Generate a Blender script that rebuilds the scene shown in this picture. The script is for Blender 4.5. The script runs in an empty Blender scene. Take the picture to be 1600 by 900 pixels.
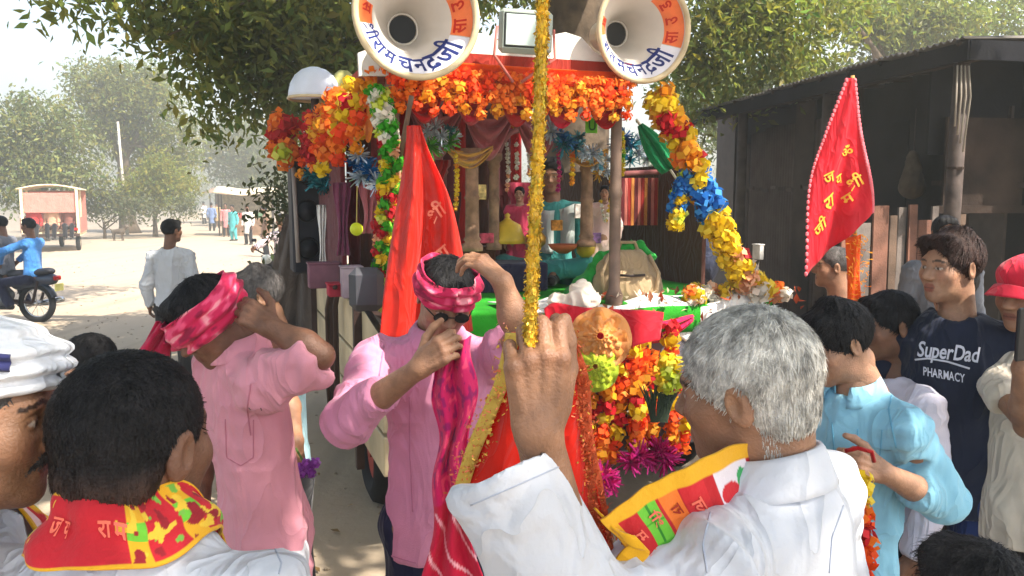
import bpy, math, random
import numpy as np
from mathutils import Vector, Matrix
random.seed(7); RNG = np.random.default_rng(7)
scene = bpy.context.scene
COL = scene.collection
# ------------------------------------------------------------------ camera, sky, sun, exposure
CAMZ = 1.9
FPX = 1256.0                      # focal length in photograph pixels (1600 wide)
PITCH = math.atan(140.0 / FPX)    # horizon at row 310
cd = bpy.data.cameras.new('camera'); cam = bpy.data.objects.new('camera', cd); COL.objects.link(cam)
cam.location = (0, 0, CAMZ); cam.rotation_euler = (math.pi/2 - PITCH, 0, 0)
cd.sensor_width = 36; cd.lens = 36*FPX/1600; cd.clip_start = 0.05; cd.clip_end = 3000
scene.camera = cam
SUN_AZ = math.radians(124); SUN_EL = math.radians(52)      # azimuth from +Y towards +X
SUN = np.array([math.sin(SUN_AZ)*math.cos(SUN_EL), math.cos(SUN_AZ)*math.cos(SUN_EL), math.sin(SUN_EL)])
sl = bpy.data.lights.new('sun', 'SUN'); so = bpy.data.objects.new('sun', sl); COL.objects.link(so)
sl.energy = 4.1; sl.angle = math.radians(0.55); sl.color = (1.0, 0.93, 0.82)
so.rotation_euler = Vector(-SUN).to_track_quat('-Z', 'Y').to_euler(); so.location = (6, 10, 20)
w = bpy.data.worlds.new('World'); scene.world = w; w.use_nodes = True
nt = w.node_tree; bg = nt.nodes['Background']; sk = nt.nodes.new('ShaderNodeTexSky')
sk.sky_type = 'NISHITA'; sk.sun_disc = False; sk.sun_elevation = SUN_EL; sk.sun_rotation = SUN_AZ
sk.dust_density = 1.6; sk.air_density = 1.0; sk.ozone_density = 1.0
nt.links.new(sk.outputs[0], bg.inputs[0]); bg.inputs[1].default_value = 0.15
scene.view_settings.view_transform = 'Standard'; scene.view_settings.look = 'None'
scene.view_settings.exposure = 2.0; scene.view_settings.gamma = 1
try:
    scene.cycles.volume_bounces = 0; scene.cycles.max_bounces = 6; scene.cycles.transparent_max_bounces = 8
except Exception: pass

# ------------------------------------------------------------------ helpers
_cp, _sp = math.cos(PITCH), math.sin(PITCH)
def ray(px, py):
    x = (px-800)/FPX; y = (450-py)/FPX
    return np.array([x, _cp + y*_sp, -_sp + y*_cp])
def P(px, py, d):                 # the point seen at that pixel at depth d (world Y)
    r = ray(px, py); return np.array([0, 0, CAMZ]) + r*(d/r[1])
def onplane(px, py, p0, n):
    r = ray(px, py); c = np.array([0, 0, CAMZ]); n = np.asarray(n, float)
    return c + r*(np.dot(np.asarray(p0)-c, n)/np.dot(r, n))
def unit(v): v = np.asarray(v, float); return v/max(np.linalg.norm(v), 1e-9)
def V3(*a): return np.array(a, float)
def rotz(a): c, s = math.cos(a), math.sin(a); return np.array([[c, -s, 0], [s, c, 0], [0, 0, 1.0]])
def rotx(a): c, s = math.cos(a), math.sin(a); return np.array([[1.0, 0, 0], [0, c, -s], [0, s, c]])
def roty(a): c, s = math.cos(a), math.sin(a); return np.array([[c, 0, s], [0, 1.0, 0], [-s, 0, c]])
def lin(c):                       # sRGB 0..255 -> linear
    return tuple((x/255/12.92 if x/255 <= 0.04045 else ((x/255+0.055)/1.055)**2.4) for x in c)
def _h(ix, iy, iz, seed):
    n = (ix*73856093) ^ (iy*19349663) ^ (iz*83492791) ^ (seed*2654435)
    n = (n ^ (n >> 13)) * 1274126177
    n = n ^ (n >> 16)
    return (n & 0xffff)/32767.5 - 1.0
def vnoise(p, seed=0):
    p = np.asarray(p, float); i = np.floor(p).astype(np.int64); f = p - i; f = f*f*(3-2*f)
    r = 0
    for dx in (0, 1):
        for dy in (0, 1):
            for dz in (0, 1):
                wgt = (f[:, 0] if dx else 1-f[:, 0])*(f[:, 1] if dy else 1-f[:, 1])*(f[:, 2] if dz else 1-f[:, 2])
                r = r + wgt*_h(i[:, 0]+dx, i[:, 1]+dy, i[:, 2]+dz, seed)
    return r
def fbm(p, seed=0, o=3):
    r = 0; a = 1.0
    for k in range(o): r = r + a*vnoise(p*(2**k), seed+k*17); a *= 0.5
    return r

def put(o, parent=None, label=None, cat=None, group=None, kind=None):
    if o.name not in COL.objects: COL.objects.link(o)
    if parent is not None: o.parent = parent
    if label: o['label'] = label
    if cat: o['category'] = cat
    if group: o['group'] = group
    if kind: o['kind'] = kind
    return o
def thing(name, label, cat, loc=(0, 0, 0), rz=0.0, group=None):
    o = bpy.data.objects.new(name, None); o.location = [float(x) for x in loc]; o.rotation_euler = (0, 0, rz)
    o.empty_display_size = 0.1
    return put(o, None, label, cat, group)
def mk(name, V, F, mat=None, parent=None, smooth=True, col=None, uv=None, midx=None, **kw):
    """V (n,3) world coords (converted to the parent's space), F (m,3|4) array or list of index tuples."""
    V = np.asarray(V, np.float64).reshape(-1, 3)
    if parent is not None:
        base = parent if parent.type == 'EMPTY' else parent
        loc = np.zeros(3); ang = 0.0; q = base
        chain = []
        while q is not None: chain.append(q); q = q.parent
        for q in reversed(chain):
            R = rotz(-q.rotation_euler[2]); V = (V - np.array(q.location)) @ R.T
    me = bpy.data.meshes.new(name)
    if isinstance(F, np.ndarray):
        m, k = F.shape
        me.vertices.add(len(V)); me.vertices.foreach_set('co', V.ravel().astype(np.float32))
        me.loops.add(m*k); me.loops.foreach_set('vertex_index', F.ravel().astype(np.int32))
        me.polygons.add(m); me.polygons.foreach_set('loop_start', np.arange(0, m*k, k, dtype=np.int32))
        try: me.polygons.foreach_set('loop_total', np.full(m, k, np.int32))
        except Exception: pass
        me.update(calc_edges=True)
    else:
        me.from_pydata(V.tolist(), [], [tuple(int(i) for i in f) for f in F]); me.update()
    n = len(me.polygons)
    if smooth: me.polygons.foreach_set('use_smooth', np.ones(n, bool))
    if col is not None:
        c = np.ones((len(V), 4), np.float32); c[:, :3] = col
        a = me.color_attributes.new('Col', 'FLOAT_COLOR', 'POINT'); a.data.foreach_set('color', c.ravel())
    if uv is not None:
        l = me.uv_layers.new(name='UVMap'); vi = np.empty(len(me.loops), np.int32); me.loops.foreach_get('vertex_index', vi)
        l.data.foreach_set('uv', np.asarray(uv, np.float32)[vi].ravel())
    for m_ in (mat if isinstance(mat, (list, tuple)) else [mat]):
        if m_ is not None: me.materials.append(m_)
    if midx is not None: me.polygons.foreach_set('material_index', np.asarray(midx, np.int32))
    me.validate(); me.update()
    o = bpy.data.objects.new(name, me)
    return put(o, parent, **kw)
def mesh_only(name, V, F, mat=None, smooth=True, col=None):
    o = mk(name, V, F, mat, smooth=smooth, col=col); me = o.data; bpy.data.objects.remove(o); return me
def inst(name, me, loc, R=None, s=1.0, parent=None, **kw):
    """object sharing mesh data; loc, R in world space, parent an unrotated/rotated Empty"""
    o = bpy.data.objects.new(name, me)
    M = Matrix.Translation(Vector([float(x) for x in loc]))
    if R is not None: M = M @ Matrix(np.asarray(R).tolist()).to_4x4()
    M = M @ Matrix.Diagonal((s, s, s, 1) if np.isscalar(s) else (*s, 1))
    if parent is not None:
        PM = Matrix.Translation(parent.location) @ Matrix.Rotation(parent.rotation_euler[2], 4, 'Z')
        M = PM.inverted() @ M
    o.matrix_basis = M
    return put(o, parent, **kw)

class MB:
    """collects simple solids into one mesh"""
    def __init__(s): s.V = []; s.F = []; s.n = 0
    def add(s, V, F):
        V = np.asarray(V, float).reshape(-1, 3)
        s.V.append(V); s.F += [tuple(int(i)+s.n for i in f) for f in F]; s.n += len(V); return s
    def box(s, c, size, R=None, bev=0.0):
        c = np.asarray(c, float); h = np.asarray(size, float)/2
        if bev <= 0:
            v = np.array([[x, y, z] for x in (-1, 1) for y in (-1, 1) for z in (-1, 1)], float)*h
            f = [(0, 1, 3, 2), (4, 6, 7, 5), (0, 4, 5, 1), (2, 3, 7, 6), (0, 2, 6, 4), (1, 5, 7, 3)]
        else:
            b = min(bev, h.min()*0.9); v = []; idx = {}
            for sx in (-1, 1):
                for sy in (-1, 1):
                    for sz in (-1, 1):
                        sg = np.array([sx, sy, sz])
                        for ax in range(3):
                            q = sg*(h-b); q[ax] = sg[ax]*h[ax]; idx[(sx, sy, sz, ax)] = len(v); v.append(q)
            f = []
            for ax in range(3):
                o1, o2 = (ax+1) % 3, (ax+2) % 3
                for sg in (-1, 1):
                    q = []
                    for (p1, p2) in ((-1, -1), (1, -1), (1, 1), (-1, 1)):
                        k = [0, 0, 0]; k[ax] = sg; k[o1] = p1; k[o2] = p2; q.append(idx[(*k, ax)])
                    f.append(tuple(q if sg > 0 else q[::-1]))
                for s1 in (-1, 1):
                    for s2 in (-1, 1):
                        k = [0, 0, 0]; k[o1] = s1; k[o2] = s2
                        ka = list(k); ka[ax] = -1; kb = list(k); kb[ax] = 1
                        f.append((idx[(*ka, o1)], idx[(*kb, o1)], idx[(*kb, o2)], idx[(*ka, o2)]))
            for sx in (-1, 1):
                for sy in (-1, 1):
                    for sz in (-1, 1): f.append(tuple(idx[(sx, sy, sz, a)] for a in range(3)))
            v = np.array(v)
        if R is not None: v = v @ np.asarray(R).T
        return s.add(v + c, f)
    def tube(s, pts, r, n=8, cap=True):
        pts = np.asarray(pts, float); m = len(pts); r = np.broadcast_to(np.asarray(r, float), (m,))
        t = np.gradient(pts, axis=0); t /= np.maximum(np.linalg.norm(t, axis=1, keepdims=True), 1e-9)
        up = V3(0, 0, 1) if abs(t[0][2]) < 0.9 else V3(1, 0, 0)
        x = unit(np.cross(t[0], up)); V = []
        for i in range(m):
            x = unit(x - t[i]*np.dot(x, t[i])); y = np.cross(t[i], x)
            for k in range(n):
                a = 2*math.pi*k/n; V.append(pts[i] + r[i]*(math.cos(a)*x + math.sin(a)*y))
        F = [(i*n+k, i*n+(k+1) % n, (i+1)*n+(k+1) % n, (i+1)*n+k) for i in range(m-1) for k in range(n)]
        if cap: F += [tuple(range(n))[::-1], tuple((m-1)*n+k for k in range(n))]
        return s.add(V, F)
    def cyl(s, a, b, r, r2=None, n=12): return s.tube([a, b], [r, r if r2 is None else r2], n)
    def lathe(s, prof, c=(0, 0, 0), R=None, n=20, closed=True):
        """prof list of (radius, z) revolved about z"""
        V = []; m = len(prof)
        for (rr, z) in prof:
            for k in range(n):
                a = 2*math.pi*k/n; V.append((rr*math.cos(a), rr*math.sin(a), z))
        F = [(i*n+k, i*n+(k+1) % n, (i+1)*n+(k+1) % n, (i+1)*n+k) for i in range(m-1) for k in range(n)]
        if closed:
            if prof[0][0] > 1e-4: F.append(tuple(range(n))[::-1])
            if prof[-1][0] > 1e-4: F.append(tuple((m-1)*n+k for k in range(n)))
        V = np.array(V)
        if R is not None: V = V @ np.asarray(R).T
        return s.add(V + np.asarray(c), F)
    def torus(s, c, R, r, axis=(0, 1, 0), n=20, m=8):
        ax = unit(axis); u = unit(np.cross(ax, V3(0.3, 0.2, 1) if abs(ax[2]) < 0.9 else V3(1, 0, 0))); v = np.cross(ax, u); V = []
        for i in range(n):
            a = 2*math.pi*i/n; d = math.cos(a)*u + math.sin(a)*v
            for j in range(m):
                b = 2*math.pi*j/m; V.append(np.asarray(c) + d*(R + r*math.cos(b)) + ax*r*math.sin(b))
        F = [(i*m+j, ((i+1) % n)*m+j, ((i+1) % n)*m+(j+1) % m, i*m+(j+1) % m) for i in range(n) for j in range(m)]
        return s.add(V, F)
    def ball(s, c, r, n=10, m=7, R=None):
        r = np.broadcast_to(np.asarray(r, float), (3,))
        pr = [(math.sin(math.pi*i/(m-1)), -math.cos(math.pi*i/(m-1))) for i in range(m)]
        V = []
        for (a, z) in pr:
            for k in range(n): V.append((a*math.cos(2*math.pi*k/n)*r[0], a*math.sin(2*math.pi*k/n)*r[1], z*r[2]))
        F = [(i*n+k, i*n+(k+1) % n, (i+1)*n+(k+1) % n, (i+1)*n+k) for i in range(m-1) for k in range(n)]
        V = np.array(V)
        if R is not None: V = V @ np.asarray(R).T
        return s.add(V + np.asarray(c), F)
    def prism(s, poly, p0, ux, uy, depth):
        """polygon (2d) in plane p0 + x*ux + y*uy, extruded along ux x uy by depth"""
        ux = np.asarray(ux, float); uy = np.asarray(uy, float); nn = np.cross(ux, uy); m = len(poly)
        A = np.array([np.asarray(p0) + x*ux + y*uy for x, y in poly]); B = A + nn*depth
        F = [tuple(range(m))[::-1], tuple(range(m, 2*m))] + [(i, (i+1) % m, m+(i+1) % m, m+i) for i in range(m)]
        return s.add(np.vstack([A, B]), F)
    def obj(s, name, mat=None, parent=None, smooth=False, **kw):
        return mk(name, np.vstack(s.V), s.F, mat, parent, smooth, **kw)

def sheet(fn, nu, nv, thick=0.004):
    """closed thin solid following fn(u,v)->(n,3); returns V,F,UV"""
    u, v = np.meshgrid(np.linspace(0, 1, nu), np.linspace(0, 1, nv), indexing='ij'); u = u.ravel(); v = v.ravel()
    p = fn(u, v); e = 1e-3
    du = fn(np.clip(u+e, 0, 1), v) - fn(np.clip(u-e, 0, 1), v); dv = fn(u, np.clip(v+e, 0, 1)) - fn(u, np.clip(v-e, 0, 1))
    n = np.cross(du, dv); n /= np.maximum(np.linalg.norm(n, axis=1, keepdims=True), 1e-12)
    V = np.vstack([p + n*thick/2, p - n*thick/2]); N = nu*nv
    i, j = np.meshgrid(np.arange(nu-1), np.arange(nv-1), indexing='ij'); a = (i*nv+j).ravel()
    top = np.stack([a, a+nv, a+nv+1, a+1], 1); F = [top, top[:, ::-1] + N]
    def edge(idx):
        idx = np.asarray(idx); F.append(np.stack([idx[:-1], idx[1:], idx[1:]+N, idx[:-1]+N], 1))
    edge(np.arange(nv)); edge((nu-1)*nv+np.arange(nv)[::-1]); edge((np.arange(nu)*nv)[::-1]); edge(np.arange(nu)*nv+nv-1)
    uv = np.stack([u, v], 1)
    return V, np.vstack(F), np.vstack([uv, uv])
def curve(pts):
    """Catmull-Rom through points; returns f(t array)->(n,3)"""
    pts = np.asarray(pts, float); m = len(pts)
    q = np.vstack([2*pts[0]-pts[1], pts, 2*pts[-1]-pts[-2]])
    def f(t):
        t = np.clip(np.asarray(t, float), 0, 1)*(m-1); i = np.minimum(t.astype(int), m-2); x = (t-i)[:, None]
        a, b, c, d = q[i], q[i+1], q[i+2], q[i+3]
        return 0.5*(2*b + (c-a)*x + (2*a-5*b+4*c-d)*x*x + (3*b-a-3*c+d)*x**3)
    return f

# ------------------------------------------------------------------ distance-field solids (bodies, cloth, hair)
def cone(a, b, ra, rb, k=0.03, fd=None, fs=1.0, sg=1): return ('c', np.asarray(a, float), np.asarray(b, float), ra, rb, k, fd, fs, sg)
def ell(c, r, k=0.02, R=None, sg=1): return ('e', np.asarray(c, float), np.broadcast_to(np.asarray(r, float), (3,)), R, k, sg)
def cut(p, n, rad=9.0): return ('p', np.asarray(p, float), unit(n), rad)
def nets(prims, h, pad=None):
    los = []; his = []
    for q in prims:
        if q[0] == 'c' and q[8] > 0:
            r = max(q[3], q[4]) + q[5]*0.5; los.append(np.minimum(q[1], q[2])-r); his.append(np.maximum(q[1], q[2])+r)
        if q[0] == 'e' and q[5] > 0:
            r = q[2].max() + q[4]*0.3; los.append(q[1]-r); his.append(q[1]+r)
    lo = np.min(los, 0) - 2*h; hi = np.max(his, 0) + 2*h
    dims = np.ceil((hi-lo)/h).astype(int)+1
    f = np.full(dims, 0.5, np.float32)
    ax = [lo[i] + np.arange(dims[i])*h for i in range(3)]
    for q in prims:
        if q[0] == 'p':
            p, n, rad = q[1:]
            if rad > 5:
                d = ((ax[0]-p[0])*n[0])[:, None, None] + ((ax[1]-p[1])*n[1])[None, :, None] + ((ax[2]-p[2])*n[2])[None, None, :]
                f = np.maximum(f, d.astype(np.float32)); continue
            blo, bhi = p-rad, p+rad; k = 0
        elif q[0] == 'c':
            k = q[5]; r = max(q[3], q[4]) + k + 2*h; blo = np.minimum(q[1], q[2])-r; bhi = np.maximum(q[1], q[2])+r
        else:
            k = q[4]; r = q[2].max() + k + 2*h; blo = q[1]-r; bhi = q[1]+r
        i0 = np.clip(np.floor((blo-lo)/h).astype(int), 0, dims); i1 = np.clip(np.ceil((bhi-lo)/h).astype(int)+1, 0, dims)
        if np.any(i1 <= i0): continue
        sl_ = tuple(slice(i0[i], i1[i]) for i in range(3))
        X = np.stack(np.meshgrid(*[ax[i][sl_[i]] for i in range(3)], indexing='ij'), -1)
        g = f[sl_]
        if q[0] == 'p':
            d = (X-p) @ n; m = np.linalg.norm(X-p, axis=-1) < rad
            f[sl_] = np.where(m, np.maximum(g, d), g); continue
        if q[0] == 'c':
            a, b, ra, rb, k, fd, fs, sg = q[1:]
            pa = X-a; ba = b-a
            if fd is not None:
                fdn = unit(fd); pa = pa + np.tensordot(pa @ fdn, fdn*(1/fs-1), 0); ba = ba + np.dot(ba, fdn)*fdn*(1/fs-1)
            t = np.clip((pa @ ba)/max(np.dot(ba, ba), 1e-12), 0, 1)
            d = np.linalg.norm(pa - t[..., None]*ba, axis=-1) - (ra + (rb-ra)*t)
            if fd is not None: d = d*(0.5+0.5*fs)
        else:
            c, r, R, k, sg = q[1:]
            pc = X-c
            if R is not None: pc = pc @ R
            k0 = np.linalg.norm(pc/r, axis=-1); k1 = np.linalg.norm(pc/(r*r), axis=-1)
            d = k0*(k0-1)/np.maximum(k1, 1e-6)
        if sg > 0:
            hh = np.maximum(k-np.abs(g-d), 0)/max(k, 1e-6); f[sl_] = np.minimum(g, d) - hh*hh*k*0.25
        else:
            d = -d; hh = np.maximum(k-np.abs(g-d), 0)/max(k, 1e-6); f[sl_] = np.maximum(g, d) + hh*hh*k*0.25
    s = f < 0
    c8 = [(x, y, z) for x in (0, 1) for y in (0, 1) for z in (0, 1)]
    def sh(A, o): return A[o[0]:dims[0]-1+o[0], o[1]:dims[1]-1+o[1], o[2]:dims[2]-1+o[2]]
    cnt = sum(sh(s, o).astype(np.int8) for o in c8); act = (cnt > 0) & (cnt < 8)
    idx = np.argwhere(act); N = len(idx)
    ids = np.full(act.shape, -1, np.int32); ids[act] = np.arange(N)
    val = {o: f[idx[:, 0]+o[0], idx[:, 1]+o[1], idx[:, 2]+o[2]] for o in c8}
    acc = np.zeros((N, 3)); cn = np.zeros(N)
    for a in c8:
        for k in range(3):
            if a[k]: continue
            b = list(a); b[k] = 1; b = tuple(b); va, vb = val[a], val[b]; m = (va < 0) != (vb < 0)
            t = np.where(m, va/np.where(m, va-vb, 1), 0)
            q = np.tile(np.array(a, float), (N, 1)); q[:, k] = t
            acc[m] += q[m]; cn[m] += 1
    V = lo + (idx + acc/np.maximum(cn, 1)[:, None])*h
    F = []
    for k in range(3):
        o = [0, 0, 0]; o[k] = 1
        A = s[:dims[0]-o[0], :dims[1]-o[1], :dims[2]-o[2]]; B = s[o[0]:, o[1]:, o[2]:]
        e = np.argwhere(A != B); u_, v_ = (k+1) % 3, (k+2) % 3
        e = e[(e[:, u_] > 0) & (e[:, v_] > 0) & (e[:, u_] < dims[u_]-1) & (e[:, v_] < dims[v_]-1)]
        if not len(e): continue
        def cid(du, dv):
            q = e.copy(); q[:, u_] -= du; q[:, v_] -= dv; return ids[q[:, 0], q[:, 1], q[:, 2]]
        Q = np.stack([cid(0, 0), cid(1, 0), cid(1, 1), cid(0, 1)], 1)
        inside = s[e[:, 0], e[:, 1], e[:, 2]]
        Q[~inside] = Q[~inside][:, ::-1]
        F.append(Q)
    F = np.vstack(F) if F else np.zeros((0, 4), int)
    F = F[(F >= 0).all(1)]
    return V, F
def vnorm(V, F):
    n = np.cross(V[F[:, 2]]-V[F[:, 0]], V[F[:, 3]]-V[F[:, 1]]) if F.shape[1] == 4 else np.cross(V[F[:, 1]]-V[F[:, 0]], V[F[:, 2]]-V[F[:, 0]])
    N = np.zeros_like(V)
    for k in range(F.shape[1]): np.add.at(N, F[:, k], n)
    return N/np.maximum(np.linalg.norm(N, axis=1, keepdims=True), 1e-12)
def joinVF(L):
    V = []; F = []; n = 0
    for v, f in L: V.append(v); F.append(np.asarray(f)+n); n += len(v)
    return np.vstack(V), np.vstack(F)

# ------------------------------------------------------------------ materials
MATS = {}
def mat(name, rgb, rough=0.75, var=0.12, scale=8.0, bump=0.0, bscale=60.0, trans=0.0, attr=False, metal=0.0, spec=0.3,
        sheen=0.0, rgb2=None, emit=None, sss=0.0, weave=0.0, crumple=0.0):
    if name in MATS: return MATS[name]
    m = bpy.data.materials.new(name); m.use_nodes = True; t = m.node_tree; n = t.nodes; L = t.links
    b = n['Principled BSDF']; c = lin(rgb) if max(rgb) > 1 else rgb
    b.inputs['Roughness'].default_value = rough; b.inputs['Metallic'].default_value = metal
    b.inputs['Specular IOR Level'].default_value = spec
    if sheen: b.inputs['Sheen Weight'].default_value = sheen
    tc = n.new('ShaderNodeTexCoord'); nz = n.new('ShaderNodeTexNoise'); nz.inputs['Scale'].default_value = scale
    nz.inputs['Detail'].default_value = 5; L.new(tc.outputs['Object'], nz.inputs['Vector'])
    mx = n.new('ShaderNodeMix'); mx.data_type = 'RGBA'
    c2 = (lin(rgb2) if max(rgb2) > 1 else rgb2) if rgb2 else tuple(x*(1-var*1.6) for x in c)
    c1 = c if rgb2 else tuple(min(1, x*(1+var*0.8)) for x in c)
    rp = n.new('ShaderNodeMapRange'); rp.inputs[1].default_value = 0.32; rp.inputs[2].default_value = 0.68
    L.new(nz.outputs['Fac'], rp.inputs[0]); L.new(rp.outputs[0], mx.inputs['Factor'])
    mx.inputs['A'].default_value = (*c1, 1); mx.inputs['B'].default_value = (*c2, 1)
    out = mx.outputs['Result']
    if attr:
        at = n.new('ShaderNodeAttribute'); at.attribute_name = 'Col'; mm = n.new('ShaderNodeMix'); mm.data_type = 'RGBA'; mm.blend_type = 'MULTIPLY'
        mm.inputs['Factor'].default_value = 1; L.new(out, mm.inputs['A']); L.new(at.outputs['Color'], mm.inputs['B']); out = mm.outputs['Result']
    L.new(out, b.inputs['Base Color'])
    if bump or weave:
        n2 = n.new('ShaderNodeTexNoise'); n2.inputs['Scale'].default_value = bscale; n2.inputs['Detail'].default_value = 6
        L.new(tc.outputs['Object'], n2.inputs['Vector']); bp = n.new('ShaderNodeBump'); bp.inputs['Strength'].default_value = bump
        bp.inputs['Distance'].default_value = 0.01; L.new(n2.outputs['Fac'], bp.inputs['Height']); L.new(bp.outputs[0], b.inputs['Normal'])
    if crumple:
        n3 = n.new('ShaderNodeTexNoise'); n3.inputs['Scale'].default_value = 6.5; n3.inputs['Detail'].default_value = 2.5; n3.inputs['Distortion'].default_value = 1.3
        mpc = n.new('ShaderNodeMapping'); mpc.inputs['Scale'].default_value = (1.15, 1.15, .5); mpc.inputs['Rotation'].default_value = (.35, .25, 0); L.new(tc.outputs['Object'], mpc.inputs['Vector']); L.new(mpc.outputs[0], n3.inputs['Vector']); b3 = n.new('ShaderNodeBump'); b3.inputs['Strength'].default_value = crumple; b3.inputs['Distance'].default_value = 0.06
        sb_ = n.new('ShaderNodeMath'); sb_.operation = 'SUBTRACT'; sb_.inputs[1].default_value = .5; L.new(n3.outputs['Fac'], sb_.inputs[0]); ab_ = n.new('ShaderNodeMath'); ab_.operation = 'ABSOLUTE'; L.new(sb_.outputs[0], ab_.inputs[0])
        pw_ = n.new('ShaderNodeMath'); pw_.operation = 'POWER'; pw_.inputs[1].default_value = .65; L.new(ab_.outputs[0], pw_.inputs[0]); L.new(pw_.outputs[0], b3.inputs['Height']); b3.invert = True
        if bump: L.new(b3.outputs[0], bp.inputs['Normal'])
        else: L.new(b3.outputs[0], b.inputs['Normal'])
    if sss:
        b.inputs['Subsurface Weight'].default_value = sss; b.inputs['Subsurface Radius'].default_value = (0.012, 0.005, 0.003)
        b.inputs['Subsurface Scale'].default_value = 1.0
    if emit:
        b.inputs['Emission Color'].default_value = (*lin(emit[0]), 1); b.inputs['Emission Strength'].default_value = emit[1]
    if trans:
        tr = n.new('ShaderNodeBsdfTranslucent'); L.new(out, tr.inputs['Color']); ms = n.new('ShaderNodeMixShader')
        ms.inputs[0].default_value = trans; L.new(b.outputs[0], ms.inputs[1]); L.new(tr.outputs[0], ms.inputs[2])
        L.new(ms.outputs[0], n['Material Output'].inputs['Surface'])
    MATS[name] = m; return m
def cloth(name, rgb, **kw):
    a = dict(rough=0.85, var=0.10, scale=5, bump=0.18, bscale=420, sheen=0.15, spec=0.12, crumple=0.45); a.update(kw); return mat(name, rgb, **a)
def copy_tree(o, parent=None, dloc=None):
    c = o.copy(); COL.objects.link(c)
    if parent is not None: c.parent = parent
    for ch in list(o.children): copy_tree(ch, c)
    return c
# glyphs (flat print) as flat triangulated shapes, laid on surfaces through a mapping function
_GC = {}
def glyph(txt):
    """returns V (n,2) in units of font height, F list, advance width"""
    if txt in _GC: return _GC[txt]
    if '\u094d\u0930' in txt:                # a consonant with the slanting r-stroke under it
        i = txt.index('\u094d\u0930'); V, F, wd = glyph(txt[:i]); n = len(V)
        st = np.array([(wd*.50, .22), (wd*.50, .15), (wd*.10, -.05), (wd*.10, .03)]); V = np.vstack([V, st]); F = F + [(n, n+1, n+2, n+3)]
        if txt[i+2:]: v2, f2, w2 = glyph(txt[i+2:]); n = len(V); V = np.vstack([V, v2 + (wd-.02, 0)]); F = F + [tuple(k+n for k in q) for q in f2]; wd = wd+w2-.02
        _GC[txt] = (V, F, wd); return _GC[txt]
    cu = bpy.data.curves.new('t', 'FONT'); cu.body = txt; cu.size = 1.0; cu.resolution_u = 3; cu.offset = 0.018
    ob = bpy.data.objects.new('t', cu); COL.objects.link(ob); bpy.context.view_layer.update()
    me = ob.to_mesh(); V = np.array([(v.co.x, v.co.y) for v in me.vertices]).reshape(-1, 2); F = [tuple(p.vertices) for p in me.polygons]
    ob.to_mesh_clear(); bpy.data.objects.remove(ob); bpy.data.curves.remove(cu)
    wd = (V[:, 0].max() if len(V) else 0.3)
    _GC[txt] = (V, F, wd); return _GC[txt]
# ------------------------------------------------------------------ people
from mathutils.bvhtree import BVHTree
SKIN = {'mid': (0.30, 0.150, 0.085), 'dark': (0.17, 0.078, 0.045), 'deep': (0.12, 0.056, 0.036), 'tan': (0.36, 0.19, 0.115)}
def skinm(k): return mat('skin_'+k, SKIN[k], rough=0.46, var=0.16, scale=22, bump=0.30, bscale=240, attr=True, spec=0.4, sss=0.06)
HAIRC = {'black': (0.012, 0.011, 0.012), 'brown': (0.035, 0.018, 0.014), 'grey': (0.54, 0.515, 0.47), 'dgrey': (0.10, 0.09, 0.085)}
def hairm(k): return mat('hair_'+k, HAIRC[k], rough=0.6, var=0.35, scale=40, bump=0.5, bscale=220, spec=0.2, attr=True)

def head_prims(ears=True):
    p = [ell((0, -0.014, 0.034), (0.0735, 0.094, 0.080), 0.01),
         ell((0, 0.028, -0.025), (0.061, 0.060, 0.085), 0.03),
         ell((0, 0.028, -0.072), (0.052, 0.052, 0.038), 0.03),
         ell((0, 0.070, -0.098), (0.022, 0.017, 0.015), 0.03),
         cone((-0.034, 0.074, 0.024), (0.034, 0.074, 0.024), 0.013, 0.013, 0.022)]
    for sx in (-1, 1):
        p += [ell((sx*0.042, 0.058, -0.022), (0.023, 0.022, 0.022), 0.03),
              ell((sx*0.032, 0.096, 0.004), (0.018, 0.015, 0.010), 0.018, sg=-1),
              ell((sx*0.031, 0.074, 0.003), (0.0135, 0.0125, 0.0115), 0.004)]
    p += [cone((0, 0.083, 0.014), (0, 0.106, -0.026), 0.008, 0.0115, 0.014)]
    for sx in (-1, 1): p += [ell((sx*0.0115, 0.095, -0.031), (0.009, 0.010, 0.0075), 0.010)]
    p += [cone((-0.017, 0.080, -0.058), (0.017, 0.080, -0.058), 0.0075, 0.0075, 0.012),
          cone((-0.015, 0.080, -0.069), (0.015, 0.080, -0.069), 0.0085, 0.0085, 0.010)]
    if ears:
        for sx in (-1, 1):
            Re = rotz(-sx*0.35) @ rotx(-0.18)
            p += [ell((sx*0.077, -0.012, -0.004), (0.0085, 0.020, 0.033), 0.008, Re),
                  ell((sx*0.085, -0.006, -0.002), (0.006, 0.010, 0.019), 0.006, Re, -1)]
    p += [cone((0, -0.022, -0.05), (0, -0.045, -0.215), 0.056, 0.060, 0.03)]
    return p
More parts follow.
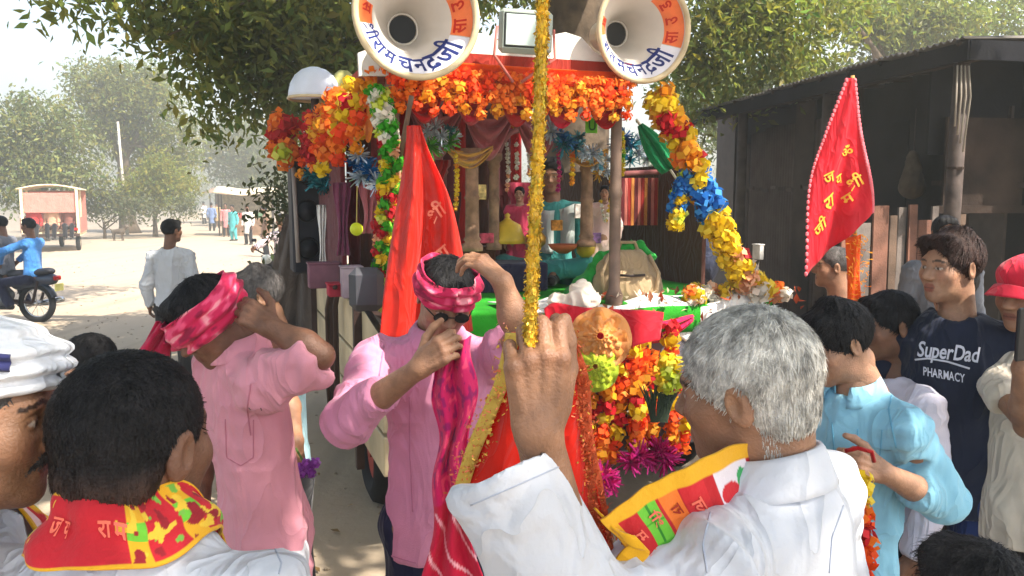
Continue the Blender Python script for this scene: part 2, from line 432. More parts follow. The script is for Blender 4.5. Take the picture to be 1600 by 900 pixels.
def head_paint(L, stubble=0.0):
    mo = 1+.10*vnoise(L*40, 11)+.07*vnoise(L*140, 12); c = np.stack([mo, mo*(1-.03*vnoise(L*25, 5)), mo], 1); x, y, z = L.T; ax = np.abs(x)
    cheek = np.exp(-(((ax-0.04)/0.02)**2+((z+0.025)/0.02)**2))*(y > 0.03); c -= cheek[:, None]*np.array([-0.08, 0.06, 0.06])
    lip = (ax < 0.024-np.abs(z+0.063)*0.6) & (np.abs(z+0.0635) < 0.0125) & (y > 0.07); c[lip] = (0.80, 0.50, 0.52)
    ml = (ax < 0.021) & (np.abs(z+0.0632) < 0.0018) & (y > 0.07); c[ml] = (0.4, 0.25, 0.25)
    br = (ax > 0.012) & (ax < 0.052) & (np.abs(z-0.030+0.006*((ax-0.03)/0.02)**2) < 0.0036) & (y > 0.05); c[br] = (0.12, 0.12, 0.14)
    e = ((ax-0.031)/0.0135)**2 + ((z-0.003)/0.0043)**2
    ee = (e < 1) & (y > 0.06); c[ee] = (1.35, 2.1, 3.0)
    ir = ((ax-0.031)**2+(z-0.003)**2 < 0.0056**2) & (y > 0.06) & ee; c[ir] = (0.09, 0.1, 0.13)
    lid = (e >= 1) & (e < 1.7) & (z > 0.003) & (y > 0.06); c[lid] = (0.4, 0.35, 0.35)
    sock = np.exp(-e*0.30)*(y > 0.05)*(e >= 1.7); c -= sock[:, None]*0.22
    if stubble:
        st = (z < -0.045) & (z > -0.125) & (y > -0.005) & ~lip; n = 0.5+0.5*vnoise(L*300, 3)
        c[st] *= (1-stubble*n[st])[:, None]
    return c
def fingers(wr, d, n, side, curl, s=1.0, thumb='open', spread=0.0):
    """tapered prims of a hand: wrist, direction, palm normal; five unequal jointed fingers"""
    d = unit(d); n = unit(n - d*np.dot(n, d)); t = np.cross(d, n)*side; p = []
    wr = np.asarray(wr, float); kn = []
    for i, (off, ln) in enumerate(((0.030, 0.084), (0.011, 0.088), (-0.009, 0.084), (-0.027, 0.076))):
        k = wr + (d*ln + t*off)*s; kn.append(k)
        p.append(cone(wr + t*off*0.55*s + d*0.01*s, k, 0.0165*s, 0.0118*s, 0.0075*s)); p.append(ell(k - n*0.0050*s, 0.0100*s, 0.006*s)); p.append(cone(wr + d*0.03*s + t*off*0.7*s - n*0.0135*s, k - n*0.008*s, 0.0042*s, 0.0048*s, 0.005*s))
    p.append(cone(wr + d*0.02*s + t*0.022*s + n*0.006*s, wr + d*0.055*s + t*0.026*s + n*0.006*s, 0.017*s, 0.012*s, 0.012*s))
    cs = curl if isinstance(curl, (list, tuple)) else [curl*0.9, curl, curl*1.03, curl*1.08]
    for i, L3 in enumerate(((0.040, 0.024, 0.020), (0.044, 0.028, 0.021), (0.041, 0.026, 0.020), (0.032, 0.020, 0.018))):
        q = kn[i]; th = 0.0; sp = spread*(1.2, 0.4, -0.4, -1.2)[i]; r0 = (0.0098, 0.0102, 0.0096, 0.0086)[i]
        for j, (ln, bend) in enumerate(zip(L3, (1.30, 1.60, 1.0))):
            th += cs[i]*bend + 0.08
            dv = unit(d*math.cos(th) + n*math.sin(th) + t*sp*max(0, math.cos(th))); q2 = q + dv*ln*s
            p.append(cone(q, q2, (r0-0.0009*j)*s, (r0-0.0009*(j+1))*s, 0.003*s if j else 0.004*s)); q = q2
    b = wr + (d*0.024 + t*0.028 + n*0.010)*s
    if thumb == 'open': dirs = (d*0.62 + t*0.68 + n*0.3, d*0.85 + t*0.35 + n*0.25, d*0.95 + t*0.1 + n*0.25)
    elif thumb == 'up': dirs = (d*0.85 + t*0.30 + n*0.35, d*1.0 + t*0.02 + n*0.15, d*1.0 - t*0.10 + n*0.05)
    else: dirs = (d*0.6 + t*0.35 + n*0.65, d*0.5 - t*0.35 + n*0.7, d*0.25 - t*0.7 + n*0.45)
    for j, (dv, ln, ra, rb) in enumerate(zip(dirs, (0.044, 0.034, 0.026), (0.0155, 0.0118, 0.0108), (0.0118, 0.0108, 0.0085))):
        q2 = b + unit(dv)*ln*s; p.append(cone(b, q2, ra*s, rb*s, 0.006*s)); b = q2
    return p
def folds(V, N, amp, seed=0, sc=(8.5, 8.5, 2.3), mask=None):
    p = V*np.array(sc) + 0.35*np.stack([vnoise(V*5, seed+1), vnoise(V*5, seed+2), vnoise(V*5, seed+3)], 1)
    r = 1-np.abs(vnoise(p, seed))*2.6; r = np.where(r > 0, r**1.5, -np.minimum(-r, 1)**1.2*.5); r2 = 1-np.abs(vnoise(V*np.array((7, 7, 15)) + 3.3, seed+5))*2.2
    d = amp*(1.15*r + 0.35*r2 + 0.10*vnoise(V*26, seed+9))
    if mask is not None: d = d*mask
    return V + N*d[:, None]
def hair_mesh(style, h):
    p = []
    if style in ('short', 'crop', 'grey', 'side', 'boy', 'close'):
        e = {'crop': 0.004, 'close': 0.007, 'grey': 0.011, 'side': 0.013, 'short': 0.009, 'boy': 0.012}[style]
        p += [ell((0, -0.015, 0.036), (0.0745+e, 0.095+e, 0.081+e*1.15), 0.01)]
        if style == 'side':
            p += [cone((-0.045, 0.055, 0.092), (0.050, 0.066, 0.088), 0.024, 0.020, 0.03), cone((-0.03, -0.02, 0.115), (0.03, -0.02, 0.115), 0.025, 0.022, 0.03)]
        if style == 'short': p += [cone((-0.04, 0.055, 0.090), (0.04, 0.055, 0.090), 0.018, 0.018, 0.03)]
        if style in ('grey', 'close'): p += [ell((0, -0.055, -0.028), (0.066, 0.052, 0.052 if style == 'grey' else .046), 0.02)]
        p += [ell((0, 0.095, -0.035), (0.072, 0.072, 0.105), 0.012, sg=-1)]
        for sx in (-1, 1): p += [ell((sx*0.088, 0.022, -0.052), (0.030, 0.046, 0.055), 0.010, sg=-1), ell((sx*0.086, -0.012, -0.010), (0.018, 0.024, 0.034), 0.006, sg=-1)]
        p += [cut((0, -0.06, -0.074 if style in ('grey', 'close') else -0.062), (0, 0.25, -1))]
    elif style == 'moustache':
        for sx in (-1, 1):
            p += [cone((sx*0.003, 0.094, -0.047), (sx*0.026, 0.082, -0.055), 0.0065, 0.0045, 0.006), cone((sx*0.026, 0.082, -0.055), (sx*0.033, 0.075, -0.062), 0.0045, 0.002, 0.004)]
    V, F = nets(p, h); N = vnorm(V, F)
    if style != 'moustache':
        tv = np.array((0, -0.045, 0.10)); rel = V-tv; az = np.arctan2(rel[:, 0], rel[:, 1]); rad = np.linalg.norm(rel, axis=1)
        g = vnoise(np.stack([np.cos(az)*11, np.sin(az)*11, rad*16], 1), 4) + 0.6*vnoise(np.stack([np.cos(az)*26, np.sin(az)*26, rad*22], 1), 8)
        V = V + N*(g*(0.0014 if style in ('crop', 'close') else 0.0030))[:, None]
    return V, F, N
def strands(V, N, n, ln, rng, lift=0.25, wd=0.0011, crown=(0, -0.05, 0.12)):
    i = rng.integers(0, len(V), n); p = V[i]; m = N[i]; cr = np.asarray(crown)
    t = p - cr + rng.normal(0, 0.022, (n, 3)); t -= m*(t*m).sum(1, keepdims=True); t /= np.maximum(np.linalg.norm(t, axis=1, keepdims=True), 1e-6)
    L = ln*(0.6+0.8*rng.random((n, 1))); b = np.cross(t, m)*wd
    q0 = p - m*0.002; q1 = p + t*L*0.5 + m*lift*L*0.55; q2 = p + t*L + m*lift*L*0.45
    Vs = np.stack([q0-b, q0+b, q1-b*.8, q1+b*.8, q2-b*.25, q2+b*.25], 1).reshape(-1, 3)
    k = np.arange(n)[:, None]*6
    F = np.vstack([k+np.array([0, 1, 3, 2]), k+np.array([2, 3, 5, 4])])
    c = np.repeat(0.7+0.6*rng.random(n), 6)
    return Vs, F, c
def xf(L, c, R, s=1.0): return np.asarray(c) + (np.asarray(L)*s) @ np.asarray(R).T
def Rhead(yaw, pitch=0, roll=0): return rotz(math.radians(yaw)) @ rotx(math.radians(pitch)) @ roty(math.radians(roll))

def person(label, top, yaw, look=None, hp=0, hr=0, s=1.0, skin='mid', hair=('short', 'black'), shirt=None, sleeve='long', hem=0.10,
           pants=None, shoes=None, arms=None, lean=(0, 0, 0), h=0.011, hh=0.0042, fold=0.007, group=None, collar=None, stubble=0.0,
           mous=None, seat=None, nstr=1500, neck=0.0, wide=1.0, belly=0.0, legs=None, seed=1, cat='person', fl=1.0, sl_r=1.0, ground=0.0, flat=False):
    """top: world point of the top of the head; yaw in degrees: 0 faces away from the camera, 90 faces picture left."""
    rng = np.random.default_rng(seed*13+5); arms = arms or {}; look = yaw if look is None else look
    Rb = rotz(math.radians(yaw)); rt, fw = Rb[:, 0], Rb[:, 1]; up = V3(0, 0, 1)
    Rh = Rhead(look, hp, hr); top = np.asarray(top, float); hc = top - Rh @ V3(0, -0.015, 0.117)*s
    nb = hc + (Rh @ V3(0, -0.035, -0.10) + V3(0, 0, -0.085-neck))*s
    pv = nb + (V3(0, 0, -0.56))*s - np.asarray(lean, float)
    sh = {'R': nb + (rt*0.178*wide + up*-0.075)*s, 'L': nb + (-rt*0.178*wide + up*-0.075)*s}
    hips = {'R': pv + (rt*0.09 - up*0.05)*s, 'L': pv - (rt*0.09 + up*0.05)*s}
    root = thing('person', label, cat, (pv[0], pv[1], ground), 0, group)
    kn = {}; an = {}
    for q in 'RL':
        sx = 1 if q == 'R' else -1
        if legs: kn[q], an[q] = [np.asarray(v, float) for v in legs[q]]
        else:
            an[q] = V3(pv[0], pv[1], ground+0.085) + rt*sx*0.11 - fw*0.03; kn[q] = (hips[q]+an[q])/2 + fw*0.03
    A = {}
    for q in 'RL':
        sx = 1 if q == 'R' else -1; a = dict(arms.get(q, {}))
        if 'el' not in a: a['el'] = sh[q] + (rt*sx*0.055 - up*0.285 - fw*0.03)*s
        if 'wr' not in a: a['wr'] = np.asarray(a['el']) + (fw*0.07 - up*0.235)*s
        a['el'] = np.asarray(a['el'], float); a['wr'] = np.asarray(a['wr'], float)
        a.setdefault('hd', a['wr']-a['el']); a.setdefault('pn', -rt*sx + fw*0.2); a.setdefault('curl', 0.35); a.setdefault('thumb', 'open')
        A[q] = a
    sk = skinm(skin)
    # ---- body: one continuous surface in three resolutions
    L = head_prims(); HV, HF = nets(L, hh/s if s > 0.5 else hh)
    hcol = head_paint(HV, stubble); HW = xf(HV, hc, Rh, s)
    bp = [cone(nb + (0, 0, 0.10*s), nb - up*0.05*s, 0.052*s, 0.062*s, 0.03), cone(nb - up*0.15*s, pv, 0.118*s*wide, 0.112*s, 0.05, fw, 0.64)]
    for q in 'RL':
        bp += [cone(nb - up*0.08*s, sh[q]-up*.008, 0.042*s, 0.042*s, 0.03), cone(sh[q]-up*.006, A[q]['el'], 0.042*s, 0.031*s, 0.03),
               cone(A[q]['el'], A[q]['el']*0.6+A[q]['wr']*0.4, 0.031*s, 0.034*s, 0.02),
               cone(pv, hips[q], 0.10*s, 0.085*s, 0.05), cone(hips[q], kn[q], 0.075*s, 0.052*s, 0.03), cone(kn[q], an[q], 0.05*s, 0.035*s, 0.02),
               cone(an[q], an[q] + fw*0.10 - up*0.035, 0.035*s, 0.025*s, 0.02)]
    BV, BF = nets(bp, max(h*1.3, 0.013))
    parts = [(HW, HF), (BV, BF)]; cols = [hcol, np.ones((len(BV), 3))]
    for q in 'RL':
        a = A[q]; sd = 1 if q == 'R' else -1
        pr = [cone(a['el'], a['el']*0.65+a['wr']*0.35, 0.041*s, 0.043*s, 0.02), cone(a['el']*0.65+a['wr']*0.35, a['wr'], 0.043*s, 0.026*s, 0.02),
              cone(a['wr'], a['wr']+unit(a['hd'])*0.02*s, 0.025*s, 0.022*s, 0.02)]
        pr += fingers(a['wr'], np.asarray(a['hd'], float), np.asarray(a['pn'], float), sd, a['curl'], s, a['thumb'], a.get('spread', 0.05))
        v, f = nets(pr, a.get('h', min(0.0058, hh*1.1))); parts.append((v, f)); mo = 1+.16*vnoise(v*55, seed)+.10*vnoise(v*160, seed+1); cw = np.stack([mo, mo, mo], 1)
        hdn = unit(a['hd']); pnn = unit(np.asarray(a['pn'], float)-hdn*np.dot(a['pn'], hdn)); tt = np.cross(hdn, pnn)*sd
        for off, ln in ((.030, .084), (.011, .088), (-.009, .084), (-.027, .076)):
            kk = a['wr']+(hdn*ln+tt*off-pnn*.01)*s; g_ = np.exp(-((v-kk)**2).sum(1)/(.011*s)**2); cw *= 1-g_[:, None]*np.array([.22, .30, .32])*(.8+.4*vnoise(v*np.array([300, 300, 700]), 5))[:, None]
        cols.append(np.clip(cw, .3, 1.6))
    V, F = joinVF(parts)
    body = mk('body', V, F, sk, root, col=np.vstack(cols))
    # ---- clothes
    out = dict(root=root, hc=hc, Rh=Rh, nb=nb, pv=pv, sh=sh, rt=rt, fw=fw, A=A, s=s, body=body, kn=kn, an=an)
    if shirt is not None:
        sp = [cone(nb - up*0.135*s, pv, 0.153*s*wide, 0.150*s, 0.05, fw, 0.66*fl),
              cone(pv, pv - up*hem*s - (fw*0 if not seat else 0), 0.150*s, 0.160*s, 0.05, fw, 0.72*fl)]
        if belly: sp.append(ell(pv + (up*0.12 + fw*0.05)*s, (0.13*s, 0.13*s, 0.15*s), 0.08))
        for q in 'RL':
            a = A[q]; el, wr = a['el'], a['wr']; sv = a.get('sleeve', sleeve); sr = sl_r*a.get('sr', 1)
            sp += [cone(nb - up*0.055*s, sh[q], 0.056*s, 0.060*s, 0.05)]
            if sv == 'custom': sp += a['prims']
            elif sv == 'short':
                ef = a.get('frac', 0.65); e = sh[q]*(1-ef)+el*ef; sp += [cone(sh[q], e+unit(el-sh[q])*.04, 0.062*s*sr, 0.060*s*sr, 0.035), cut(e, el-sh[q], 0.13*s)]
            elif sv == 'roll':
                ef = a.get('frac', 0.28); e = el*(1-ef)+wr*ef; sp += [cone(sh[q], el, 0.063*s*sr, 0.056*s*sr, 0.035), cone(el, e, 0.055*s*sr, 0.052*s*sr, 0.03), cut(e, wr-el, 0.088*s)]
            else:
                e = el*0.06+wr*0.94; sp += [cone(sh[q], el, 0.062*s*sr, 0.053*s*sr, 0.035), cone(el, e, 0.052*s*sr, 0.042*s*sr*a.get('cuff', 1), 0.03), cut(e, wr-el, 0.10*s)]
        sp += [cone(nb + up*0.028*s + fw*0.010, nb + up*0.2*s, 0.066*s, 0.075*s, 0.02, sg=-1), cut(pv - up*hem*s, -up, 9)]
        SV, SF = nets(sp, h); N = vnorm(SV, SF); SV = folds(SV, N, fold, seed*11)
        for q in 'RL':
            el, wr = A[q]['el'], A[q]['wr']; w1 = SV-el
            for axd, cen, wid in ((unit(wr-el), el, .085), (unit(el-sh[q]), sh[q], .10)):
                w1 = SV-cen; mk_ = np.exp(-((w1**2).sum(1))/(wid*s)**2); t = w1 @ axd
                SV = SV + N*(0.0060*mk_*np.sin(t*120 + 2.2*vnoise(SV*11, seed+31) + 9*vnoise(SV*3.5, seed+7)))[:, None]
        out['shirt'] = mk('shirt', SV, SF, shirt, root); out['SV'], out['SF'] = SV, SF
        out['bvh'] = BVHTree.FromPolygons(SV.tolist(), SF.tolist())
        if collar is not None:
            def cf(u, v):
                th = (0.07 + 0.86*u)*2*math.pi; pr_ = curve([(0.060, -0.012, 0), (0.0615, 0.035, 0), (0.070, 0.040, 0), (0.083, 0.012, 0), (0.094, -0.014, 0)])(v)
                r = pr_[:, 0] + 0.012*(1+np.cos(th))*0.5*(v > 0.6)
                d = (np.sin(th)[:, None]*rt + (np.cos(th)*0.93)[:, None]*fw)
                zz = pr_[:, 1]-0.018*np.cos(th)
                return nb + d*r[:, None]*s*1.03 + np.outer(zz, up)*s + fw*0.004
            v, f, uv = sheet(cf, 40, 10, 0.004); mk('collar', v, f, collar, root)
    if pants is not None:
        pp = []
        for q in 'RL':
            pp += [cone(pv + up*0.0*s, hips[q], 0.112*s, 0.10*s, 0.05, fw, .72), cone(hips[q], kn[q], 0.084*s, 0.074*s, 0.03), cone(kn[q], an[q], 0.073*s, 0.066*s, 0.02), cut(an[q]+(0, 0, -0.02), an[q]-kn[q], 0.12)]
        v, f = nets(pp, max(h, 0.012)); v = folds(v, vnorm(v, f), 0.006, seed*7); mk('trousers', v, f, pants, root)
        for q in 'RL':
            v, f = nets([cone(an[q]-up*0.035-fw*0.03, an[q]+fw*0.13-up*0.05, 0.044, 0.036, 0.02), cone(an[q], an[q]-up*0.03, 0.045, 0.045, 0.02), cut(V3(an[q][0], an[q][1], ground+0.004 if not seat else an[q][2]-0.075), -up)], 0.010)
            mk('shoe', v, f, shoes or cloth('shoe_black', (30, 28, 28), rough=0.5), root)
    if hair:
        nape = None
        if hh < .004:
            HN = vnorm(HV, HF); m_ = (HV[:, 1] < .028) & (HV[:, 2] < -.030) & (HV[:, 2] > -.100-.015*rng.random(len(HV))) & (np.abs(HV[:, 0]) < .068)
            m_ &= ~((np.abs(HV[:, 0]) > .056) & (HV[:, 1] > -.032)); nape = strands(HV[m_], HN[m_], int(nstr*.30), .009, rng, .10, .0006)
        v, f, n = hair_mesh(hair[0], hh*0.95); c = np.ones(len(v)); F_ = f
        if nstr:
            sv, sf, sc_ = strands(v, n, nstr, {'crop': 0.010, 'close': 0.013, 'grey': 0.017}.get(hair[0], 0.022), rng, {'crop': .3, 'close': .14, 'grey': .13}.get(hair[0], .2), 0.0010 if hh < 0.004 else 0.0016)
            F_ = np.vstack([f, sf+len(v)]); v = np.vstack([v, sv]); c = np.concatenate([c, sc_])
            if nape is not None: F_ = np.vstack([F_, nape[1]+len(v)]); v = np.vstack([v, nape[0]]); c = np.concatenate([c, nape[2]])
        col = np.repeat(c[:, None], 3, 1)
        if hair[0] == 'close': k_ = np.clip((-.005-v[:, 2])/.055, 0, 1)*(v[:, 1] < .03); col = col*(1+k_[:, None]*np.array((6.0, 3.0, 1.6)))
        out['hair'] = mk('hair', xf(v, hc, Rh, s), F_, hairm(hair[1]), root, col=col)
    if mous:
        v, f, n = hair_mesh('moustache', 0.0022); sv, sf, sc_ = strands(v, n, 500, 0.010, rng, 0.2, 0.0008, (0, 0.10, -0.03))
        mk('moustache', xf(np.vstack([v, sv]), hc, Rh, s), np.vstack([f, sf+len(v)]), hairm(mous), root, col=np.repeat(np.concatenate([np.ones(len(v)), sc_])[:, None], 3, 1))
    return out
def hwrap(pd, name, z0, z1, rx, ry, m, bulge=0.012, nf=7, tilt=0.0, cy=-0.012, seed=0, top=False, rip=0.006, x0=0.0, colf=None):
    """cloth wound round the head: head-local band from z0 to z1"""
    rng = np.random.default_rng(seed); ph = rng.random(8)*6
    def fn(u, v):
        th = u*2*math.pi
        b = bulge*np.sin(math.pi*v) + rip*1.3*vnoise(np.stack([np.sin(th)*3.2, np.cos(th)*3.2, v*6+th*.8], 1), seed+3) + rip*np.sin(v*nf*math.pi + 1.3*np.sin(th+ph[0]) + 0.7*np.sin(2*th+ph[1])) + rip*0.5*np.sin(3*th+ph[2]+v*4)
        if top:
            g = np.sqrt(np.clip(1-(np.clip((v-0.35)/0.65, 0, 1))**2, 0, 1)); rxx, ryy = rx*g + b*np.minimum(1, g*2), ry*g + b*np.minimum(1, g*2)
        else: rxx, ryy = rx + b, ry + b
        z = z0 + (z1-z0)*v + tilt*np.cos(th) + 0.004*np.sin(3*th+ph[3])
        q = np.stack([x0+rxx*np.sin(th), cy+ryy*np.cos(th), z], 1); return xf(q, pd['hc'], pd['Rh'], pd['s'])
    v, f, uv = sheet(fn, 90, 40, 0.004)
    if colf is None: return mk(name, v, f, m, pd['root'], uv=uv)
    return mk(name, v, f, m, pd['root'], uv=uv, col=colf(uv[:, 0], uv[:, 1]))
def on_shirt(pd, p, d):
    r = pd['bvh'].ray_cast(Vector([float(x) for x in p]), Vector([float(x) for x in d])); return None if r[0] is None else np.array(r[0])
def seam(pd, pix, r, m, name='seam'):
    """stitched line lying on a garment, through the listed photograph points"""
    C0 = Vector((0, 0, CAMZ)); c = np.array(pix, float); t = np.linspace(0, len(c)-1, 8*len(c)); q = np.stack([np.interp(t, np.arange(len(c)), c[:, i]) for i in (0, 1)], 1); pts = []
    for x, y in q:
        d = unit(ray(x, y)); h_ = pd['bvh'].ray_cast(C0, Vector(d.tolist()))
        if h_[0] is not None and (not pts or np.linalg.norm(np.array(h_[0])-pts[-1]) < .08): pts.append(np.array(h_[0])-d*r*.3)
    if len(pts) > 3: MB().tube(pts, r, 5).obj(name, m, pd['root'], smooth=True)
def decal(pd, name, pts2, F, o, ux, uy, m, parent, off=0.003, **kw):
    """flat print laid on a shirt: 2-d points -> ray cast along -(ux x uy)"""
    n = unit(np.cross(ux, uy)); V = []; hit = []
    for x, y in pts2:
        p = np.asarray(o) + x*np.asarray(ux) + y*np.asarray(uy); h_ = on_shirt(pd, p + n*0.4, -n); V.append((h_ if h_ is not None else p) + n*off); hit.append(h_ is not None)
    V = np.array(V); ok = np.linalg.norm(V, axis=1) > 0; F = [q for q in F if all(hit[i] for i in q)]
    return mk(name, V, F, m, parent, smooth=False, **kw) if F else None
# ------------------------------------------------------------------ setting: ground, road, haze
def ground_mat(name, c1, c2, c3):
    m = bpy.data.materials.new(name); m.use_nodes = True; t = m.node_tree; n = t.nodes; L = t.links; b = n['Principled BSDF']
    tc = n.new('ShaderNodeTexCoord')
    def nz(sc, det=6, rough=0.6):
        q = n.new('ShaderNodeTexNoise'); q.inputs['Scale'].default_value = sc; q.inputs['Detail'].default_value = det; q.inputs['Roughness'].default_value = rough
        L.new(tc.outputs['Object'], q.inputs['Vector']); return q
    a, c, d = nz(0.22), nz(1.7, 8, 0.7), nz(28, 6, 0.7)
    r1 = n.new('ShaderNodeValToRGB'); r1.color_ramp.elements[0].position = 0.35; r1.color_ramp.elements[1].position = 0.68
    r1.color_ramp.elements[0].color = (*c1, 1); r1.color_ramp.elements[1].color = (*c2, 1)
    ad = n.new('ShaderNodeMath'); ad.operation = 'MULTIPLY_ADD'; ad.inputs[1].default_value = 0.5; L.new(a.outputs['Fac'], ad.inputs[0])
    h2 = n.new('ShaderNodeMath'); h2.operation = 'MULTIPLY'; h2.inputs[1].default_value = 0.5; L.new(c.outputs['Fac'], h2.inputs[0]); L.new(h2.outputs[0], ad.inputs[2])
    L.new(ad.outputs[0], r1.inputs[0])
    mx = n.new('ShaderNodeMix'); mx.data_type = 'RGBA'; r2 = n.new('ShaderNodeMapRange'); r2.inputs[1].default_value = 0.60; r2.inputs[2].default_value = 0.72
    L.new(d.outputs['Fac'], r2.inputs[0]); L.new(r2.outputs[0], mx.inputs['Factor']); L.new(r1.outputs[0], mx.inputs['A']); mx.inputs['B'].default_value = (*c3, 1)
    mp = n.new('ShaderNodeMapping'); mp.inputs['Rotation'].default_value = (0, 0, math.radians(-19)); mp.inputs['Scale'].default_value = (2.6, .07, 1); L.new(tc.outputs['Object'], mp.inputs['Vector'])
    tr_ = n.new('ShaderNodeTexNoise'); tr_.inputs['Scale'].default_value = 1.0; tr_.inputs['Detail'].default_value = 4; L.new(mp.outputs[0], tr_.inputs['Vector']); r3 = n.new('ShaderNodeMapRange'); r3.inputs[1].default_value = .52; r3.inputs[2].default_value = .68; r3.inputs[4].default_value = .55
    L.new(tr_.outputs['Fac'], r3.inputs[0]); m3 = n.new('ShaderNodeMix'); m3.data_type = 'RGBA'; L.new(r3.outputs[0], m3.inputs['Factor']); L.new(mx.outputs['Result'], m3.inputs['A']); m3.inputs['B'].default_value = (*c3, 1)
    L.new(m3.outputs['Result'], b.inputs['Base Color']); b.inputs['Roughness'].default_value = 0.95; b.inputs['Specular IOR Level'].default_value = 0.1
    bp = n.new('ShaderNodeBump'); bp.inputs['Strength'].default_value = 0.5; bp.inputs['Distance'].default_value = 0.04; L.new(c.outputs['Fac'], bp.inputs['Height'])
    b2 = n.new('ShaderNodeBump'); b2.inputs['Strength'].default_value = 0.35; b2.inputs['Distance'].default_value = 0.01; L.new(d.outputs['Fac'], b2.inputs['Height']); L.new(bp.outputs[0], b2.inputs['Normal'])
    L.new(b2.outputs[0], b.inputs['Normal']); return m
def grid(x0, x1, y0, y1, nx, ny, zf):
    x, y = np.meshgrid(np.linspace(x0, x1, nx), np.linspace(y0, y1, ny), indexing='ij'); x = x.ravel(); y = y.ravel()
    V = np.stack([x, y, zf(x, y)], 1); i, j = np.meshgrid(np.arange(nx-1), np.arange(ny-1), indexing='ij'); a = (i*ny+j).ravel()
    return V, np.stack([a, a+ny, a+ny+1, a+1], 1)
gm = ground_mat('dry_earth', (0.30, 0.245, 0.185), (0.37, 0.31, 0.24), (0.22, 0.18, 0.14))
rm = ground_mat('dusty_road', (0.37, 0.292, 0.21), (0.44, 0.352, 0.258), (0.28, 0.225, 0.17))
V, F = grid(-420, 420, -30, 700, 3, 3, lambda x, y: 0*x); mk('ground', V, F, gm, kind='structure')
# the road runs away to the left of the float; its edges wander
def road(u, v):
    y = -25 + 545*u**2.2; cx = np.interp(y, [-25, 0, 12, 40, 120, 520], [-1.5, -1.5, -5.0, -14.6, -42, -180])
    hw = np.interp(y, [-25, 8, 20, 60, 520], [6.0, 6.0, 5.6, 5.2, 5]); x = cx + (v-0.5)*2*hw*(1+0.06*np.sin(y*0.9+v*3)*(np.abs(v-.5) > .45))
    z = 0.006 + 0.012*np.sin(x*1.7+y*0.35)**2*np.interp(y, [-25, 60, 100], [1, 1, 0])
    return np.stack([x, y, z], 1)
u, v = np.meshgrid(np.linspace(0, 1, 160), np.linspace(0, 1, 40), indexing='ij'); p = road(u.ravel(), v.ravel())
i, j = np.meshgrid(np.arange(159), np.arange(39), indexing='ij'); a = (i*40+j).ravel()
mk('road', p, np.stack([a, a+1, a+41, a+40], 1), rm, kind='structure')
# small stones and litter on the road
ST = MB()
for k in range(420):
    x = random.uniform(-4.5, 1.0); y = random.uniform(2.2, 13); r = random.uniform(0.006, 0.022)
    ST.ball((x - y*0.25, y, 0.010+r*0.3), (r, r*random.uniform(.6, 1), r*0.6), 6, 4)
LF = MB()
for k in range(700):
    y = random.uniform(2.5, 26); x = -y*.28+random.uniform(-7, 3.5); R = rotz(random.random()*6.28) @ rotx(random.uniform(-.5, .5)); l = random.uniform(.03, .08); q = np.array([(0, -.5, 0), (.24, 0, .1), (0, .5, .05), (-.24, 0, .1)])*l; LF.add(q @ R.T + V3(x, y, .022), [(0, 1, 2), (0, 2, 3)])
LF.obj('fallen_leaves', mat('dry_leaf', (132, 104, 62), var=.4, scale=3), kind='stuff')
ST.obj('pebbles', mat('pebble', (150, 135, 115), var=0.3, scale=30), kind='stuff')

HZ = MB(); HZ.box((0, 330, 14), (900, 740, 30.0)); hz = HZ.obj('haze', None, kind='stuff')
hm = bpy.data.materials.new('haze_air'); hm.use_nodes = True; hn = hm.node_tree; hn.nodes.clear()
ho = hn.nodes.new('ShaderNodeOutputMaterial'); hv = hn.nodes.new('ShaderNodeVolumePrincipled')
hv.inputs['Color'].default_value = (1.0, 0.94, 0.76, 1); hv.inputs['Density'].default_value = 0.0098; hv.inputs['Anisotropy'].default_value = 0.35
hn.links.new(hv.outputs[0], ho.inputs['Volume']); hz.data.materials.append(hm)

